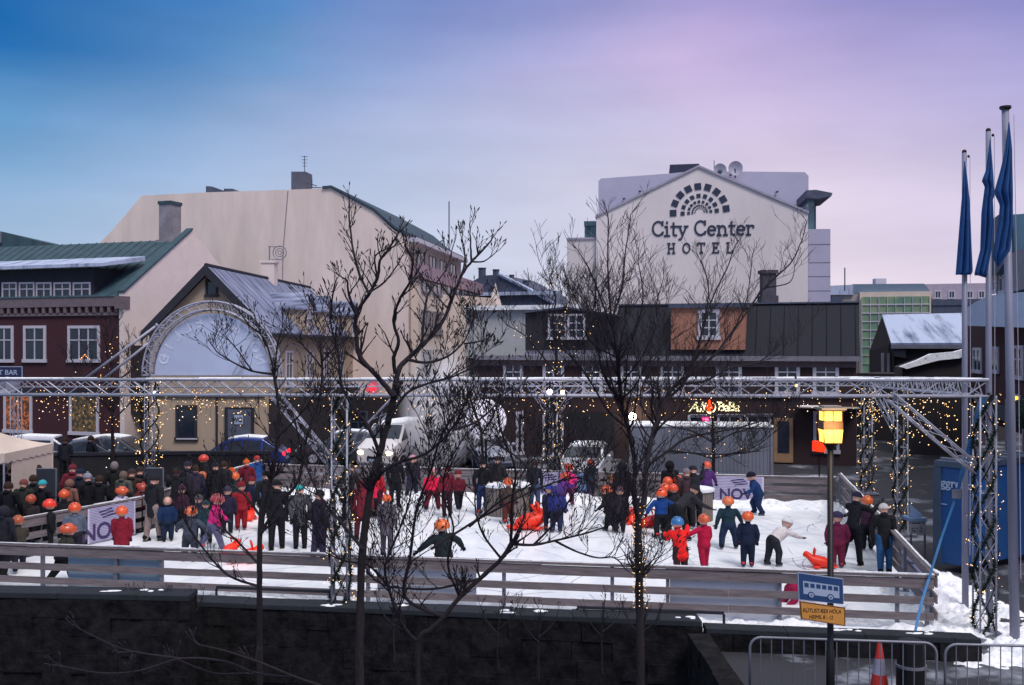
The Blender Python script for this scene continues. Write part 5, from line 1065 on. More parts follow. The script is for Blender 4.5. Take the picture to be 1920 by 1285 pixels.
# ================================================================ parked cars
def car(label, cat, px, D, rz, col, L_=4.2, Wd=1.78, Hc=1.5, kind='hatch', lights=None):
    p = Wp(px, 800, D); r = thing('parked_van' if kind == 'van' else 'parked_car', label, cat, (p.x, p.y, 0), R(rz), group='cars parked beyond the rink')
    m = mat('car paint %d %d %d' % col, col, .3, .2, var=.04, coat=.6); hl = L_ / 2; hw = Wd / 2; gz = .17
    if kind == 'van': st = [(-hl, .35, .95, .95, .82), (-hl + .12, gz, 1.05, 1.05, .92), (-hl + .75, gz, 1.2, 1.28, .97), (-hl + 1.45, gz, 1.25, Hc - .06, 1), (-hl + 2.2, gz, 1.25, Hc, 1), (hl - .3, gz, 1.25, Hc - .02, 1), (hl, gz + .1, 1.2, Hc - .12, .96)]; cab = (1, 2, 3)
    elif kind == 'hatch': st = [(-hl, .35, .62, .62, .8), (-hl + .15, gz, .78, .78, .92), (-hl + 1.0, gz, .92, .95, 1), (-hl + 1.75, gz, .96, Hc - .08, 1), (-hl + 2.4, gz, .97, Hc, 1), (hl - .9, gz, .98, Hc - .06, 1), (hl - .18, gz, .98, 1.02, .97), (hl, .35, .8, .8, .86)]; cab = (2, 3, 4, 5)
    else: st = [(-hl, .35, .6, .6, .8), (-hl + .15, gz, .76, .76, .92), (-hl + 1.2, gz, .9, .92, 1), (-hl + 1.95, gz, .93, Hc - .08, 1), (-hl + 2.6, gz, .94, Hc, 1), (hl - 1.5, gz, .95, Hc - .05, 1), (hl - .75, gz, .95, .98, .98), (hl, .4, .86, .86, .86)]; cab = (2, 3, 4, 5)
    def ring(s):
        x, z0, zb, zr_, k = s; w_ = hw * k; wr = w_ * (.76 if zr_ > zb + .2 else .93)
        return [(x, -w_ * .9, z0), (x, -w_, z0 + .16), (x, -w_, zb * .72), (x, -w_ * .97, zb), (x, -wr, zr_ - .03), (x, -wr * .8, zr_), (x, wr * .8, zr_), (x, wr, zr_ - .03), (x, w_ * .97, zb), (x, w_, zb * .72), (x, w_, z0 + .16), (x, w_ * .9, z0)]
    rg = [ring(s) for s in st]; b = MB(); g = MB(); n = 12
    for i in range(len(rg) - 1):
        vs = rg[i] + rg[i + 1]
        b.add(vs, [(k, (k + 1) % n, n + (k + 1) % n, n + k) for k in range(n)])
    b.add(rg[0], [tuple(range(n))[::-1]]); b.add(rg[-1], [tuple(range(n))])
    bd = b.build('body', m, r, local=True, smooth=False, bevel=.02)
    def out(v, e=.012): return (v[0], v[1] * 1.012 + (e if v[1] > 0 else -e) * .5, v[2] + .004)
    for i in cab:
        A, B = rg[i], rg[i + 1]; lz = lambda P_, Q_, t: tuple(P_[k] + (Q_[k] - P_[k]) * t for k in range(3))
        for (lo_, hi) in ((3, 4), (8, 7)):
            if abs(A[hi][2] - A[lo_][2]) < .1 and abs(B[hi][2] - B[lo_][2]) < .1: continue
            q = [lz(lz(A[lo_], A[hi], .12), lz(B[lo_], B[hi], .12), .06), lz(lz(A[lo_], A[hi], .12), lz(B[lo_], B[hi], .12), .94), lz(lz(A[lo_], A[hi], .85), lz(B[lo_], B[hi], .85), .94), lz(lz(A[lo_], A[hi], .85), lz(B[lo_], B[hi], .85), .06)]
            if kind == 'van' and i > 2: continue
            g2 = MB(); g2.add([out(v) for v in q], [(0, 1, 2, 3)]); g2.build('side_window', M['glass'], r, local=True)
    for (i, nm_) in ((cab[0] if kind != 'van' else 2, 'windscreen'), (cab[-1], 'rear_window')):
        if kind == 'van' and nm_ == 'rear_window': continue
        A, B = rg[i], rg[i + 1]
        q = [Vector(A[5]).lerp(Vector(B[5]), .06), Vector(A[6]).lerp(Vector(B[6]), .06), Vector(A[6]).lerp(Vector(B[6]), .92), Vector(A[5]).lerp(Vector(B[5]), .92)]
        q = [v + Vector((-.008 if nm_ == 'windscreen' else .008, 0, .012)) for v in q]; q = [Vector((v.x, v.y * 1.12, v.z)) for v in q]
        g2 = MB(); g2.add(q, [(0, 1, 2, 3)]); g2.build(nm_, M['glass'], r, local=True)
    for x in (-hl + .8, hl - .8):
        for s_ in (-1, 1):
            b = MB(); b.tube([(x, s_ * (hw - .2), .32), (x, s_ * (hw + .01), .32)], .32, 18); wh = b.build('wheel', M['rubber'], r, local=True)
            b = MB(); b.tube([(x, s_ * (hw + .011), .32), (x, s_ * (hw + .025), .32)], .19, 12); b.build('rim', M['alu'], wh, local=True)
    zb = .78 if kind == 'van' else .66
    for s_ in (-1, 1):
        b = MB(); b.ball((-hl + .05, s_ * hw * .68, zb), (.09, .17, .10), 10, 6); b.build('headlight', mat('lit headlight', (255, 230, 180), .3, emit=(255, 220, 150), es=30) if lights == 'front' and s_ == (1 if False else lights_side) or lights == 'both' else mat('clear lamp', (190, 195, 205), .2), r, local=True)
        b = MB(); b.ball((hl - .03, s_ * hw * .74, .85), (.05, .12, .12), 8, 5); b.build('tail_light', mat('lit tail light', (255, 30, 40), .4, emit=(255, 24, 34), es=3.5) if lights == 'rear' else mat('red lens', (130, 18, 22), .3), r, local=True)
        b = MB(); x = -hl + 1.35; b.ball((x, s_ * (hw + .09), 1.02), (.06, .11, .08), 8, 5); b.build('wing_mirror', m, r, local=True)
    b = MB(); b.box(-hl - .02, -.35, .42, -hl + .05, .35, .62); b.build('grille', M['black'], r, local=True); b = MB(); b.box(-hl - .035, -.26, .40, -hl - .021, .26, .51); b.box(hl + .01, -.26, .62, hl + .03, .26, .73); b.build('number_plate', M['signwhite'], r, local=True)
    sn = MB()
    for i in range(2, len(rg) - 2):
        A, B = rg[i], rg[i + 1]
        if A[5][2] > Hc - .15 and B[5][2] > Hc - .15: sn.prism([Vector(A[5]) + Vector((0, 0, .004)), Vector(A[6]) + Vector((0, 0, .004)), Vector(B[6]) + Vector((0, 0, .004)), Vector(B[5]) + Vector((0, 0, .004))], (0, 0, .03))
    if sn.v: sn.build('snow_cover', M['snow'], r, local=True)
    return r
lights_side = 1
car('white station wagon parked behind the white tent at left', 'car', 42, 42, 8, (196, 196, 206), L_=4.6, Hc=1.62)
car('silver car with snow on its roof, behind the two people at left', 'car', 152, 42.5, 4, (90, 98, 114), kind='sedan')
car('grey car parked left of the garlanded far post, pale sheet on its side', 'car', 222, 43.5, 176, (84, 86, 96))
car('blue hatchback with one glowing red tail light by the WC door', 'car', 446, 42.5, 3, (24, 52, 130), Hc=1.55, L_=4.1, lights='rear')
car('white van facing the rink with lit headlights, in drifting steam', 'van', 748, 45.5, 72, (222, 216, 218), L_=5.0, Wd=1.95, Hc=1.98, kind='van', lights='both')
car('small silver car in the steam right of the white van', 'car', 842, 46, 84, (72, 78, 96), Hc=1.45, L_=4.0)
car('white car half hidden behind the glowing balloon and bare branches', 'car', 918, 44.8, 100, (150, 154, 170), Hc=1.4, L_=3.8)
car('white car seen from the front behind the far rail, right of the balloon', 'car', 1100, 40.5, 78, (206, 206, 214), L_=4.3, Hc=1.45)
car('dark grey car parked under the pink neon arcade, left of the white van', 'car', 645, 46, 5, (46, 48, 56), Hc=1.5)
# ================================================================ people
PROP = dict(
 adult=dict(hr=.068, hz=.928, neck=.865, sh=.815, shw=.112, hip=.52, hipw=.052, th=.245, sn=.235, ua=.158, fa=.140, tr=(.088, .072), wr=.085),
 child=dict(hr=.094, hz=.895, neck=.79, sh=.742, shw=.122, hip=.455, hipw=.056, th=.215, sn=.195, ua=.145, fa=.125, tr=(.122, .106), wr=.10))
POSE = dict(
 stand=dict(aR=(4, 12, 14), aL=(-3, 12, 10), lR=(1, 3, 2), lL=(-2, 4, 2)),
 arms=dict(aR=(40, 14, 80), aL=(45, 14, 80), lR=(2, 4, 3), lL=(-2, 4, 3)),
 walk=dict(aR=(-22, 12, 20), aL=(24, 12, 30), lR=(20, 4, 8), lL=(-18, 4, 18), lean=6),
 wide=dict(aR=(6, 24, 12), aL=(-14, 20, 18), lR=(4, 16, 4), lL=(-10, 16, 10), lean=6),
 skate=dict(aR=(-30, 28, 30), aL=(26, 26, 40), lR=(34, 6, 50), lL=(8, 10, 34), lean=24),
 spread=dict(aR=(2, 52, 6), aL=(2, 50, 8), lR=(6, 8, 6), lL=(-6, 9, 10), lean=4),
 push=dict(aR=(52, 8, 30), aL=(50, 10, 34), lR=(22, 5, 14), lL=(-14, 6, 14), lean=26),
 rail=dict(aR=(70, 22, 50), aL=(60, 16, 60), lR=(4, 5, 4), lL=(-8, 5, 6), lean=20),
 bend=dict(aR=(48, 12, 12), aL=(20, 34, 20), lR=(16, 7, 20), lL=(-4, 8, 12), lean=48),
 hold=dict(aR=(62, 10, 92), aL=(30, 12, 20), lR=(3, 4, 3), lL=(-3, 4, 3)),
 crouch=dict(aR=(60, 14, 30), aL=(70, 16, 40), lR=(96, 12, 120), lL=(80, 12, 112), lean=34),
 reach=dict(aR=(12, 10, 12), aL=(30, 62, 14), lR=(4, 4, 2), lL=(-6, 5, 4)),
 back=dict(aR=(0, 10, 6), aL=(0, 10, 6), lR=(0, 3, 0), lL=(0, 3, 0)),
 fallen=dict(aR=(70, 16, 20), aL=(62, 14, 20), lR=(10, 8, 60), lL=(-8, 10, 30), lean=66))
def sk(P, pose, var=0):
    """joint positions for a figure one unit tall that faces -Y and stands on z = 0"""
    q = dict(lean=2); q.update(POSE[pose])
    if var:
        rv = random.Random(var * 91 + len(pose)); jt = lambda t, a: (t[0] + rv.uniform(-a, a), max(2, t[1] + rv.uniform(-a * .35, a * .45)), max(1, t[2] + rv.uniform(-a * .6, a * 1.6)))
        for k in ('aR', 'aL'): q[k] = jt(q[k], 16)
        for k in ('lR', 'lL'): q[k] = jt(q[k], 9)
        q['lean'] += rv.uniform(-3, 9)
    ln = R(q['lean']); J = {}
    dv = lambda s, a, b_: Vector((s * math.sin(R(b_)), -math.sin(R(a)) * math.cos(R(b_)), -math.cos(R(a)) * math.cos(R(b_))))
    hip = Vector((0, 0, P['hip'])); up = Vector((0, -math.sin(ln), math.cos(ln))); fw = Vector((0, -math.cos(ln), -math.sin(ln)))
    J['hip'] = hip; J['sh'] = hip + up * (P['sh'] - P['hip']); J['neck'] = hip + up * (P['neck'] - P['hip'])
    hu = Vector((0, -math.sin(ln * .45), math.cos(ln * .45))); J['head'] = J['neck'] + hu * (P['hz'] - P['neck']); J['hu'] = hu; J['up'] = up; J['fw'] = fw
    for s, k in ((-1, 'R'), (1, 'L')):
        a, ab, e = q['a' + k]; S0_ = J['sh'] + Vector((s * P['shw'], 0, -.012)); E = S0_ + dv(s, a, ab) * P['ua']; d2 = dv(s * (1 if ab > 20 else -.4), a + e, ab * .6); W_ = E + d2 * P['fa']
        J['s' + k], J['e' + k], J['w' + k], J['hd' + k] = S0_, E, W_, d2
        a, ab, kn = q['l' + k]; h0 = hip + Vector((s * P['hipw'], 0, 0)); K = h0 + dv(s, a, ab) * P['th']; d3 = dv(s * .6, a - kn, ab * .5); A_ = K + d3 * P['sn']
        J['h' + k], J['k' + k], J['a' + k] = h0, K, A_
    dz = .045 - min(J['aR'].z, J['aL'].z)
    for k, v in J.items():
        if k not in ('hu', 'up', 'fw', 'hdR', 'hdL'): v.z += dz
    return J
_bodies = {}
def body_mesh(kind, pose, coat, var=0):
    key = (kind, pose, coat, var)
    if key in _bodies: return _bodies[key]
    P = PROP[kind]; J = sk(P, pose, var); b = MB(); sg = []
    def cap(p, q, r0, r1, mi):
        n = 5; pts = [p.lerp(q, i / n) for i in range(n + 1)]; rs = [r0 + (r1 - r0) * i / n for i in range(n + 1)]
        b.tube(pts, rs, 10); b.ball(tuple(p), r0, 10, 6); b.ball(tuple(q), r1, 10, 6); sg.append((p, q, (r0 + r1) / 2, mi))
    tx, ty = P['tr']; up, fw = J['up'], J['fw']; H0 = J['hip']; SH = J['sh']
    def torso(lv):   # stacked ellipses
        n = 18; o = len(b.v)
        for (c_, rx, ry) in lv:
            for k in range(n): w_ = 2 * math.pi * k / n; b.v.append(tuple(c_ + Vector((math.cos(w_) * rx, 0, 0)) + fw * math.sin(w_) * ry))
        m = len(lv)
        for i in range(m - 1):
            for k in range(n): b.f.append((o + i * n + k, o + i * n + (k + 1) % n, o + (i + 1) * n + (k + 1) % n, o + (i + 1) * n + k)); b.mi.append(0)
        b.f.append(tuple(o + k for k in range(n))[::-1]); b.f.append(tuple(o + (m - 1) * n + k for k in range(n))); b.mi += [0, 0]
    L_ = (SH - H0).length
    hem = -.16 if coat == 'parka' else -.05
    lv = [(H0 + Vector((0, 0, hem * .98)), tx * (1.12 if coat == 'parka' else .96), ty * 1.15), (H0 + Vector((0, 0, hem * .5)), tx * 1.10, ty * 1.14), (H0 + up * .02, tx * 1.02, ty * 1.08), (H0 + up * L_ * .35, tx * .94, ty * 1.0), (H0 + up * L_ * .68, tx * 1.04, ty * 1.06), (H0 + up * L_ * .9, tx * 1.0, ty * .95), (H0 + up * L_ * 1.04, tx * .78, ty * .72), (H0 + up * L_ * 1.12, tx * .42, ty * .52)]
    torso(lv); sg.append((H0 + Vector((0, 0, hem * .6)), SH, tx * .92, 0))
    cap(J['sh'] + Vector((-P['shw'] * .8, 0, -.008)), J['sh'] + Vector((P['shw'] * .8, 0, -.008)), .042, .042, 0)
    cap(J['neck'] - up * .02, J['head'], .036 if kind == 'adult' else .045, .04, 2)
    cap(J['neck'] - up * .035, J['neck'] + up * .005, .05, .046, 0)      # collar or scarf
    hr = P['hr']; hc = J['head']; b.ball(tuple(hc), (hr * .86, hr * .95, hr * 1.08), 16, 12); b.ball(tuple(hc + Vector((0, -hr * .15, -hr * .5))), (hr * .6, hr * .62, hr * .55), 12, 8)
    b.ball(tuple(hc + Vector((0, -hr * .98, -hr * .12))), (hr * .15, hr * .22, hr * .22), 8, 6); sg.append((hc + Vector((0, 0, -hr * .3)), hc + Vector((0, 0, hr)), hr * .9, 2))
    for s_ in (-1, 1): b.ball(tuple(hc + Vector((s_ * hr * .88, 0, -.1 * hr))), (hr * .12, hr * .2, hr * .26), 6, 5)
    k_ = 1.12 if coat == 'parka' else 1.0
    hb = J['neck'] + Vector((0, .05 if kind == 'adult' else .065, -.01)) ; b.ball(tuple(hb), (.055, .032, .04), 10, 7); sg.append((hb, hb + Vector((0, .01, 0)), .035, 0))      # folded hood
    sg.append((J['hip'] + Vector((0, 0, -.03)), J['hip'] + Vector((0, 0, -.02)), tx, 1)) if coat == 'jacket' else None
    for k in 'RL':
        kc = 1.25 if kind == 'child' else 1.05; cap(J['s' + k], J['e' + k], .043 * k_ * kc, .037 * k_ * kc, 0); cap(J['e' + k], J['w' + k], .037 * k_ * kc, .030 * kc, 0)
        cap(J['w' + k], J['w' + k] + J['hd' + k] * .035, .024, .022, 3)
        cap(J['h' + k], J['k' + k], .062 * kc, .048 * kc, 1); cap(J['k' + k], J['a' + k], .048 * kc, .038 * kc, 1)
        ft = J['a' + k] + Vector((0, -.07, -.022)); cap(J['a' + k] + Vector((0, .01, -.018)), ft, .030, .026, 3)
    me = b.mesh('body', [M['bark']] * 4); o = bpy.data.objects.new('tmp', me); C.objects.link(o)
    rm = o.modifiers.new('r', 'REMESH'); rm.mode = 'VOXEL'; rm.voxel_size = .0115 if kind == 'adult' else .0125; rm.use_smooth_shade = True
    sm = o.modifiers.new('s', 'SMOOTH'); sm.iterations = 3; sm.factor = .5
    dg_ = bpy.context.evaluated_depsgraph_get(); out = bpy.data.meshes.new_from_object(o.evaluated_get(dg_)); bpy.data.objects.remove(o); bpy.data.meshes.remove(me)
    nf = len(out.polygons); cen = np.zeros(nf * 3); out.polygons.foreach_get('center', cen); cen = cen.reshape(-1, 3); best = np.full(nf, 1e9); idx = np.zeros(nf, int)
    for (p, q, rr_, mi) in sg:
        p = np.array(p); q = np.array(q); d = q - p; t = np.clip(((cen - p) @ d) / max(d @ d, 1e-9), 0, 1); ds = np.linalg.norm(cen - (p + t[:, None] * d), axis=1) - rr_; k = ds < best; best[k] = ds[k]; idx[k] = mi
    out.materials.clear()
    for i in range(4): out.materials.append(M['bark'])
    out.polygons.foreach_set('material_index', idx.astype(np.int32)); out.polygons.foreach_set('use_smooth', [True] * nf); out.name = 'person_body'; out.update()
    _bodies[key] = (out, J, P); return _bodies[key]
_parts = {}
def shared(key, fn):
    if key not in _parts: _parts[key] = fn()
    return _parts[key]
def helmet_mesh(kind):
    b = MB(); n, m = 20, 9
    for i in range(m + 1):
        t = math.pi * .60 * i / m
        for k in range(n):
            w_ = 2 * math.pi * k / n; fr = .10 * max(0, -math.sin(w_)) * (i / m) ** 4; b.v.append((math.sin(t) * math.cos(w_) * .98, math.sin(t) * math.sin(w_) * 1.12 - fr, math.cos(t) * 1.04 + .02 * math.cos(6 * w_) * math.sin(t)))
    for i in range(m):
        for k in range(n): b.f.append((i * n + k, (i + 1) * n + k, (i + 1) * n + (k + 1) % n, i * n + (k + 1) % n)); b.mi.append(0)
    b.cur = 1
    for a in (-.5, 0, .5):
        for z_ in (.45, -.5):
            x, y = a, z_; z = math.sqrt(max(.02, 1 - x * x - y * y * .8)) * 1.045; b.box(x - .07, y - .22, z - .03, x + .07, y + .22, z + .012)
    return b.mesh('helmet', [M['orange'], M['black']], True)
def beanie_mesh(bob):
    b = MB(); b.ball((0, .04, .12), (1.0, 1.08, 1.02), 18, 8, zlo=.0); b.tube([(0, .04, .0), (0, .03, .30)], [1.06, 1.03], 18)
    if bob: b.ball((0, .05, 1.22), .28, 10, 7)
    return b.mesh('beanie', [M['orange']], True)
def hood_mesh():
    b = MB(); n, m = 18, 12
    for i in range(m + 1):
        t = math.pi * i / m
        for k in range(n + 1): w_ = math.pi * (-.32 + 1.64 * k / n); b.v.append((math.sin(t) * math.cos(w_) * 1.12, math.sin(t) * math.sin(w_) * 1.22 + .05, math.cos(t) * 1.22 - .02))
    for i in range(m):
        for k in range(n): b.f.append((i * (n + 1) + k, (i + 1) * (n + 1) + k, (i + 1) * (n + 1) + k + 1, i * (n + 1) + k + 1)); b.mi.append(0)
    return b.mesh('hood', [M['orange']], True)
def hair_mesh(long):
    b = MB(); n, m = 16, 8; tm = .60 if not long else .85
    for i in range(m + 1):
        for k in range(n + 1): t = math.pi * tm * i / m * (1 if True else 1); w_ = math.pi * (-.18 + 1.36 * k / n); b.v.append((math.sin(t) * math.cos(w_) * .96, math.sin(t) * math.sin(w_) * 1.06 + .04, math.cos(t) * 1.16 - (.25 * (i / m) ** 3 if long else 0)))
    for i in range(m):
        for k in range(n): b.f.append((i * (n + 1) + k, (i + 1) * (n + 1) + k, (i + 1) * (n + 1) + k + 1, i * (n + 1) + k + 1)); b.mi.append(0)
    return b.mesh('hair', [M['bark']], True)
def face_mesh():
    b = MB()
    for s_ in (-1, 1): b.ball((s_ * .34, -.84, -.02), (.10, .08, .07), 6, 4)
    b.box(-.22, -.90, -.52, .22, -.78, -.46); return b.mesh('eyes', [mat('eyes and mouth', (70, 40, 38), .6)])
def glove_mesh(kind):
    b = MB()
    if kind == 'adult':
        b.ball((0, 0, -.045), (.022, .013, .032), 8, 6)
        for i, (x, l) in enumerate(((-.015, .036), (-.005, .042), (.005, .040), (.015, .031))): b.tube([(x, 0, -.066), (x * 1.1, -.005, -.066 - l * .55), (x * 1.12, -.018, -.066 - l)], [.0062, .0058, .0045], 6)
        b.tube([(.018, -.004, -.035), (.032, -.012, -.052), (.034, -.018, -.068)], [.0075, .0066, .005], 6)
    else:
        b.ball((0, 0, -.045), (.026, .017, .036), 8, 6)
        for i, (x, l) in enumerate(((-.017, .026), (-.006, .031), (.006, .030), (.017, .023))): b.tube([(x, 0, -.064), (x, -.006, -.064 - l * .5), (x, -.016, -.064 - l)], [.0085, .008, .006], 6)
        b.tube([(.02, -.004, -.03), (.036, -.012, -.048), (.038, -.016, -.06)], [.010, .009, .007], 6)
    return b.mesh('glove', [M['black']], True)
def skate_mesh(blade):
    b = MB(); b.ball((0, -.018, -.008), (.036, .062, .032), 10, 6); b.ball((0, .012, .02), (.038, .040, .04), 10, 6); b.cur = 1; b.box(-.028, -.075, -.046, .028, .035, -.033)
    if blade: b.box(-.004, -.09, -.062, .004, .045, -.045)
    return b.mesh('boot', [M['black'], M['steel']], True)
def pm(col): return mat('cloth %d %d %d' % col, col, .85, var=.30, scale=9, spec=.2, bump=.7)
def person(label, px, ytop, h, jacket, trousers, hat=None, hatc=(214, 84, 40), pose='stand', face=180, kind='child', coat='jacket', boots=(24, 22, 26), hair=(60, 44, 38), group='skaters and onlookers', blade=True, tilt=0, y=None):
    global _pc; _pc = globals().get('_pc', 0) + 1; me, J, P = body_mesh(kind, pose, coat, 0 if pose in ('fallen', 'crouch', 'skate') else 1 + _pc % 3); rp = random.Random(_pc)
    topz = (J['head'].z + P['hr'] * (1.2 if hat else 1.05)); D = F * (H - h * topz) / (ytop - HY); p = Wp(px, 0, D)
    r = thing('person', label, 'child' if kind == 'child' else 'adult', (p.x, p.y, .015 + (.016 * h if blade else 0)), 0, group)
    o = bpy.data.objects.new('body', me); C.objects.link(o); o.parent = r; fat = rp.uniform(.97, 1.16) if kind == 'child' else rp.uniform(.96, 1.12); r.scale = (h * fat, h * fat * rp.uniform(.97, 1.06), h); r.rotation_euler = (R(tilt), 0, R(face + rp.uniform(-22, 22)))
    for i, m_ in enumerate((pm(jacket), pm(trousers), M['skin'], pm(boots))): o.material_slots[i].link = 'OBJECT'; o.material_slots[i].material = m_
    hr = P['hr']; la = math.asin(max(-1, min(1, -J['hu'].y)))
    def put(nm_, mesh, loc, sc, rot, mats):
        q = bpy.data.objects.new(nm_, mesh); C.objects.link(q); q.parent = r; q.location = loc; q.scale = (sc, sc, sc); q.rotation_euler = rot
        for i, m_ in enumerate(mats): q.material_slots[i].link = 'OBJECT'; q.material_slots[i].material = m_
        return q
    hrot = (la, 0, 0)
    if hat == 'helmet': put('helmet', shared('helmet', lambda: helmet_mesh(kind)), J['head'] + J['hu'] * hr * .10 + Vector((0, .012, 0)), hr * 1.14, hrot, [mat('helmet %d %d %d' % hatc, hatc, .4, var=.05, coat=.3), M['black']])
    elif hat in ('beanie', 'bobble'): put('knitted_hat', shared(hat, lambda: beanie_mesh(hat == 'bobble')), J['head'] + J['hu'] * hr * .12, hr * 1.0, hrot, [pm(hatc)])
    elif hat == 'hood': put('hood', shared('hood', hood_mesh), J['head'], hr * 1.06, hrot, [pm(hatc)])
    if hat in (None, 'helmet') and kind == 'adult' or hat is None or hat == 'long': put('hair', shared('hair' if hat != 'long' else 'hairl', lambda: hair_mesh(hat == 'long')), J['head'], hr * 1.03, hrot, [pm(hair)])
    put('eyes', shared('face', face_mesh), J['head'], hr, hrot, [mat('eyes and mouth', (70, 40, 38), .6)])
    for k in 'RL':
        d = J['hd' + k]; q = put('glove', shared('glove' + kind, lambda: glove_mesh(kind)), J['w' + k] + d * .01, 1.15, (0, 0, 0), [pm(tuple(int(v * .6) for v in trousers)) if kind == 'child' else M['black']])
        q.rotation_mode = 'QUATERNION'; q.rotation_quaternion = Vector((0, 0, -1)).rotation_difference(d)
        put('skate' if blade else 'boot', shared('skate%d' % blade, lambda: skate_mesh(blade)), J['a' + k], 1.0, (0, 0, 0), [pm(boots), M['steel'] if blade else M['rubber']])
    return r
OR = (214, 82, 40); OR2 = (226, 74, 36); BK = (24, 25, 31); DK = (34, 36, 44); RDS = (170, 44, 40)
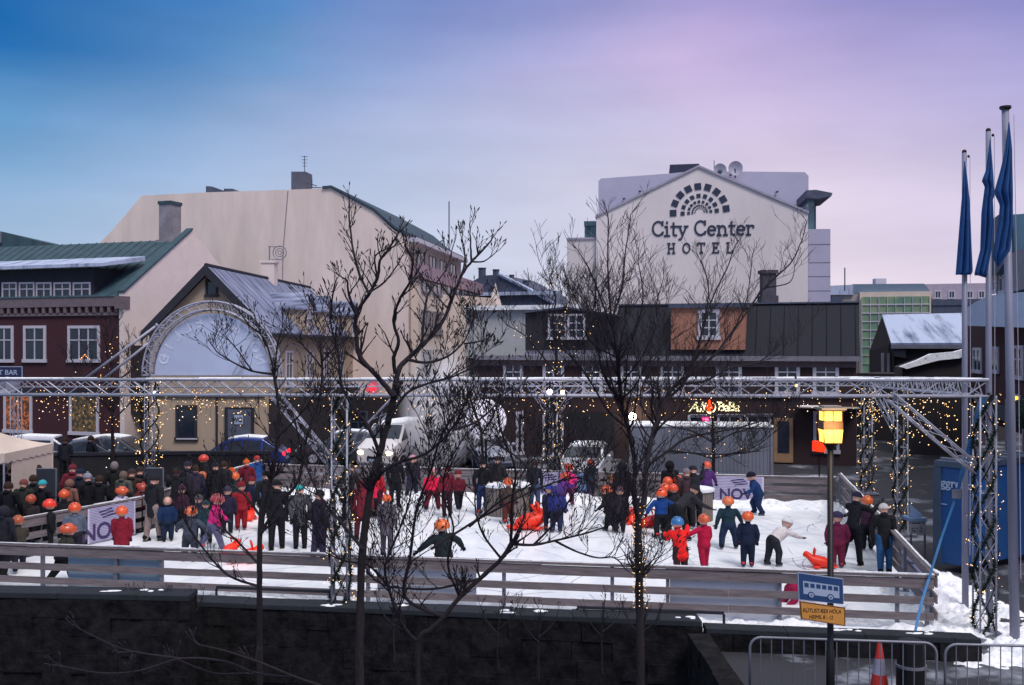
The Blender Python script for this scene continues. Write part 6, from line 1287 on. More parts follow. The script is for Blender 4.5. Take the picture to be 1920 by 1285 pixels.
ppl = [
 # ---- lower left, along the leftmost rail
 ('child in brown-orange helmet low at the left edge behind the near rail', 36, 972, 1.36, (58, 54, 46), DK, 'helmet', (170, 84, 48), 'push', 200),
 ('child in dark clothes and orange helmet, red boots showing under the near rail', 118, 986, 1.34, (50, 50, 46), BK, 'helmet', (196, 84, 52), 'walk', 150, dict(boots=RDS)),
 ('child in bright red-orange helmet and black jacket, left of the banner', 92, 939, 1.34, BK, BK, 'helmet', (232, 60, 40), 'stand', 120),
 ('child in orange helmet and black jacket behind the bright red helmet', 120, 921, 1.38, (28, 29, 34), BK, 'helmet', OR, 'stand', 210),
 ('child in orange helmet and grey-blue jacket in front of the printed banner', 140, 945, 1.36, (92, 102, 118), DK, 'helmet', OR, 'stand', 190),
 ('child in white jacket and orange helmet leaning over the rail banner', 213, 915, 1.36, (190, 182, 204), (60, 56, 70), 'helmet', (206, 88, 50), 'rail', 90),
 ('child in long crimson snowsuit and orange helmet standing alone by the near rail', 228, 952, 1.36, (124, 26, 44), (110, 24, 40), 'helmet', (224, 92, 48), 'back', 185, dict(coat='parka')),
 ('person in turquoise knitted hat and dark coat behind the left rail', 80, 901, 1.62, BK, BK, 'beanie', (60, 168, 180), 'stand', 180, dict(kind='adult', blade=False)),
 ('person in dull red-brown hat and olive coat behind the left rail', 44, 900, 1.62, (44, 46, 42), BK, 'beanie', (128, 70, 66), 'stand', 200, dict(kind='adult', blade=False, coat='parka')),
 ('person in dark red hat left of the tent corner, in the crowd', 22, 880, 1.66, (44, 36, 40), BK, 'beanie', (118, 52, 54), 'stand', 170, dict(kind='adult', blade=False)),
 ('grey-hooded person at the very left edge of the crowd', 4, 873, 1.7, (62, 60, 66), BK, 'hood', (66, 64, 70), 'stand', 180, dict(kind='adult', blade=False)),
 ('dark haired adult with maroon coat before the tent cloth', 36, 864, 1.75, (48, 30, 36), BK, None, OR, 'stand', 190, dict(kind='adult', blade=False)),
 ('dark haired adult facing us, pale face, before the tent cloth', 56, 863, 1.75, BK, BK, None, OR, 'stand', 10, dict(kind='adult', blade=False)),
 ('short haired adult in black at the right corner of the tent', 72, 873, 1.66, (32, 32, 40), BK, None, OR, 'stand', 150, dict(kind='adult', blade=False)),
 ('person in maroon bobble hat and matching maroon coat, left crowd', 136, 872, 1.70, (104, 34, 50), BK, 'bobble', (112, 40, 56), 'stand', 180, dict(kind='adult', blade=False)),
 ('person in tan coat below the maroon bobble hat', 130, 900, 1.55, (120, 86, 76), BK, 'hood', (128, 92, 82), 'stand', 170, dict(kind='adult', blade=False)),
 ('person in light grey knitted hat and black coat, left crowd', 164, 888, 1.7, BK, BK, 'bobble', (140, 142, 158), 'stand', 200, dict(kind='adult', blade=False, coat='parka')),
 ('tall grey haired adult in black coat beside the freight crate', 214, 866, 1.78, (30, 30, 32), BK, 'long', OR, 'stand', 190, dict(kind='adult', blade=False, hair=(130, 120, 122), coat='parka')),
 ('adult in grey-green jacket right of the grey haired adult', 231, 884, 1.66, (78, 80, 76), BK, 'long', OR, 'stand', 160, dict(kind='adult', blade=False, hair=(110, 96, 88))),
 ('child in dull red helmet low at the end of the left rail', 252, 907, 1.36, (80, 38, 40), BK, 'helmet', (156, 62, 54), 'rail', 150),
 ('second child in dull red helmet, nearest the beige-trousered adult', 267, 909, 1.32, (92, 40, 40), BK, 'helmet', (164, 66, 52), 'stand', 210),
 ('adult in long black coat and beige trousers near the left end of the ice', 287, 893, 1.76, (30, 31, 36), (134, 118, 116), 'beanie', (34, 34, 40), 'back', 175, dict(kind='adult', blade=False, coat='parka')),
 ('grey haired child in navy-blue jacket facing us beside the beige trousers', 314, 933, 1.2, (22, 44, 78), (28, 40, 62), 'long', OR, 'stand', 5, dict(hair=(128, 122, 130))),
 ('child in slate snowsuit and orange helmet with arms held out wide', 356, 953, 1.32, (62, 68, 82), (52, 56, 68), 'helmet', (206, 98, 52), 'spread', 180, dict(boots=(120, 50, 44))),
 ('child in dark blue with grey hat just behind the slate snowsuit', 373, 930, 1.2, (36, 40, 58), BK, 'beanie', (84, 80, 86), 'stand', 200),
 ('adult in red-orange helmet and black jacket holding a phone to the face', 386, 855, 1.76, (38, 34, 38), BK, 'helmet', (206, 62, 50), 'hold', 320, dict(kind='adult')),
 ('dark adult in black cap left of the red-orange helmeted adult', 352, 866, 1.72, (32, 32, 44), BK, 'beanie', (44, 46, 58), 'stand', 170, dict(kind='adult', blade=False)),
 ('dark purple coated adult just behind the blue-jacketed orange helmet', 367, 874, 1.66, (50, 44, 60), BK, None, OR, 'stand', 200, dict(kind='adult', blade=False)),
 ('child in orange helmet and navy jacket under the phone holder', 379, 887, 1.38, (34, 46, 72), BK, 'helmet', (196, 96, 50), 'stand', 10),
 ('girl in hot pink and magenta jacket with grey-violet trousers near the rail', 401, 929, 1.46, (208, 44, 122), (92, 92, 122), 'helmet', (178, 76, 84), 'walk', 130, dict(boots=(198, 84, 80))),
 ('child in small orange cap seen sideways behind the orange helmets', 433, 879, 1.36, (52, 66, 70), BK, 'beanie', (204, 88, 44), 'stand', 120),
 ('child in round orange helmet and dark teal jacket, left of the maroon coat', 441, 888, 1.32, (38, 56, 62), BK, 'helmet', (216, 98, 44), 'stand', 190),
 ('person in orange bobble hat and maroon coat, left crowd by the blue jacket', 462, 864, 1.56, (102, 26, 42), BK, 'bobble', (214, 96, 46), 'stand', 180, dict(kind='adult')),
 ('person in red hat and bright blue jacket beside the fairy lights', 482, 857, 1.6, (34, 78, 140), (60, 84, 118), 'beanie', (186, 58, 56), 'stand', 190, dict(kind='adult')),
 ('child in red snowsuit behind the red toy on the left of the ice', 452, 906, 1.36, (140, 30, 42), (146, 32, 44), 'beanie', (120, 34, 42), 'back', 185),
 ('child in dark purple between the pink jacket and the red snowsuit', 426, 914, 1.32, (42, 36, 58), (32, 30, 44), 'beanie', (60, 56, 74), 'stand', 160),
 ('tall adult in black behind the thin tree trunk, left half of the ice', 519, 902, 1.78, BK, BK, 'beanie', BK, 'back', 180, dict(kind='adult', blade=False)),
 ('person in turquoise hat, grey parka and black trousers, left of the lit post', 563, 911, 1.64, (74, 76, 80), BK, 'beanie', (48, 178, 176), 'back', 190, dict(kind='adult', blade=False, coat='parka')),
 ('adult in dark violet trousers half hidden by the lit post', 598, 922, 1.76, (40, 36, 50), (48, 44, 70), 'beanie', BK, 'stand', 150, dict(kind='adult', boots=(130, 50, 44))),
 ('child in orange hat and red coat left of the black-suited adult, far ice', 707, 880, 1.5, (176, 36, 44), (60, 30, 40), 'beanie', (206, 84, 46), 'stand', 170, dict(kind='adult')),
 ('small child in orange hat and pink-red jacket in front of the red coat', 702, 893, 1.3, (214, 34, 76), BK, 'helmet', (200, 66, 44), 'stand', 190),
 ('adult in long maroon coat behind the reddish tree trunk', 678, 903, 1.62, (112, 34, 46), (70, 26, 36), 'hood', (104, 34, 44), 'back', 180, dict(kind='adult', coat='parka')),
 ('person in grey plaid coat and small orange helmet behind the big tree', 725, 930, 1.56, (92, 86, 96), (70, 66, 76), 'helmet', (222, 94, 46), 'stand', 185, dict(kind='adult', coat='parka')),
 ('adult in black suit standing on the far ice near the van headlights', 741, 858, 1.66, BK, BK, None, OR, 'stand', 160, dict(kind='adult')),
 ('child in pink hat with navy trousers just before the van headlight', 773, 856, 1.46, (44, 40, 54), (34, 38, 58), 'beanie', (206, 146, 160), 'walk', 190),
 ('child in pale pink hat and bright red jacket on the far ice', 811, 880, 1.36, (222, 30, 72), (92, 24, 40), 'beanie', (208, 148, 160), 'wide', 180),
 ('person in dark red coat right of the bright red jacket, far ice', 838, 878, 1.52, (110, 32, 48), (52, 26, 36), 'beanie', (120, 40, 52), 'stand', 200, dict(kind='adult')),
 ('adult in black jacket and blue jeans left of the slatted table', 905, 866, 1.66, BK, (34, 54, 100), 'beanie', BK, 'stand', 170, dict(kind='adult', boots=(150, 60, 46))),
 ('adult in slate jeans and dark jacket right of the slatted table', 1002, 866, 1.64, (34, 38, 50), (56, 72, 100), None, OR, 'stand', 190, dict(kind='adult', boots=(150, 56, 46))),
 ('child in orange helmet and brown jacket at the slatted table behind the tree', 953, 898, 1.34, (72, 60, 54), (84, 44, 42), 'helmet', (212, 92, 44), 'stand', 180, dict(boots=(190, 50, 46))),
 ('dark adult behind the slatted table, half hidden by branches', 932, 858, 1.75, (38, 38, 40), BK, 'beanie', (44, 42, 42), 'stand', 180, dict(kind='adult')),
 ('child in orange helmet and black cape-like jacket, arms out, alone in mid ice', 832, 978, 1.44, (28, 38, 42), BK, 'helmet', (222, 108, 54), 'spread', 200, dict(coat='parka')),
 ('child in hot pink jacket, purple trousers and orange helmet by the far banner', 1064, 872, 1.40, (238, 52, 132), (84, 36, 72), 'helmet', (212, 72, 40), 'walk', 160, dict(boots=(214, 80, 96))),
 ('child in orange-red helmet and purple jacket bending by the hot pink jacket', 1048, 890, 1.30, (88, 48, 122), (70, 40, 92), 'helmet', (214, 82, 58), 'push', 130),
 ('child in patterned blue hat and navy coat seen from behind, mid ice', 1030, 911, 1.30, (34, 42, 66), (30, 34, 54), 'beanie', (52, 70, 152), 'back', 180, dict(boots=(196, 60, 50))),
 ('child in violet-blue hooded jacket next to the patterned blue hat', 1044, 913, 1.30, (48, 54, 120), (34, 44, 76), 'hood', (64, 56, 116), 'stand', 170, dict(boots=(60, 60, 70))),
 ('child in orange helmet and navy jacket standing before the far rail', 1108, 863, 1.30, (36, 46, 62), (36, 42, 54), 'helmet', (214, 78, 44), 'stand', 200, dict(boots=(180, 70, 60))),
 ('child in brown-orange hat in front of the big black hood', 1146, 893, 1.34, (60, 42, 42), BK, 'beanie', (160, 100, 58), 'stand', 160),
 ('child in orange helmet and black suit walking, left of the purple beanie', 1143, 913, 1.32, (34, 30, 36), BK, 'helmet', (216, 88, 42), 'walk', 220, dict(boots=(150, 60, 50))),
 ('child in dark plum beanie and black suit right of the walking child', 1162, 914, 1.30, (42, 34, 44), (36, 34, 44), 'beanie', (92, 70, 84), 'stand', 170),
 ('adult in big black hood left of the fairy-lit trunk', 1168, 870, 1.78, (22, 22, 28), BK, 'hood', (22, 22, 27), 'back', 190, dict(kind='adult', coat='parka')),
 ('child in bright blue jacket, black trousers and orange helmet, red skates', 1240, 919, 1.32, (24, 62, 128), (26, 28, 36), 'helmet', (232, 84, 42), 'spread', 175, dict(boots=(214, 60, 56))),
 ('child with orange helmet, uppermost left of the helmet cluster', 1252, 897, 1.36, (52, 40, 44), BK, 'helmet', (222, 86, 48), 'stand', 160),
 ('child with orange helmet, uppermost right of the helmet cluster', 1272, 894, 1.38, (90, 44, 46), BK, 'helmet', (214, 80, 50), 'stand', 200),
 ('child with orange helmet, middle left of the helmet cluster', 1246, 909, 1.32, (50, 46, 56), BK, 'helmet', (226, 90, 56), 'stand', 190),
 ('child with orange helmet, middle right of the helmet cluster', 1262, 910, 1.32, (40, 38, 46), BK, 'helmet', (218, 76, 46), 'stand', 150),
 ('adult in big black hood behind the helmet cluster', 1257, 867, 1.78, (22, 22, 26), BK, 'hood', (22, 22, 26), 'back', 170, dict(kind='adult', coat='parka')),
 ('adult with grey patterned hat behind the round slatted table', 1287, 881, 1.66, (70, 52, 58), BK, 'beanie', (126, 116, 124), 'stand', 170, dict(kind='adult')),
 ('adult in black leaning onto the round slatted table', 1304, 878, 1.78, (30, 32, 40), BK, 'beanie', (38, 40, 50), 'rail', 200, dict(kind='adult', coat='parka')),
 ('adult in grey-black jacket bending down beside the bright blue jacket', 1268, 914, 1.70, (46, 44, 50), BK, 'beanie', (40, 38, 42), 'bend', 110, dict(kind='adult')),
 ('child in bright red jacket and blue helmet bending near the rail', 1276, 975, 1.38, (226, 34, 32), (52, 30, 34), 'helmet', (52, 112, 168), 'rail', 210, dict(coat='parka')),
 ('child in crimson snowsuit and orange helmet touching the blue helmet', 1320, 967, 1.30, (172, 20, 60), (156, 20, 56), 'helmet', (196, 92, 56), 'reach', 185, dict(boots=(120, 24, 46))),
 ('child in purple coat and orange helmet on the far side of the round table', 1326, 868, 1.38, (78, 44, 104), (66, 40, 92), 'helmet', (216, 86, 56), 'wide', 170),
 ('child in dark teal jacket and navy trousers with legs wide apart', 1366, 935, 1.34, (26, 48, 60), (28, 42, 68), 'helmet', (216, 112, 68), 'wide', 190),
 ('child in navy suit and orange helmet standing straight near the rail', 1402, 962, 1.30, (24, 36, 60), (22, 32, 54), 'helmet', (220, 92, 46), 'stand', 182, dict(boots=(200, 66, 62))),
 ('child in black beanie and blue suit skating alone at the right', 1423, 887, 1.40, (24, 52, 98), (26, 44, 80), 'beanie', (24, 28, 44), 'skate', 280),
 ('child in white hat and cream jacket bending over, black trousers', 1449, 976, 1.30, (204, 196, 196), (38, 40, 48), 'bobble', (226, 224, 230), 'bend', 130),
 ('child in maroon suit with dark hat right of the lantern pole', 1570, 962, 1.32, (104, 32, 64), (112, 34, 62), 'beanie', (58, 50, 84), 'stand', 150, dict(boots=(150, 90, 84))),
 ('tall adult in black coat and black beanie at the right of the ice', 1598, 925, 1.80, (26, 27, 34), (25, 27, 34), 'beanie', (40, 38, 62), 'rail', 150, dict(kind='adult', blade=False)),
 ('child in orange helmet and plum jacket between the two dark adults', 1626, 932, 1.38, (62, 36, 56), BK, 'helmet', (214, 104, 46), 'reach', 160),
 ('woman in white hat, black parka and blue jeans by the right rail', 1658, 946, 1.62, (30, 31, 34), (44, 84, 128), 'beanie', (214, 208, 206), 'back', 170, dict(kind='adult', blade=False, coat='parka')),
 ('bareheaded person in black walking behind the cars at far left', 122, 821, 1.74, (32, 34, 44), BK, None, OR, 'stand', 190, dict(kind='adult', blade=False)),
 ('second person in black behind the low wall, nearer the garlanded post', 171, 818, 1.76, (28, 30, 38), BK, None, OR, 'stand', 160, dict(kind='adult', blade=False)),
 ('dark adult in brown jacket at the far rail left of the lit V braces', 655, 872, 1.7, (58, 48, 48), BK, 'beanie', (50, 42, 44), 'stand', 180, dict(kind='adult')),
 ('child with red scarf and black coat below the thin left tree', 602, 938, 1.3, (52, 34, 40), BK, 'beanie', (130, 44, 46), 'stand', 170),
 ('adult in dark coat at the left crowd between the crate and the board', 262, 876, 1.72, (34, 32, 36), BK, 'beanie', (48, 44, 46), 'stand', 190, dict(kind='adult', blade=False)),
 ('adult in black beside the dark notice board, arms folded', 330, 880, 1.72, (30, 30, 36), BK, None, OR, 'arms', 170, dict(kind='adult', blade=False, coat='parka')),
 ('dark clothed person at the left edge just behind the near rail', 6, 952, 1.62, (36, 38, 48), BK, 'hood', (44, 46, 56), 'stand', 150, dict(kind='adult')),
 ('adult in dark coat between the red-brown hat and turquoise hat', 62, 892, 1.68, (34, 34, 38), BK, None, OR, 'stand', 180, dict(kind='adult', blade=False)),
 ('teenager in dark green parka behind the tent corner, left crowd', 92, 884, 1.6, (40, 50, 44), BK, 'hood', (40, 50, 44), 'stand', 190, dict(kind='adult', blade=False)),
 ('child in brown-orange helmet squeezed behind the left rail corner', 58, 930, 1.3, (48, 42, 44), BK, 'helmet', (176, 78, 50), 'stand', 170),
 ('black coated adult at the left edge, second row of the crowd', 16, 905, 1.7, BK, BK, None, OR, 'stand', 170, dict(kind='adult', blade=False, coat='parka')),
 ('adult in navy hat between maroon coat and grey knitted hat', 150, 880, 1.7, (30, 34, 48), BK, 'beanie', (30, 36, 60), 'stand', 180, dict(kind='adult', blade=False)),
 ('person in black with grey scarf right of the grey knitted hat', 186, 893, 1.64, BK, BK, None, OR, 'stand', 200, dict(kind='adult', blade=False)),
 ('adult in dark brown coat behind the dull red helmets', 247, 880, 1.7, (52, 42, 40), BK, 'beanie', (60, 50, 50), 'stand', 170, dict(kind='adult', blade=False)),
 ('child in plum jacket beside the black dressed adult with folded arms', 340, 912, 1.25, (66, 36, 58), BK, 'beanie', (70, 40, 60), 'stand', 160),
 ('black coated adult in front of the blue car, right of the phone holder', 404, 868, 1.72, BK, BK, 'beanie', (36, 36, 44), 'stand', 190, dict(kind='adult', blade=False, coat='parka')),
 ('adult in charcoal coat just before the blue car tail light', 420, 866, 1.7, (44, 44, 50), BK, None, OR, 'stand', 170, dict(kind='adult', blade=False)),
 ('child in navy with dark red hat left of the bright blue jacket', 470, 896, 1.25, (30, 38, 62), BK, 'beanie', (120, 36, 44), 'stand', 150),
 ('small child in dark teal between the pink jacket and slate snowsuit', 386, 940, 1.15, (30, 58, 66), BK, 'beanie', (40, 70, 80), 'stand', 200),
 ('black coated adult behind the slender left tree trunk', 500, 884, 1.74, (34, 33, 38), BK, 'beanie', BK, 'stand', 160, dict(kind='adult', blade=False)),
 ('child in dark red suit by the far rail, right of the white van', 860, 884, 1.3, (96, 28, 42), BK, 'beanie', (110, 40, 46), 'walk', 210),
]
for t in ppl:
    k = dict(t[10]) if len(t) > 10 else {}
    if isinstance(t[9], dict): k = t[9]
    person(t[0], t[1], t[2], t[3], t[4], t[5], t[6], t[7], t[8], t[9], **k)
# fallen child beside the rail
fc = person('child in magenta suit and orange helmet fallen on the ice by the near rail', 1478, 1034, 1.05, (150, 24, 66), (140, 24, 62), 'helmet', (206, 84, 70), 'fallen', 95, boots=(90, 20, 40)); fc.location.y = 20.9; fc.location.x = (1482 - 960) / F * 20.9; fc.location.z = -.12
# bags
for (px, D, c_, lab) in ((1592, 24.6, (28, 28, 34), 'dark shoulder bag at the tall adult in black'), (1640, 24.7, (90, 88, 98), 'grey bag held between the two dark adults at right')):
    q = Wp(px, 1005, D); r = thing('bag', lab, 'bag', tuple(q)); b = MB(); b.ball((0, 0, 0), (.13, .08, .16), 12, 8); b.build('bag_body', pm(c_), r, local=True, smooth=True); b = MB(); b.tube([(-.08, 0, .12), (-.05, 0, .3), (.05, 0, .3), (.08, 0, .12)], .012, 5); b.build('strap', M['black'], r, local=True)
# ================================================================ red plastic skating aids shaped like seals
def seal(label, px, ybase, L_, rz, m='orangeplastic'):
    q = G(px, ybase); r = thing('skating_aid', label, 'skating aid', (q.x, q.y, .015), R(rz), group='plastic seal shaped skating aids')
    b = MB(); n = 14
    prof = [(-.5, .06, .05, .05), (-.42, .16, .14, .15), (-.2, .25, .21, .22), (.05, .27, .23, .25), (.25, .25, .2, .3), (.38, .22, .17, .42), (.47, .17, .14, .5), (.56, .10, .10, .5), (.61, .03, .03, .48)]
    for (x, ry, rz_, zc_) in prof:
        for k in range(n): w_ = 2 * math.pi * k / n; b.v.append((x * L_, math.cos(w_) * ry * L_, max(0, (zc_ + math.sin(w_) * rz_) * L_)))
    for i in range(len(prof) - 1):
        for k in range(n): b.f.append((i * n + k, i * n + (k + 1) % n, (i + 1) * n + (k + 1) % n, (i + 1) * n + k)); b.mi.append(0)
    b.f.append(tuple(range(n))[::-1]); b.f.append(tuple((len(prof) - 1) * n + k for k in range(n))); b.mi += [0, 0]
    b.build('body', M[m], r, local=True, smooth=True)
    b = MB(); b.ball((-.56 * L_, .13 * L_, .09 * L_), (.14 * L_, .10 * L_, .04 * L_), 8, 5); b.ball((-.56 * L_, -.13 * L_, .09 * L_), (.14 * L_, .10 * L_, .04 * L_), 8, 5); b.build('tail', M[m], r, local=True, smooth=True)
    for s_ in (-1, 1): b = MB(); b.ball((.12 * L_, s_ * .3 * L_, .08 * L_), (.16 * L_, .10 * L_, .05 * L_), 8, 5); b.build('flipper', M[m], r, local=True, smooth=True)
    b = MB(); b.tube([(.2 * L_, -.12 * L_, .5 * L_), (.16 * L_, -.16 * L_, .72 * L_), (.16 * L_, .16 * L_, .72 * L_), (.2 * L_, .12 * L_, .5 * L_)], .035 * L_, 8); b.build('handle', M[m], r, local=True, smooth=True)
seal('big bright red seal aid in mid ice beside the patterned blue hat', 996, 994, 1.05, 10)
seal('red seal aid nearest the near rail, left of the lantern pole', 1536, 1066, .62, 170)
seal('red seal aid half hidden behind the fairy-lit trunk', 1184, 982, .62, 80); seal('dull red seal aid beside the bright blue jacket', 1218, 990, .72, 20, 'redplastic')
seal('orange-red seal aid upright behind the pink jacket, left ice', 468, 976, .60, 100); seal('small red seal aid seen through the near rail, left ice', 462, 1056, .70, 20)
seal('red seal aid between the red snowsuit and the thin trunk, nearest the rail', 432, 1040, .55, 60); seal('red seal aid behind the slatted table in the branches', 1010, 966, .5, 150)

# ================================================================ skate tracks cut into the ice
rs_ = random.Random(44); b = MB()
def in_rink(x, y): return 22.6 - .166 * (x + 11) < y < 36.6 - .19 * (x + 9.4) and -10.4 < x < 8 + .2 * (y - 19)
for k in range(420):
    x = rs_.uniform(-10, 10.5); y = rs_.uniform(20, 36); a = rs_.uniform(0, 6.28); cv = rs_.uniform(-.5, .5); st = rs_.uniform(.12, .25); n = rs_.randint(4, 12); pt = []
    for i in range(n):
        if not in_rink(x, y): break
        pt.append((x, y)); x += math.cos(a) * st; y += math.sin(a) * st; a += cv * st
    w_ = rs_.uniform(.006, .016)
    for i in range(len(pt) - 1):
        p, q = Vector((*pt[i], .0185)), Vector((*pt[i + 1], .0185)); t_ = (q - p).normalized(); nn = Vector((-t_.y, t_.x, 0)) * w_
        b.add([p - nn, q - nn, q + nn, p + nn], [(0, 1, 2, 3)])
o = b.build('skate_tracks', mat('scraped ice', (172, 180, 196), .5, var=.1)); o['kind'] = 'structure'
# ================================================================ trees
def tree(label, D, limbs, base, seed, tw=1.0, spread=.55, twl=.55, bud=True, mat_='twig', dens=1.0, up=.55, curl=.25, name='bare_tree', cat='tree', rmin=.0035, thin=.8, boughs=0, bl=1.0, ycap=0):
    """limbs: main branches as photo pixels with radii in pixels; each starts on the one it grows from and bends
    towards or away from the street so that the crown has real depth; twigs grow from them in every direction"""
    rnd = random.Random(seed); px2m = D / F
    bx, by = base; root = Wp(bx, by, D); root.z = max(root.z, -1.6) if by < 1286 else root.z
    gz = -1.6 if (root.x < 3.1 and D < 18.2) else 0.0
    t = thing(name, label, cat, (root.x, D, gz)); placed = []; trunk, crown, buds = MB(), MB(), MB()
    polys = []
    for li, (pts, r0, r1) in enumerate(limbs):
        x0, y0 = pts[0]; off = 0.0
        if placed:
            k = min(placed, key=lambda q: (q[0] - x0) ** 2 + (q[1] - y0) ** 2); off = k[2]
        slope = rnd.uniform(-1, 1) * spread if li else 0.0; P = []; L_ = 0; raw = []
        for i, (x, y) in enumerate(pts):
            if i: L_ += math.hypot(x - pts[i - 1][0], y - pts[i - 1][1]) * px2m
            raw.append((x, y, off + slope * L_ + .04 * math.sin(L_ * 3 + seed)))
        # smooth curve through the points
        fine = []
        for i in range(len(raw) - 1):
            p0, p1, p2, p3 = raw[max(i - 1, 0)], raw[i], raw[i + 1], raw[min(i + 2, len(raw) - 1)]; m = 5
            for j in range(m):
                s = j / m; fine.append(tuple(.5 * (2 * p1[k] + (p2[k] - p0[k]) * s + (2 * p0[k] - 5 * p1[k] + 4 * p2[k] - p3[k]) * s * s + (3 * p1[k] - p0[k] - 3 * p2[k] + p3[k]) * s ** 3) for k in range(3)))
        fine.append(raw[-1]); n = len(fine); W3, rs = [], []
        for i, (x, y, o) in enumerate(fine):
            placed.append((x, y, o)); Dd = D + o
            w_ = .5 if i in (0, n - 1) else 1
            W3.append(Wp(x + rnd.uniform(-.6, .6) * w_, y, Dd)); rs.append(max(rmin, (r0 + (r1 - r0) * (i / (n - 1)) ** .8) * px2m * thin * (1 + rnd.uniform(-.07, .09))))
        (trunk if li == 0 else crown).tube(W3, rs, 9 if r0 > 5 else 6); polys.append((W3, rs, li))
    def twig(p, d, L_, r, lev):
        n = 4; pts = [p]; rs = [r]; dd = d.normalized()
        for i in range(n):
            dd = (dd + Vector((rnd.gauss(0, .16), rnd.gauss(0, .16), rnd.gauss(0, .10) + curl * .3))).normalized(); p = p + dd * L_ / n; pts.append(p); rs.append(max(rmin * .7, r * (1 - .65 * (i + 1) / n)))
        crown.tube(pts, rs, 4 if r > .008 else 3, cap=False)
        if bud: e = pts[-1]; crown.tube([e, e + dd * .02, e + dd * .05], [rs[-1] * 1.1, max(.007, rs[-1] * 2.0), .001], 4, cap=False)
        if lev > 0:
            for i in range(rnd.choice((2, 2, 3)) if lev > 1 else rnd.choice((0, 1, 2))):
                k = rnd.randint(1, n - 1); ax = Vector((rnd.gauss(0, 1), rnd.gauss(0, 1), rnd.gauss(0, .4))).normalized()
                nd = (dd * .8 + ax * .75 + Vector((0, 0, up * .6))).normalized(); twig(pts[k], nd, L_ * rnd.uniform(.45, .75), rs[k] * .7, lev - 1)
    extra = []
    for k in range(boughs):                       # younger boughs between the traced ones
        W3, rs, li = rnd.choice(polys[1:] if k % 4 else polys); i = rnd.randint(len(W3) // (2 if li else 1) - (0 if li else len(W3) // 3), len(W3) - 1) if len(W3) > 3 else 0; i = min(max(i, 1), len(W3) - 2); p = W3[i]; dd = ((W3[i + 1] - W3[i]).normalized() * .6 + Vector((rnd.gauss(0, .8), rnd.gauss(0, .8), rnd.uniform(-.1, .6)))).normalized(); L_ = bl * rnd.uniform(.5, 1.2); m = 9; P3 = [p]; r3 = [rs[i] * .55]
        for j in range(m):
            dd = (dd + Vector((rnd.gauss(0, .13), rnd.gauss(0, .13), .09 * up * 2))).normalized(); p = p + dd * L_ / m
            if p.z > H - (ycap - HY) / F * D: break
            P3.append(p); r3.append(max(rmin, r3[0] * (1 - .7 * (j + 1) / m)))
        if len(P3) < 3: continue
        crown.tube(P3, r3, 5); extra.append((P3, r3, 9))
    for (W3, rs, li) in polys + extra:
        n = len(W3); acc = 0; step = .26 / dens
        for i in range(1, n):
            seg = (W3[i] - W3[i - 1]); acc += seg.length
            fr = i / n
            if (li == 0 and fr < .55): continue
            while acc > step:
                acc -= step
                if rnd.random() > .72: continue
                sd = Vector((rnd.gauss(0, 1), rnd.gauss(0, 1), rnd.gauss(0, .5))).normalized(); d = (seg.normalized() * .6 + sd * .8 + Vector((0, 0, up))).normalized()
                twig(W3[i], d, twl * rnd.uniform(.45, 1.25) * (1.1 - .4 * fr), min(rs[i] * .55, .016) * tw, 2)
        # tip spray
        dd = (W3[-1] - W3[-2]).normalized()
        for k in range(2):
            sd = Vector((rnd.gauss(0, .5), rnd.gauss(0, .5), .2)); twig(W3[-1], (dd + sd).normalized(), twl * .6, max(rs[-1] * .8, .005), 1)
    trunk.build('trunk', M['bark'], t, smooth=True); c_ = crown.build('crown', M[mat_], t)
    if buds.v: buds.build('buds', M['bark'], c_)
    return t, polys
# big near tree, two stems
A_l = [
 ([(676, 1330), (674, 1240), (676, 1120), (680, 1030), (688, 960), (698, 900), (712, 850), (728, 790), (738, 743)], 13, 8.5),
 ([(738, 743), (710, 709), (676, 671), (669, 640), (668, 590), (691, 553), (708, 522), (712, 490), (726, 470), (745, 441)], 8, 2.5),
 ([(691, 550), (672, 510), (661, 460), (655, 410), (655, 376)], 4, 2), ([(691, 550), (722, 528), (745, 497), (757, 475)], 3, 1.5),
 ([(668, 590), (654, 553), (651, 528), (640, 520)], 4.5, 2), ([(708, 522), (704, 480), (738, 462)], 3, 1.5),
 ([(738, 743), (747, 696), (763, 674), (794, 646), (828, 606), (847, 562), (866, 516), (884, 491), (905, 470), (922, 450)], 9, 2.5),
 ([(884, 491), (882, 455), (881, 418)], 3.5, 1.6), ([(884, 491), (908, 490), (929, 474)], 3, 1.5), ([(866, 516), (872, 480), (866, 446)], 3.5, 1.6),
 ([(741, 700), (738, 671), (747, 640), (738, 600), (750, 559), (769, 528), (772, 485), (760, 463)], 6, 2.5), ([(769, 528), (785, 508), (800, 470)], 3, 1.5),
 ([(791, 648), (794, 600), (800, 560), (808, 543), (836, 505), (851, 457)], 4, 1.6), ([(808, 543), (794, 522), (776, 497)], 3, 1.5),
 ([(763, 674), (800, 680), (840, 668), (870, 640), (885, 604), (894, 584)], 5, 1.6), ([(870, 645), (900, 640), (920, 632)], 3, 1.5),
 ([(712, 850), (690, 800), (660, 760), (640, 720), (634, 660), (620, 600), (628, 530)], 6, 2), ([(728, 790), (760, 740), (800, 720), (850, 706), (905, 680)], 5, 2),
 ([(698, 900), (740, 870), (800, 850), (850, 800), (880, 740)], 6, 2), ([(680, 1030), (640, 980), (600, 930), (570, 860), (556, 800)], 5, 2), ([(850, 806), (895, 790), (940, 745), (948, 700)], 4, 1.6)]
tree('biggest bare tree with knobbly upswept branches in front of the rink, left of centre', 10.6, A_l, (676, 1330), 11, tw=1.2, twl=.27, spread=.5, dens=2.4, ycap=540, boughs=90, bl=.75, thin=.66)
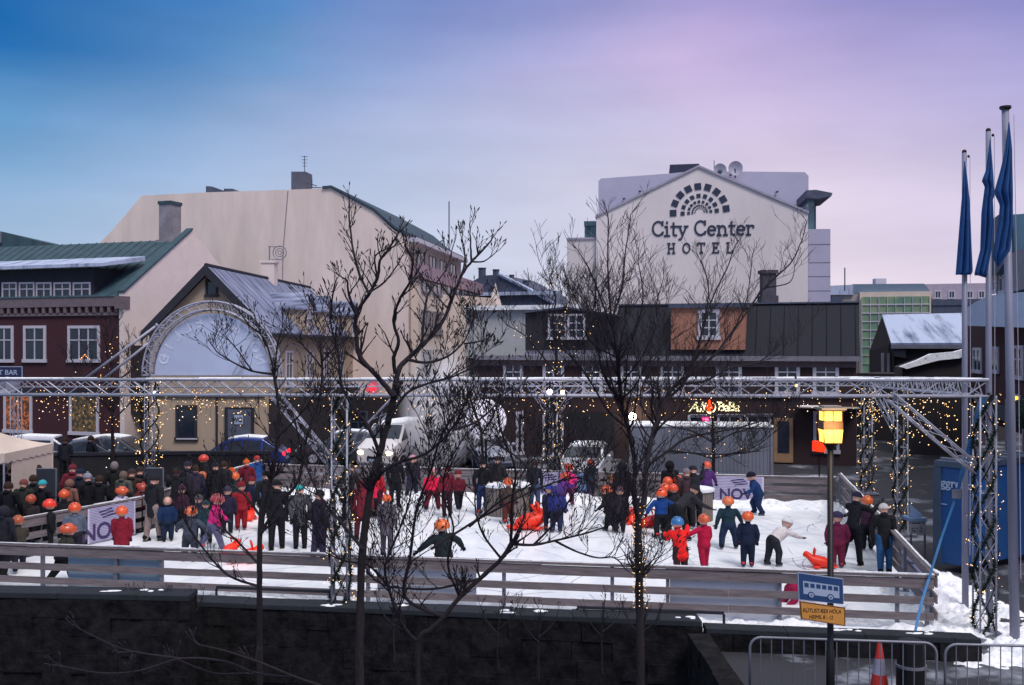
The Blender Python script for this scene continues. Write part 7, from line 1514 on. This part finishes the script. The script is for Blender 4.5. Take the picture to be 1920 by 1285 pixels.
B_l = [
 ([(785, 1330), (784, 1206), (808, 1180), (832, 1157), (862, 1120), (900, 1085), (940, 1048), (958, 1020)], 9, 7),
 ([(785, 1206), (760, 1180), (743, 1147), (728, 1100), (722, 1060), (742, 1010), (762, 960), (775, 900)], 6, 2.5),
 ([(832, 1157), (760, 1120), (770, 1040), (782, 953), (810, 876), (825, 823), (850, 780)], 6.5, 2.5),
 ([(900, 1085), (850, 1098), (800, 1105), (730, 1100), (700, 1085)], 5, 2.5), ([(808, 1030), (870, 990), (926, 958), (1010, 916), (1080, 896), (1120, 912)], 5, 2),
 ([(958, 1020), (960, 940), (966, 880), (940, 810), (930, 760)], 5.5, 2.2), ([(958, 1020), (1000, 1022), (1040, 1014), (1092, 1002)], 5.5, 3), ([(1040, 1014), (1080, 1034), (1120, 1046), (1152, 1046), (1175, 1070)], 4, 2),
 ([(1092, 1002), (1130, 990), (1172, 972)], 3.5, 1.8), ([(1000, 1022), (1040, 980), (1080, 920), (1120, 870)], 4, 1.8), ([(880, 988), (940, 938), (1000, 900), (960, 850), (900, 820)], 4, 1.8),
 ([(862, 1120), (840, 1060), (850, 990), (832, 930), (836, 880), (870, 820)], 5, 2), ([(940, 1048), (905, 1000), (890, 940), (900, 880), (880, 830)], 4.5, 2), ([(958, 1020), (985, 960), (975, 900), (1010, 850)], 4, 1.8),
 ([(728, 1100), (690, 1060), (640, 1050), (600, 1010)], 4, 1.8)]
tree('low spreading bare tree with forked base and long sideways boughs, beside the biggest tree', 11.4, B_l, (785, 1330), 21, tw=1.1, twl=.30, spread=.45, dens=2.2, ycap=740, boughs=120, bl=.75, thin=.56)
C_l = [
 ([(488, 1330), (487, 1180), (487, 1060), (489, 970), (500, 930), (512, 880), (520, 820), (522, 760), (514, 702)], 9, 4),
 ([(489, 970), (460, 930), (430, 905), (400, 860)], 4, 2), ([(514, 702), (473, 696), (440, 681), (412, 664), (399, 650)], 3.5, 1.3), ([(473, 696), (440, 650), (420, 630)], 2.5, 1.2),
 ([(514, 702), (498, 640), (467, 609), (445, 580), (430, 568)], 3, 1.2), ([(514, 702), (520, 650), (530, 610)], 3, 1.2), ([(498, 650), (486, 620), (476, 590)], 2.5, 1),
 ([(489, 1000), (520, 950), (560, 900), (575, 820), (600, 740), (604, 690), (600, 650)], 5, 2.5), ([(604, 690), (575, 655), (560, 640)], 3, 1.2), ([(602, 680), (630, 650), (645, 640)], 3, 1.2),
 ([(487, 1060), (450, 1020), (420, 990), (412, 960)], 4, 1.8), ([(489, 1000), (530, 960), (540, 930)], 4, 1.8), ([(487, 1100), (430, 1080), (390, 1040), (350, 980), (340, 930)], 4, 1.8), ([(520, 820), (560, 780), (590, 740)], 3.5, 1.5)]
tree('slender bare tree with a straight thin trunk, left of the biggest tree', 13.4, C_l, (488, 1330), 31, tw=1.0, twl=.34, spread=.5, dens=2.0, ycap=620, boughs=44, bl=.8, thin=.68)
E_l = [
 ([(1200, 1330), (1200, 1220), (1199, 1120), (1197, 1040), (1196, 975)], 12.5, 10.5),
 ([(1196, 975), (1188, 922), (1191, 876), (1178, 804), (1166, 760), (1160, 700), (1158, 660)], 7.5, 5), ([(1196, 975), (1208, 935), (1209, 891), (1218, 840), (1228, 800), (1247, 751), (1269, 720), (1300, 700)], 9, 5),
 ([(1158, 660), (1147, 600), (1141, 533), (1140, 470), (1140, 408)], 4, 1.3), ([(1147, 600), (1166, 540), (1172, 480), (1183, 402)], 3.5, 1.2), ([(1150, 620), (1131, 573), (1107, 510), (1082, 468)], 3.5, 1.2), ([(1160, 680), (1190, 620), (1206, 560), (1196, 490)], 3.5, 1.2),
 ([(1247, 751), (1283, 717), (1312, 640), (1333, 567), (1362, 505), (1378, 462)], 5, 1.5), ([(1300, 700), (1340, 665), (1390, 600), (1433, 540), (1480, 496), (1500, 460), (1513, 416)], 5, 1.4), ([(1433, 540), (1480, 530), (1490, 500)], 2.5, 1), ([(1312, 640), (1328, 560), (1322, 510), (1306, 476)], 3, 1.2),
 ([(1219, 869), (1254, 845), (1285, 823), (1331, 812), (1378, 804), (1440, 786)], 4.5, 1.8), ([(1269, 720), (1320, 715), (1370, 690), (1420, 680), (1460, 650)], 4, 1.5), ([(1178, 804), (1140, 770), (1110, 720), (1080, 680), (1040, 640)], 4, 1.5),
 ([(1166, 760), (1130, 700), (1120, 640), (1100, 590)], 4, 1.5), ([(1254, 845), (1300, 850), (1350, 852), (1400, 850)], 3, 1.3), ([(1228, 800), (1200, 750), (1215, 700), (1240, 640), (1230, 580), (1245, 520)], 4, 1.3), ([(1367, 640), (1400, 560), (1410, 480)], 2.5, 1)]
tE, pE = tree('tall bare tree with forked fairy-lit trunk and fine fan of twigs, right of centre', 13.0, E_l, (1200, 1330), 41, tw=.8, twl=.50, spread=.5, dens=3.2, bud=False, rmin=.0036, ycap=540, boughs=90, bl=1.2, thin=.66)
F_l = [([(1040, 960), (1041, 880), (1043, 800), (1043, 720), (1043, 650)], 5, 3), ([(1043, 720), (1070, 680), (1090, 640), (1120, 600)], 2.5, 1), ([(1043, 700), (1010, 660), (985, 630), (950, 610)], 2.5, 1), ([(1043, 650), (1036, 600), (1042, 560), (1030, 520)], 2.5, .8), ([(1043, 760), (1080, 740), (1110, 700)], 2.5, 1), ([(1043, 760), (1000, 730), (960, 720)], 2.5, 1), ([(1043, 650), (1060, 600), (1070, 560)], 2, .8)]
tF, pF = tree('small bare tree hung with fairy lights behind the far rail, left of the tall tree', 38.6, F_l, (1040, 920), 51, twl=1.1, spread=.5, dens=1.2, bud=False, boughs=14, bl=1.2, rmin=.011, tw=1.0)
G_l = [([(1338, 925), (1338, 870), (1337, 820), (1336, 785)], 4.5, 3), ([(1337, 835), (1370, 815), (1420, 800)], 2.2, 1), ([(1337, 830), (1300, 810), (1260, 800)], 2.2, 1), ([(1337, 860), (1380, 850), (1420, 846)], 2, 1), ([(1337, 860), (1300, 850), (1270, 850)], 2, 1), ([(1336, 785), (1350, 760), (1380, 750)], 2, .8), ([(1336, 785), (1310, 760), (1290, 750)], 2, .8)]
tG, pG = tree('little bare tree with flat twiggy crown before the pale container', 39.2, G_l, (1338, 920), 61, twl=1.0, spread=.5, dens=1.2, bud=False, boughs=14, bl=1.2, up=.15, curl=.0, rmin=.011)
H_l = [([(212, 930), (212, 860), (211, 800), (208, 740), (210, 690)], 5, 3), ([(211, 800), (180, 770), (160, 740)], 2.5, 1), ([(211, 790), (240, 760), (265, 740)], 2.5, 1), ([(210, 690), (200, 660), (208, 640)], 2, 1), ([(208, 740), (180, 730), (150, 700)], 2, 1), ([(208, 720), (240, 700), (250, 680)], 2, 1)]
tH, pH = tree('small dark bare tree with fairy lights at left, before the red house corner', 39.6, H_l, (212, 930), 71, twl=1.0, spread=.5, dens=1.2, bud=False, boughs=14, bl=1.2, rmin=.011)
I_l = [([(905, 900), (905, 850), (900, 800), (880, 740), (885, 700)], 4, 2), ([(900, 820), (925, 780), (940, 740)], 2.5, 1), ([(900, 800), (870, 780), (850, 760)], 2.5, 1), ([(905, 850), (940, 820), (960, 790)], 2, 1)]
tree('small bare tree in front of the glowing balloon', 37.9, I_l, (905, 920), 81, twl=1.0, spread=.5, dens=.6, bud=False, boughs=4, bl=.8, rmin=.010)
# scattered young shoots along the wall
rnd = random.Random(77); sh = [(40, 1090, 20.8), (60, 1085, 20.9), (275, 1155, 17.9), (345, 1160, 17.9), (740, 1160, 17.6), (1010, 1190, 16.8), (1130, 1180, 16.2), (1205, 1180, 16.9), (935, 1175, 16.6)]
for i, (px, py, D) in enumerate(sh[2:]):
    top = Wp(px, py - 70, D); L2 = [([(px, py + 90), (px + rnd.uniform(-3, 3), py + 20), (px + rnd.uniform(-12, 12), py - 45)], 3, 1.2), ([(px, py + 15), (px - 22, py - 10), (px - 34, py - 38)], 2, 1), ([(px, py + 5), (px + 24, py - 16), (px + 36, py - 42)], 2, 1)]
    places = ['left of the slender tree, nearest the tall wall', 'on top of the tall wall end', 'under the biggest tree', 'right of the spreading tree', 'just left of the fairy-lit trunk base', 'behind the fairy-lit trunk base', 'low beside the spreading tree boughs']
    tree('leafless shoot by the basalt wall, ' + places[i], D, L2, (px, py + 90), 90 + i, twl=.22, spread=.4, dens=1.4, name='bare_shrub', cat='shrub')
# fallen-looking low boughs over the street at bottom left
K_l = [([(720, 1330), (640, 1300), (560, 1272), (480, 1240), (420, 1220), (375, 1210)], 4.5, 2.2), ([(560, 1272), (480, 1262), (420, 1240), (340, 1235), (260, 1258), (190, 1262), (120, 1250)], 3.5, 1.4), ([(340, 1235), (240, 1220), (180, 1195), (150, 1180)], 2.5, 1.2), ([(480, 1262), (400, 1262), (330, 1235)], 2.5, 1.2)]
tree('low arching bare boughs close to the street at the bottom left', 9.2, K_l, (720, 1330), 101, twl=.22, spread=.2, dens=.7, name='bare_shrub', cat='shrub')
# ================================================================ fairy lights
def lights(label, pts, r=.016, white=.25, cable=None, seed=1):
    rn = random.Random(seed); r *= .74; pts = [p for p in pts if cable or rn.random() < .72]; cx = sum((Vector(p) for p in pts), Vector()) / len(pts); t = thing('fairy_lights', label, 'fairy lights', tuple(cx), group='strings of fairy lights'); b = MB()
    for p in [q_ for q_ in pts if not cable or rn.random() < .7]: b.cur = 1 if rn.random() < white else 0; b.octa(tuple(p), r * rn.uniform(.55, 1.25))
    o = b.build('bulbs', [M['bulb'], M['bulbwhite']], t); o['kind'] = 'stuff'
    if cable:
        c = MB()
        for cc in cable: c.tube(cc, max(.003, r * .2), 3, cap=False)
        c.build('cable', M['cable'], t)
    return t
def wrap(x, y, z0, z1, rad, turns, n, rn, jit=.05):
    pts = []
    for i in range(n):
        u = i / n; a = u * turns * 2 * math.pi; j = lambda: rn.uniform(-jit, jit); pts.append(Vector((x + math.cos(a) * rad + j(), y + math.sin(a) * rad + j(), z0 + (z1 - z0) * u + j())))
    return pts
def garland(label, x, y, z0, z1, rad, seed, ns=2):
    rn = random.Random(seed); t = thing('fir_garland', label, 'garland', (x, y, z0), group='fir garlands on the truss posts'); b = MB()
    for s_ in range(ns):
        n = int((z1 - z0) * 520)
        for i in range(n):
            u = i / n; a = u * (z1 - z0) * 2.6 + s_ * 2 * math.pi / ns; c = Vector((x + math.cos(a) * rad, y + math.sin(a) * rad, z0 + (z1 - z0) * u)); d = Vector((rn.gauss(0, 1), rn.gauss(0, 1), rn.gauss(0, .7))).normalized() * rn.uniform(.035, .10); s2 = d.orthogonal().normalized() * .010
            b.add([c - s2, c + s2, c + d], [(0, 1, 2)])
    o = b.build('needles', M['needle'], t); o['kind'] = 'stuff'
    c = MB()
    for s_ in range(2): c.tube([Vector((x + math.cos(u * .03 * 2.6 * (z1 - z0) + s_ * math.pi) * rad, y + math.sin(u * .03 * 2.6 * (z1 - z0) + s_ * math.pi) * rad, z0 + (z1 - z0) * u * .03)) for u in range(34)], .012, 4)
    c.build('stem', M['cable'], t); return t
RN = random.Random(5)
plist = [('nr', 'right corner post nearest the flagpoles', 190, .27, .013), ('n2', 'post in front of the rink, between the two left trees', 240, .27, .013), ('s', 'right side post behind the woman in the white hat', 170, .28, .018), ('fr', 'far right corner post beyond the lantern', 170, .30, .022), ('f1', 'far post with V braces left of the tall tree', 190, .34, .024), ('f2', 'far post in front of the link building at left', 230, .45, .027)]
for i, (k, lab, n, rad, br) in enumerate(plist):
    p = posts[k]; z1 = p.z - .1; z0 = .1 if k != 'f2' else .3
    garland('fir garland wound round the ' + lab, p.x, p.y, z0, z1, rad * .72, 200 + i, 3)
    lights('fairy lights wound round the ' + lab, wrap(p.x, p.y, z0, z1, rad, 9, n, RN, .06), br, seed=i)
# curtain of lights under the near beam and the far beam
def curtain(label, pa, pb_, n, dmax, seed, dens=1.0, r=.014, bias=1.0):
    rn = random.Random(seed); pts, cab = [], []
    for i in range(n):
        u = rn.random(); top = Vector(pa).lerp(Vector(pb_), u); L_ = dmax * rn.uniform(.25, 1) ** bias; c = [top]; m = max(1, int(L_ / .17 * dens)); xx = rn.uniform(-.05, .05)
        for j in range(m): q = top + Vector((xx * j * .4 + rn.uniform(-.03, .03), rn.uniform(-.03, .03), -.1 - L_ * (j + rn.random() * .6) / m)); c.append(q); pts.append(q)
        cab.append(c)
    return lights(label, pts, r, .35, cab, seed)
nb = lambda u, dz=-.16: NL.lerp(NR, u) + Vector((0, 0, dz)); fb2 = lambda u, dz=-.16: FL.lerp(FR, u) + Vector((0, 0, dz))
curtain('curtain of fairy lights under the left half of the near beam', nb(0), nb(.30), 46, .55, 1)
curtain('curtain of fairy lights under the middle of the near beam', nb(.30), nb(.68), 34, .45, 2)
curtain('curtain of fairy lights under the near beam around the shop sign', nb(.58), nb(.88), 24, .5, 3)
curtain('thick golden cluster of fairy lights under the near beam above the generator', nb(.865), nb(.93), 30, .42, 4, 1.6)
curtain('loose fairy lights under the near beam at its right corner', nb(.92), nb(.995), 24, .9, 5)
curtain('fairy lights hanging from the far beam left of the arch door', fb2(.02), fb2(.34), 70, 1.5, 6, .7, .022)
curtain('fairy lights hanging from the far beam before the dark arcade', fb2(.34), fb2(.66), 60, 1.7, 7, .6, .022)
curtain('fairy lights hanging from the far beam over the shops', fb2(.6), fb2(.99), 80, 1.3, 8, .7, .022)
curtain('icicle lights on the gutter above the arch door', yf.pt(-.2 + .3, 3.0, .2), yf.pt(5.6, 3.0, .2), 70, .5, 9, 1.0, .018)
sd0 = NR.lerp(FR, .1) + Vector((0, 0, -.2)); sd1 = NR.lerp(FR, .98) + Vector((0, 0, -.2)); curtain('fairy lights under the right side beam', sd0, sd1, 60, 1.3, 10, .7, .018)
# lights on trees
def tree_lights(label, polys, n, r, seed, only=None, jit=.05):
    rn = random.Random(seed); pts = []; allp = [(p, rr_) for (W3, rs, li) in polys if only is None or li in only for p, rr_ in zip(W3, rs)]
    for i in range(n): p, rr_ = rn.choice(allp); a = rn.uniform(0, 6.28); pts.append(p + Vector((math.cos(a) * (rr_ + .015), math.sin(a) * (rr_ + .015) - .01, 0)) + Vector((rn.uniform(-1, 1), rn.uniform(-1, 1), rn.uniform(-1, 1))) * jit)
    return lights(label, pts, r, .3, None, seed)
rn = random.Random(9); tx = Wp(1199, 1060, 13.0); pts = []
for i in range(150):
    u = i / 150; z = Wp(0, 1140, 13).z + (Wp(0, 945, 13).z - Wp(0, 1140, 13).z) * u; a = i * .9; pts.append(Vector((tx.x - .012 + .02 * (1 - u) + math.cos(a) * (.088 - .012 * u), tx.y + math.sin(a) * (.088 - .012 * u), z + rn.uniform(-.02, .02))))
lights('warm fairy lights wound round the trunk of the tall forked tree', pts, .0085, .2, [pts], 12)
tree_lights('fairy lights in the small tree behind the far rail, left of the tall tree', pF, 130, .026, 13, jit=.25); tree_lights('fairy lights in the little tree before the container', pG, 60, .024, 14, jit=.2); tree_lights('fairy lights in the small tree before the red house corner', pH, 130, .025, 15, jit=.3)
# ================================================================ steam beside the van
st = MB(); st.ball((0, 0, 0), 1.0, 24, 16); o = st.build('steam', M['snow'], None); o.location = Wp(826, 765, 43.2); o.scale = (2.0, 1.3, 3.2); tag(o, None, None, kind='stuff')
vm = bpy.data.materials.new('steam'); vm.use_nodes = True; nt = vm.node_tree; nt.nodes.clear(); vo = nt.nodes.new('ShaderNodeOutputMaterial'); pv = nt.nodes.new('ShaderNodeVolumePrincipled'); nt.links.new(pv.outputs[0], vo.inputs['Volume'])
pv.inputs['Color'].default_value = (1, .98, 1, 1); t_ = nt.nodes.new('ShaderNodeTexCoord'); n_ = nt.nodes.new('ShaderNodeTexNoise'); n_.inputs['Scale'].default_value = 1.9; n_.inputs['Detail'].default_value = 4; n_.inputs['Distortion'].default_value = .6
nt.links.new(t_.outputs['Object'], n_.inputs['Vector']); ln = nt.nodes.new('ShaderNodeVectorMath'); ln.operation = 'LENGTH'; nt.links.new(t_.outputs['Object'], ln.inputs[0])
f1_ = nt.nodes.new('ShaderNodeMapRange'); f1_.inputs[1].default_value = .2; f1_.inputs[2].default_value = .95; f1_.inputs[3].default_value = 1; f1_.inputs[4].default_value = 0; nt.links.new(ln.outputs['Value'], f1_.inputs[0])
f2_ = nt.nodes.new('ShaderNodeMapRange'); f2_.inputs[1].default_value = .38; f2_.inputs[2].default_value = .68; f2_.inputs[4].default_value = 5.0; nt.links.new(n_.outputs['Fac'], f2_.inputs[0])
mu_ = nt.nodes.new('ShaderNodeMath'); mu_.operation = 'MULTIPLY'; nt.links.new(f1_.outputs[0], mu_.inputs[0]); nt.links.new(f2_.outputs[0], mu_.inputs[1]); nt.links.new(mu_.outputs[0], pv.inputs['Density'])
o.data.materials[0] = vm; S.cycles.volume_step_rate = 2.0; S.cycles.volume_max_steps = 64
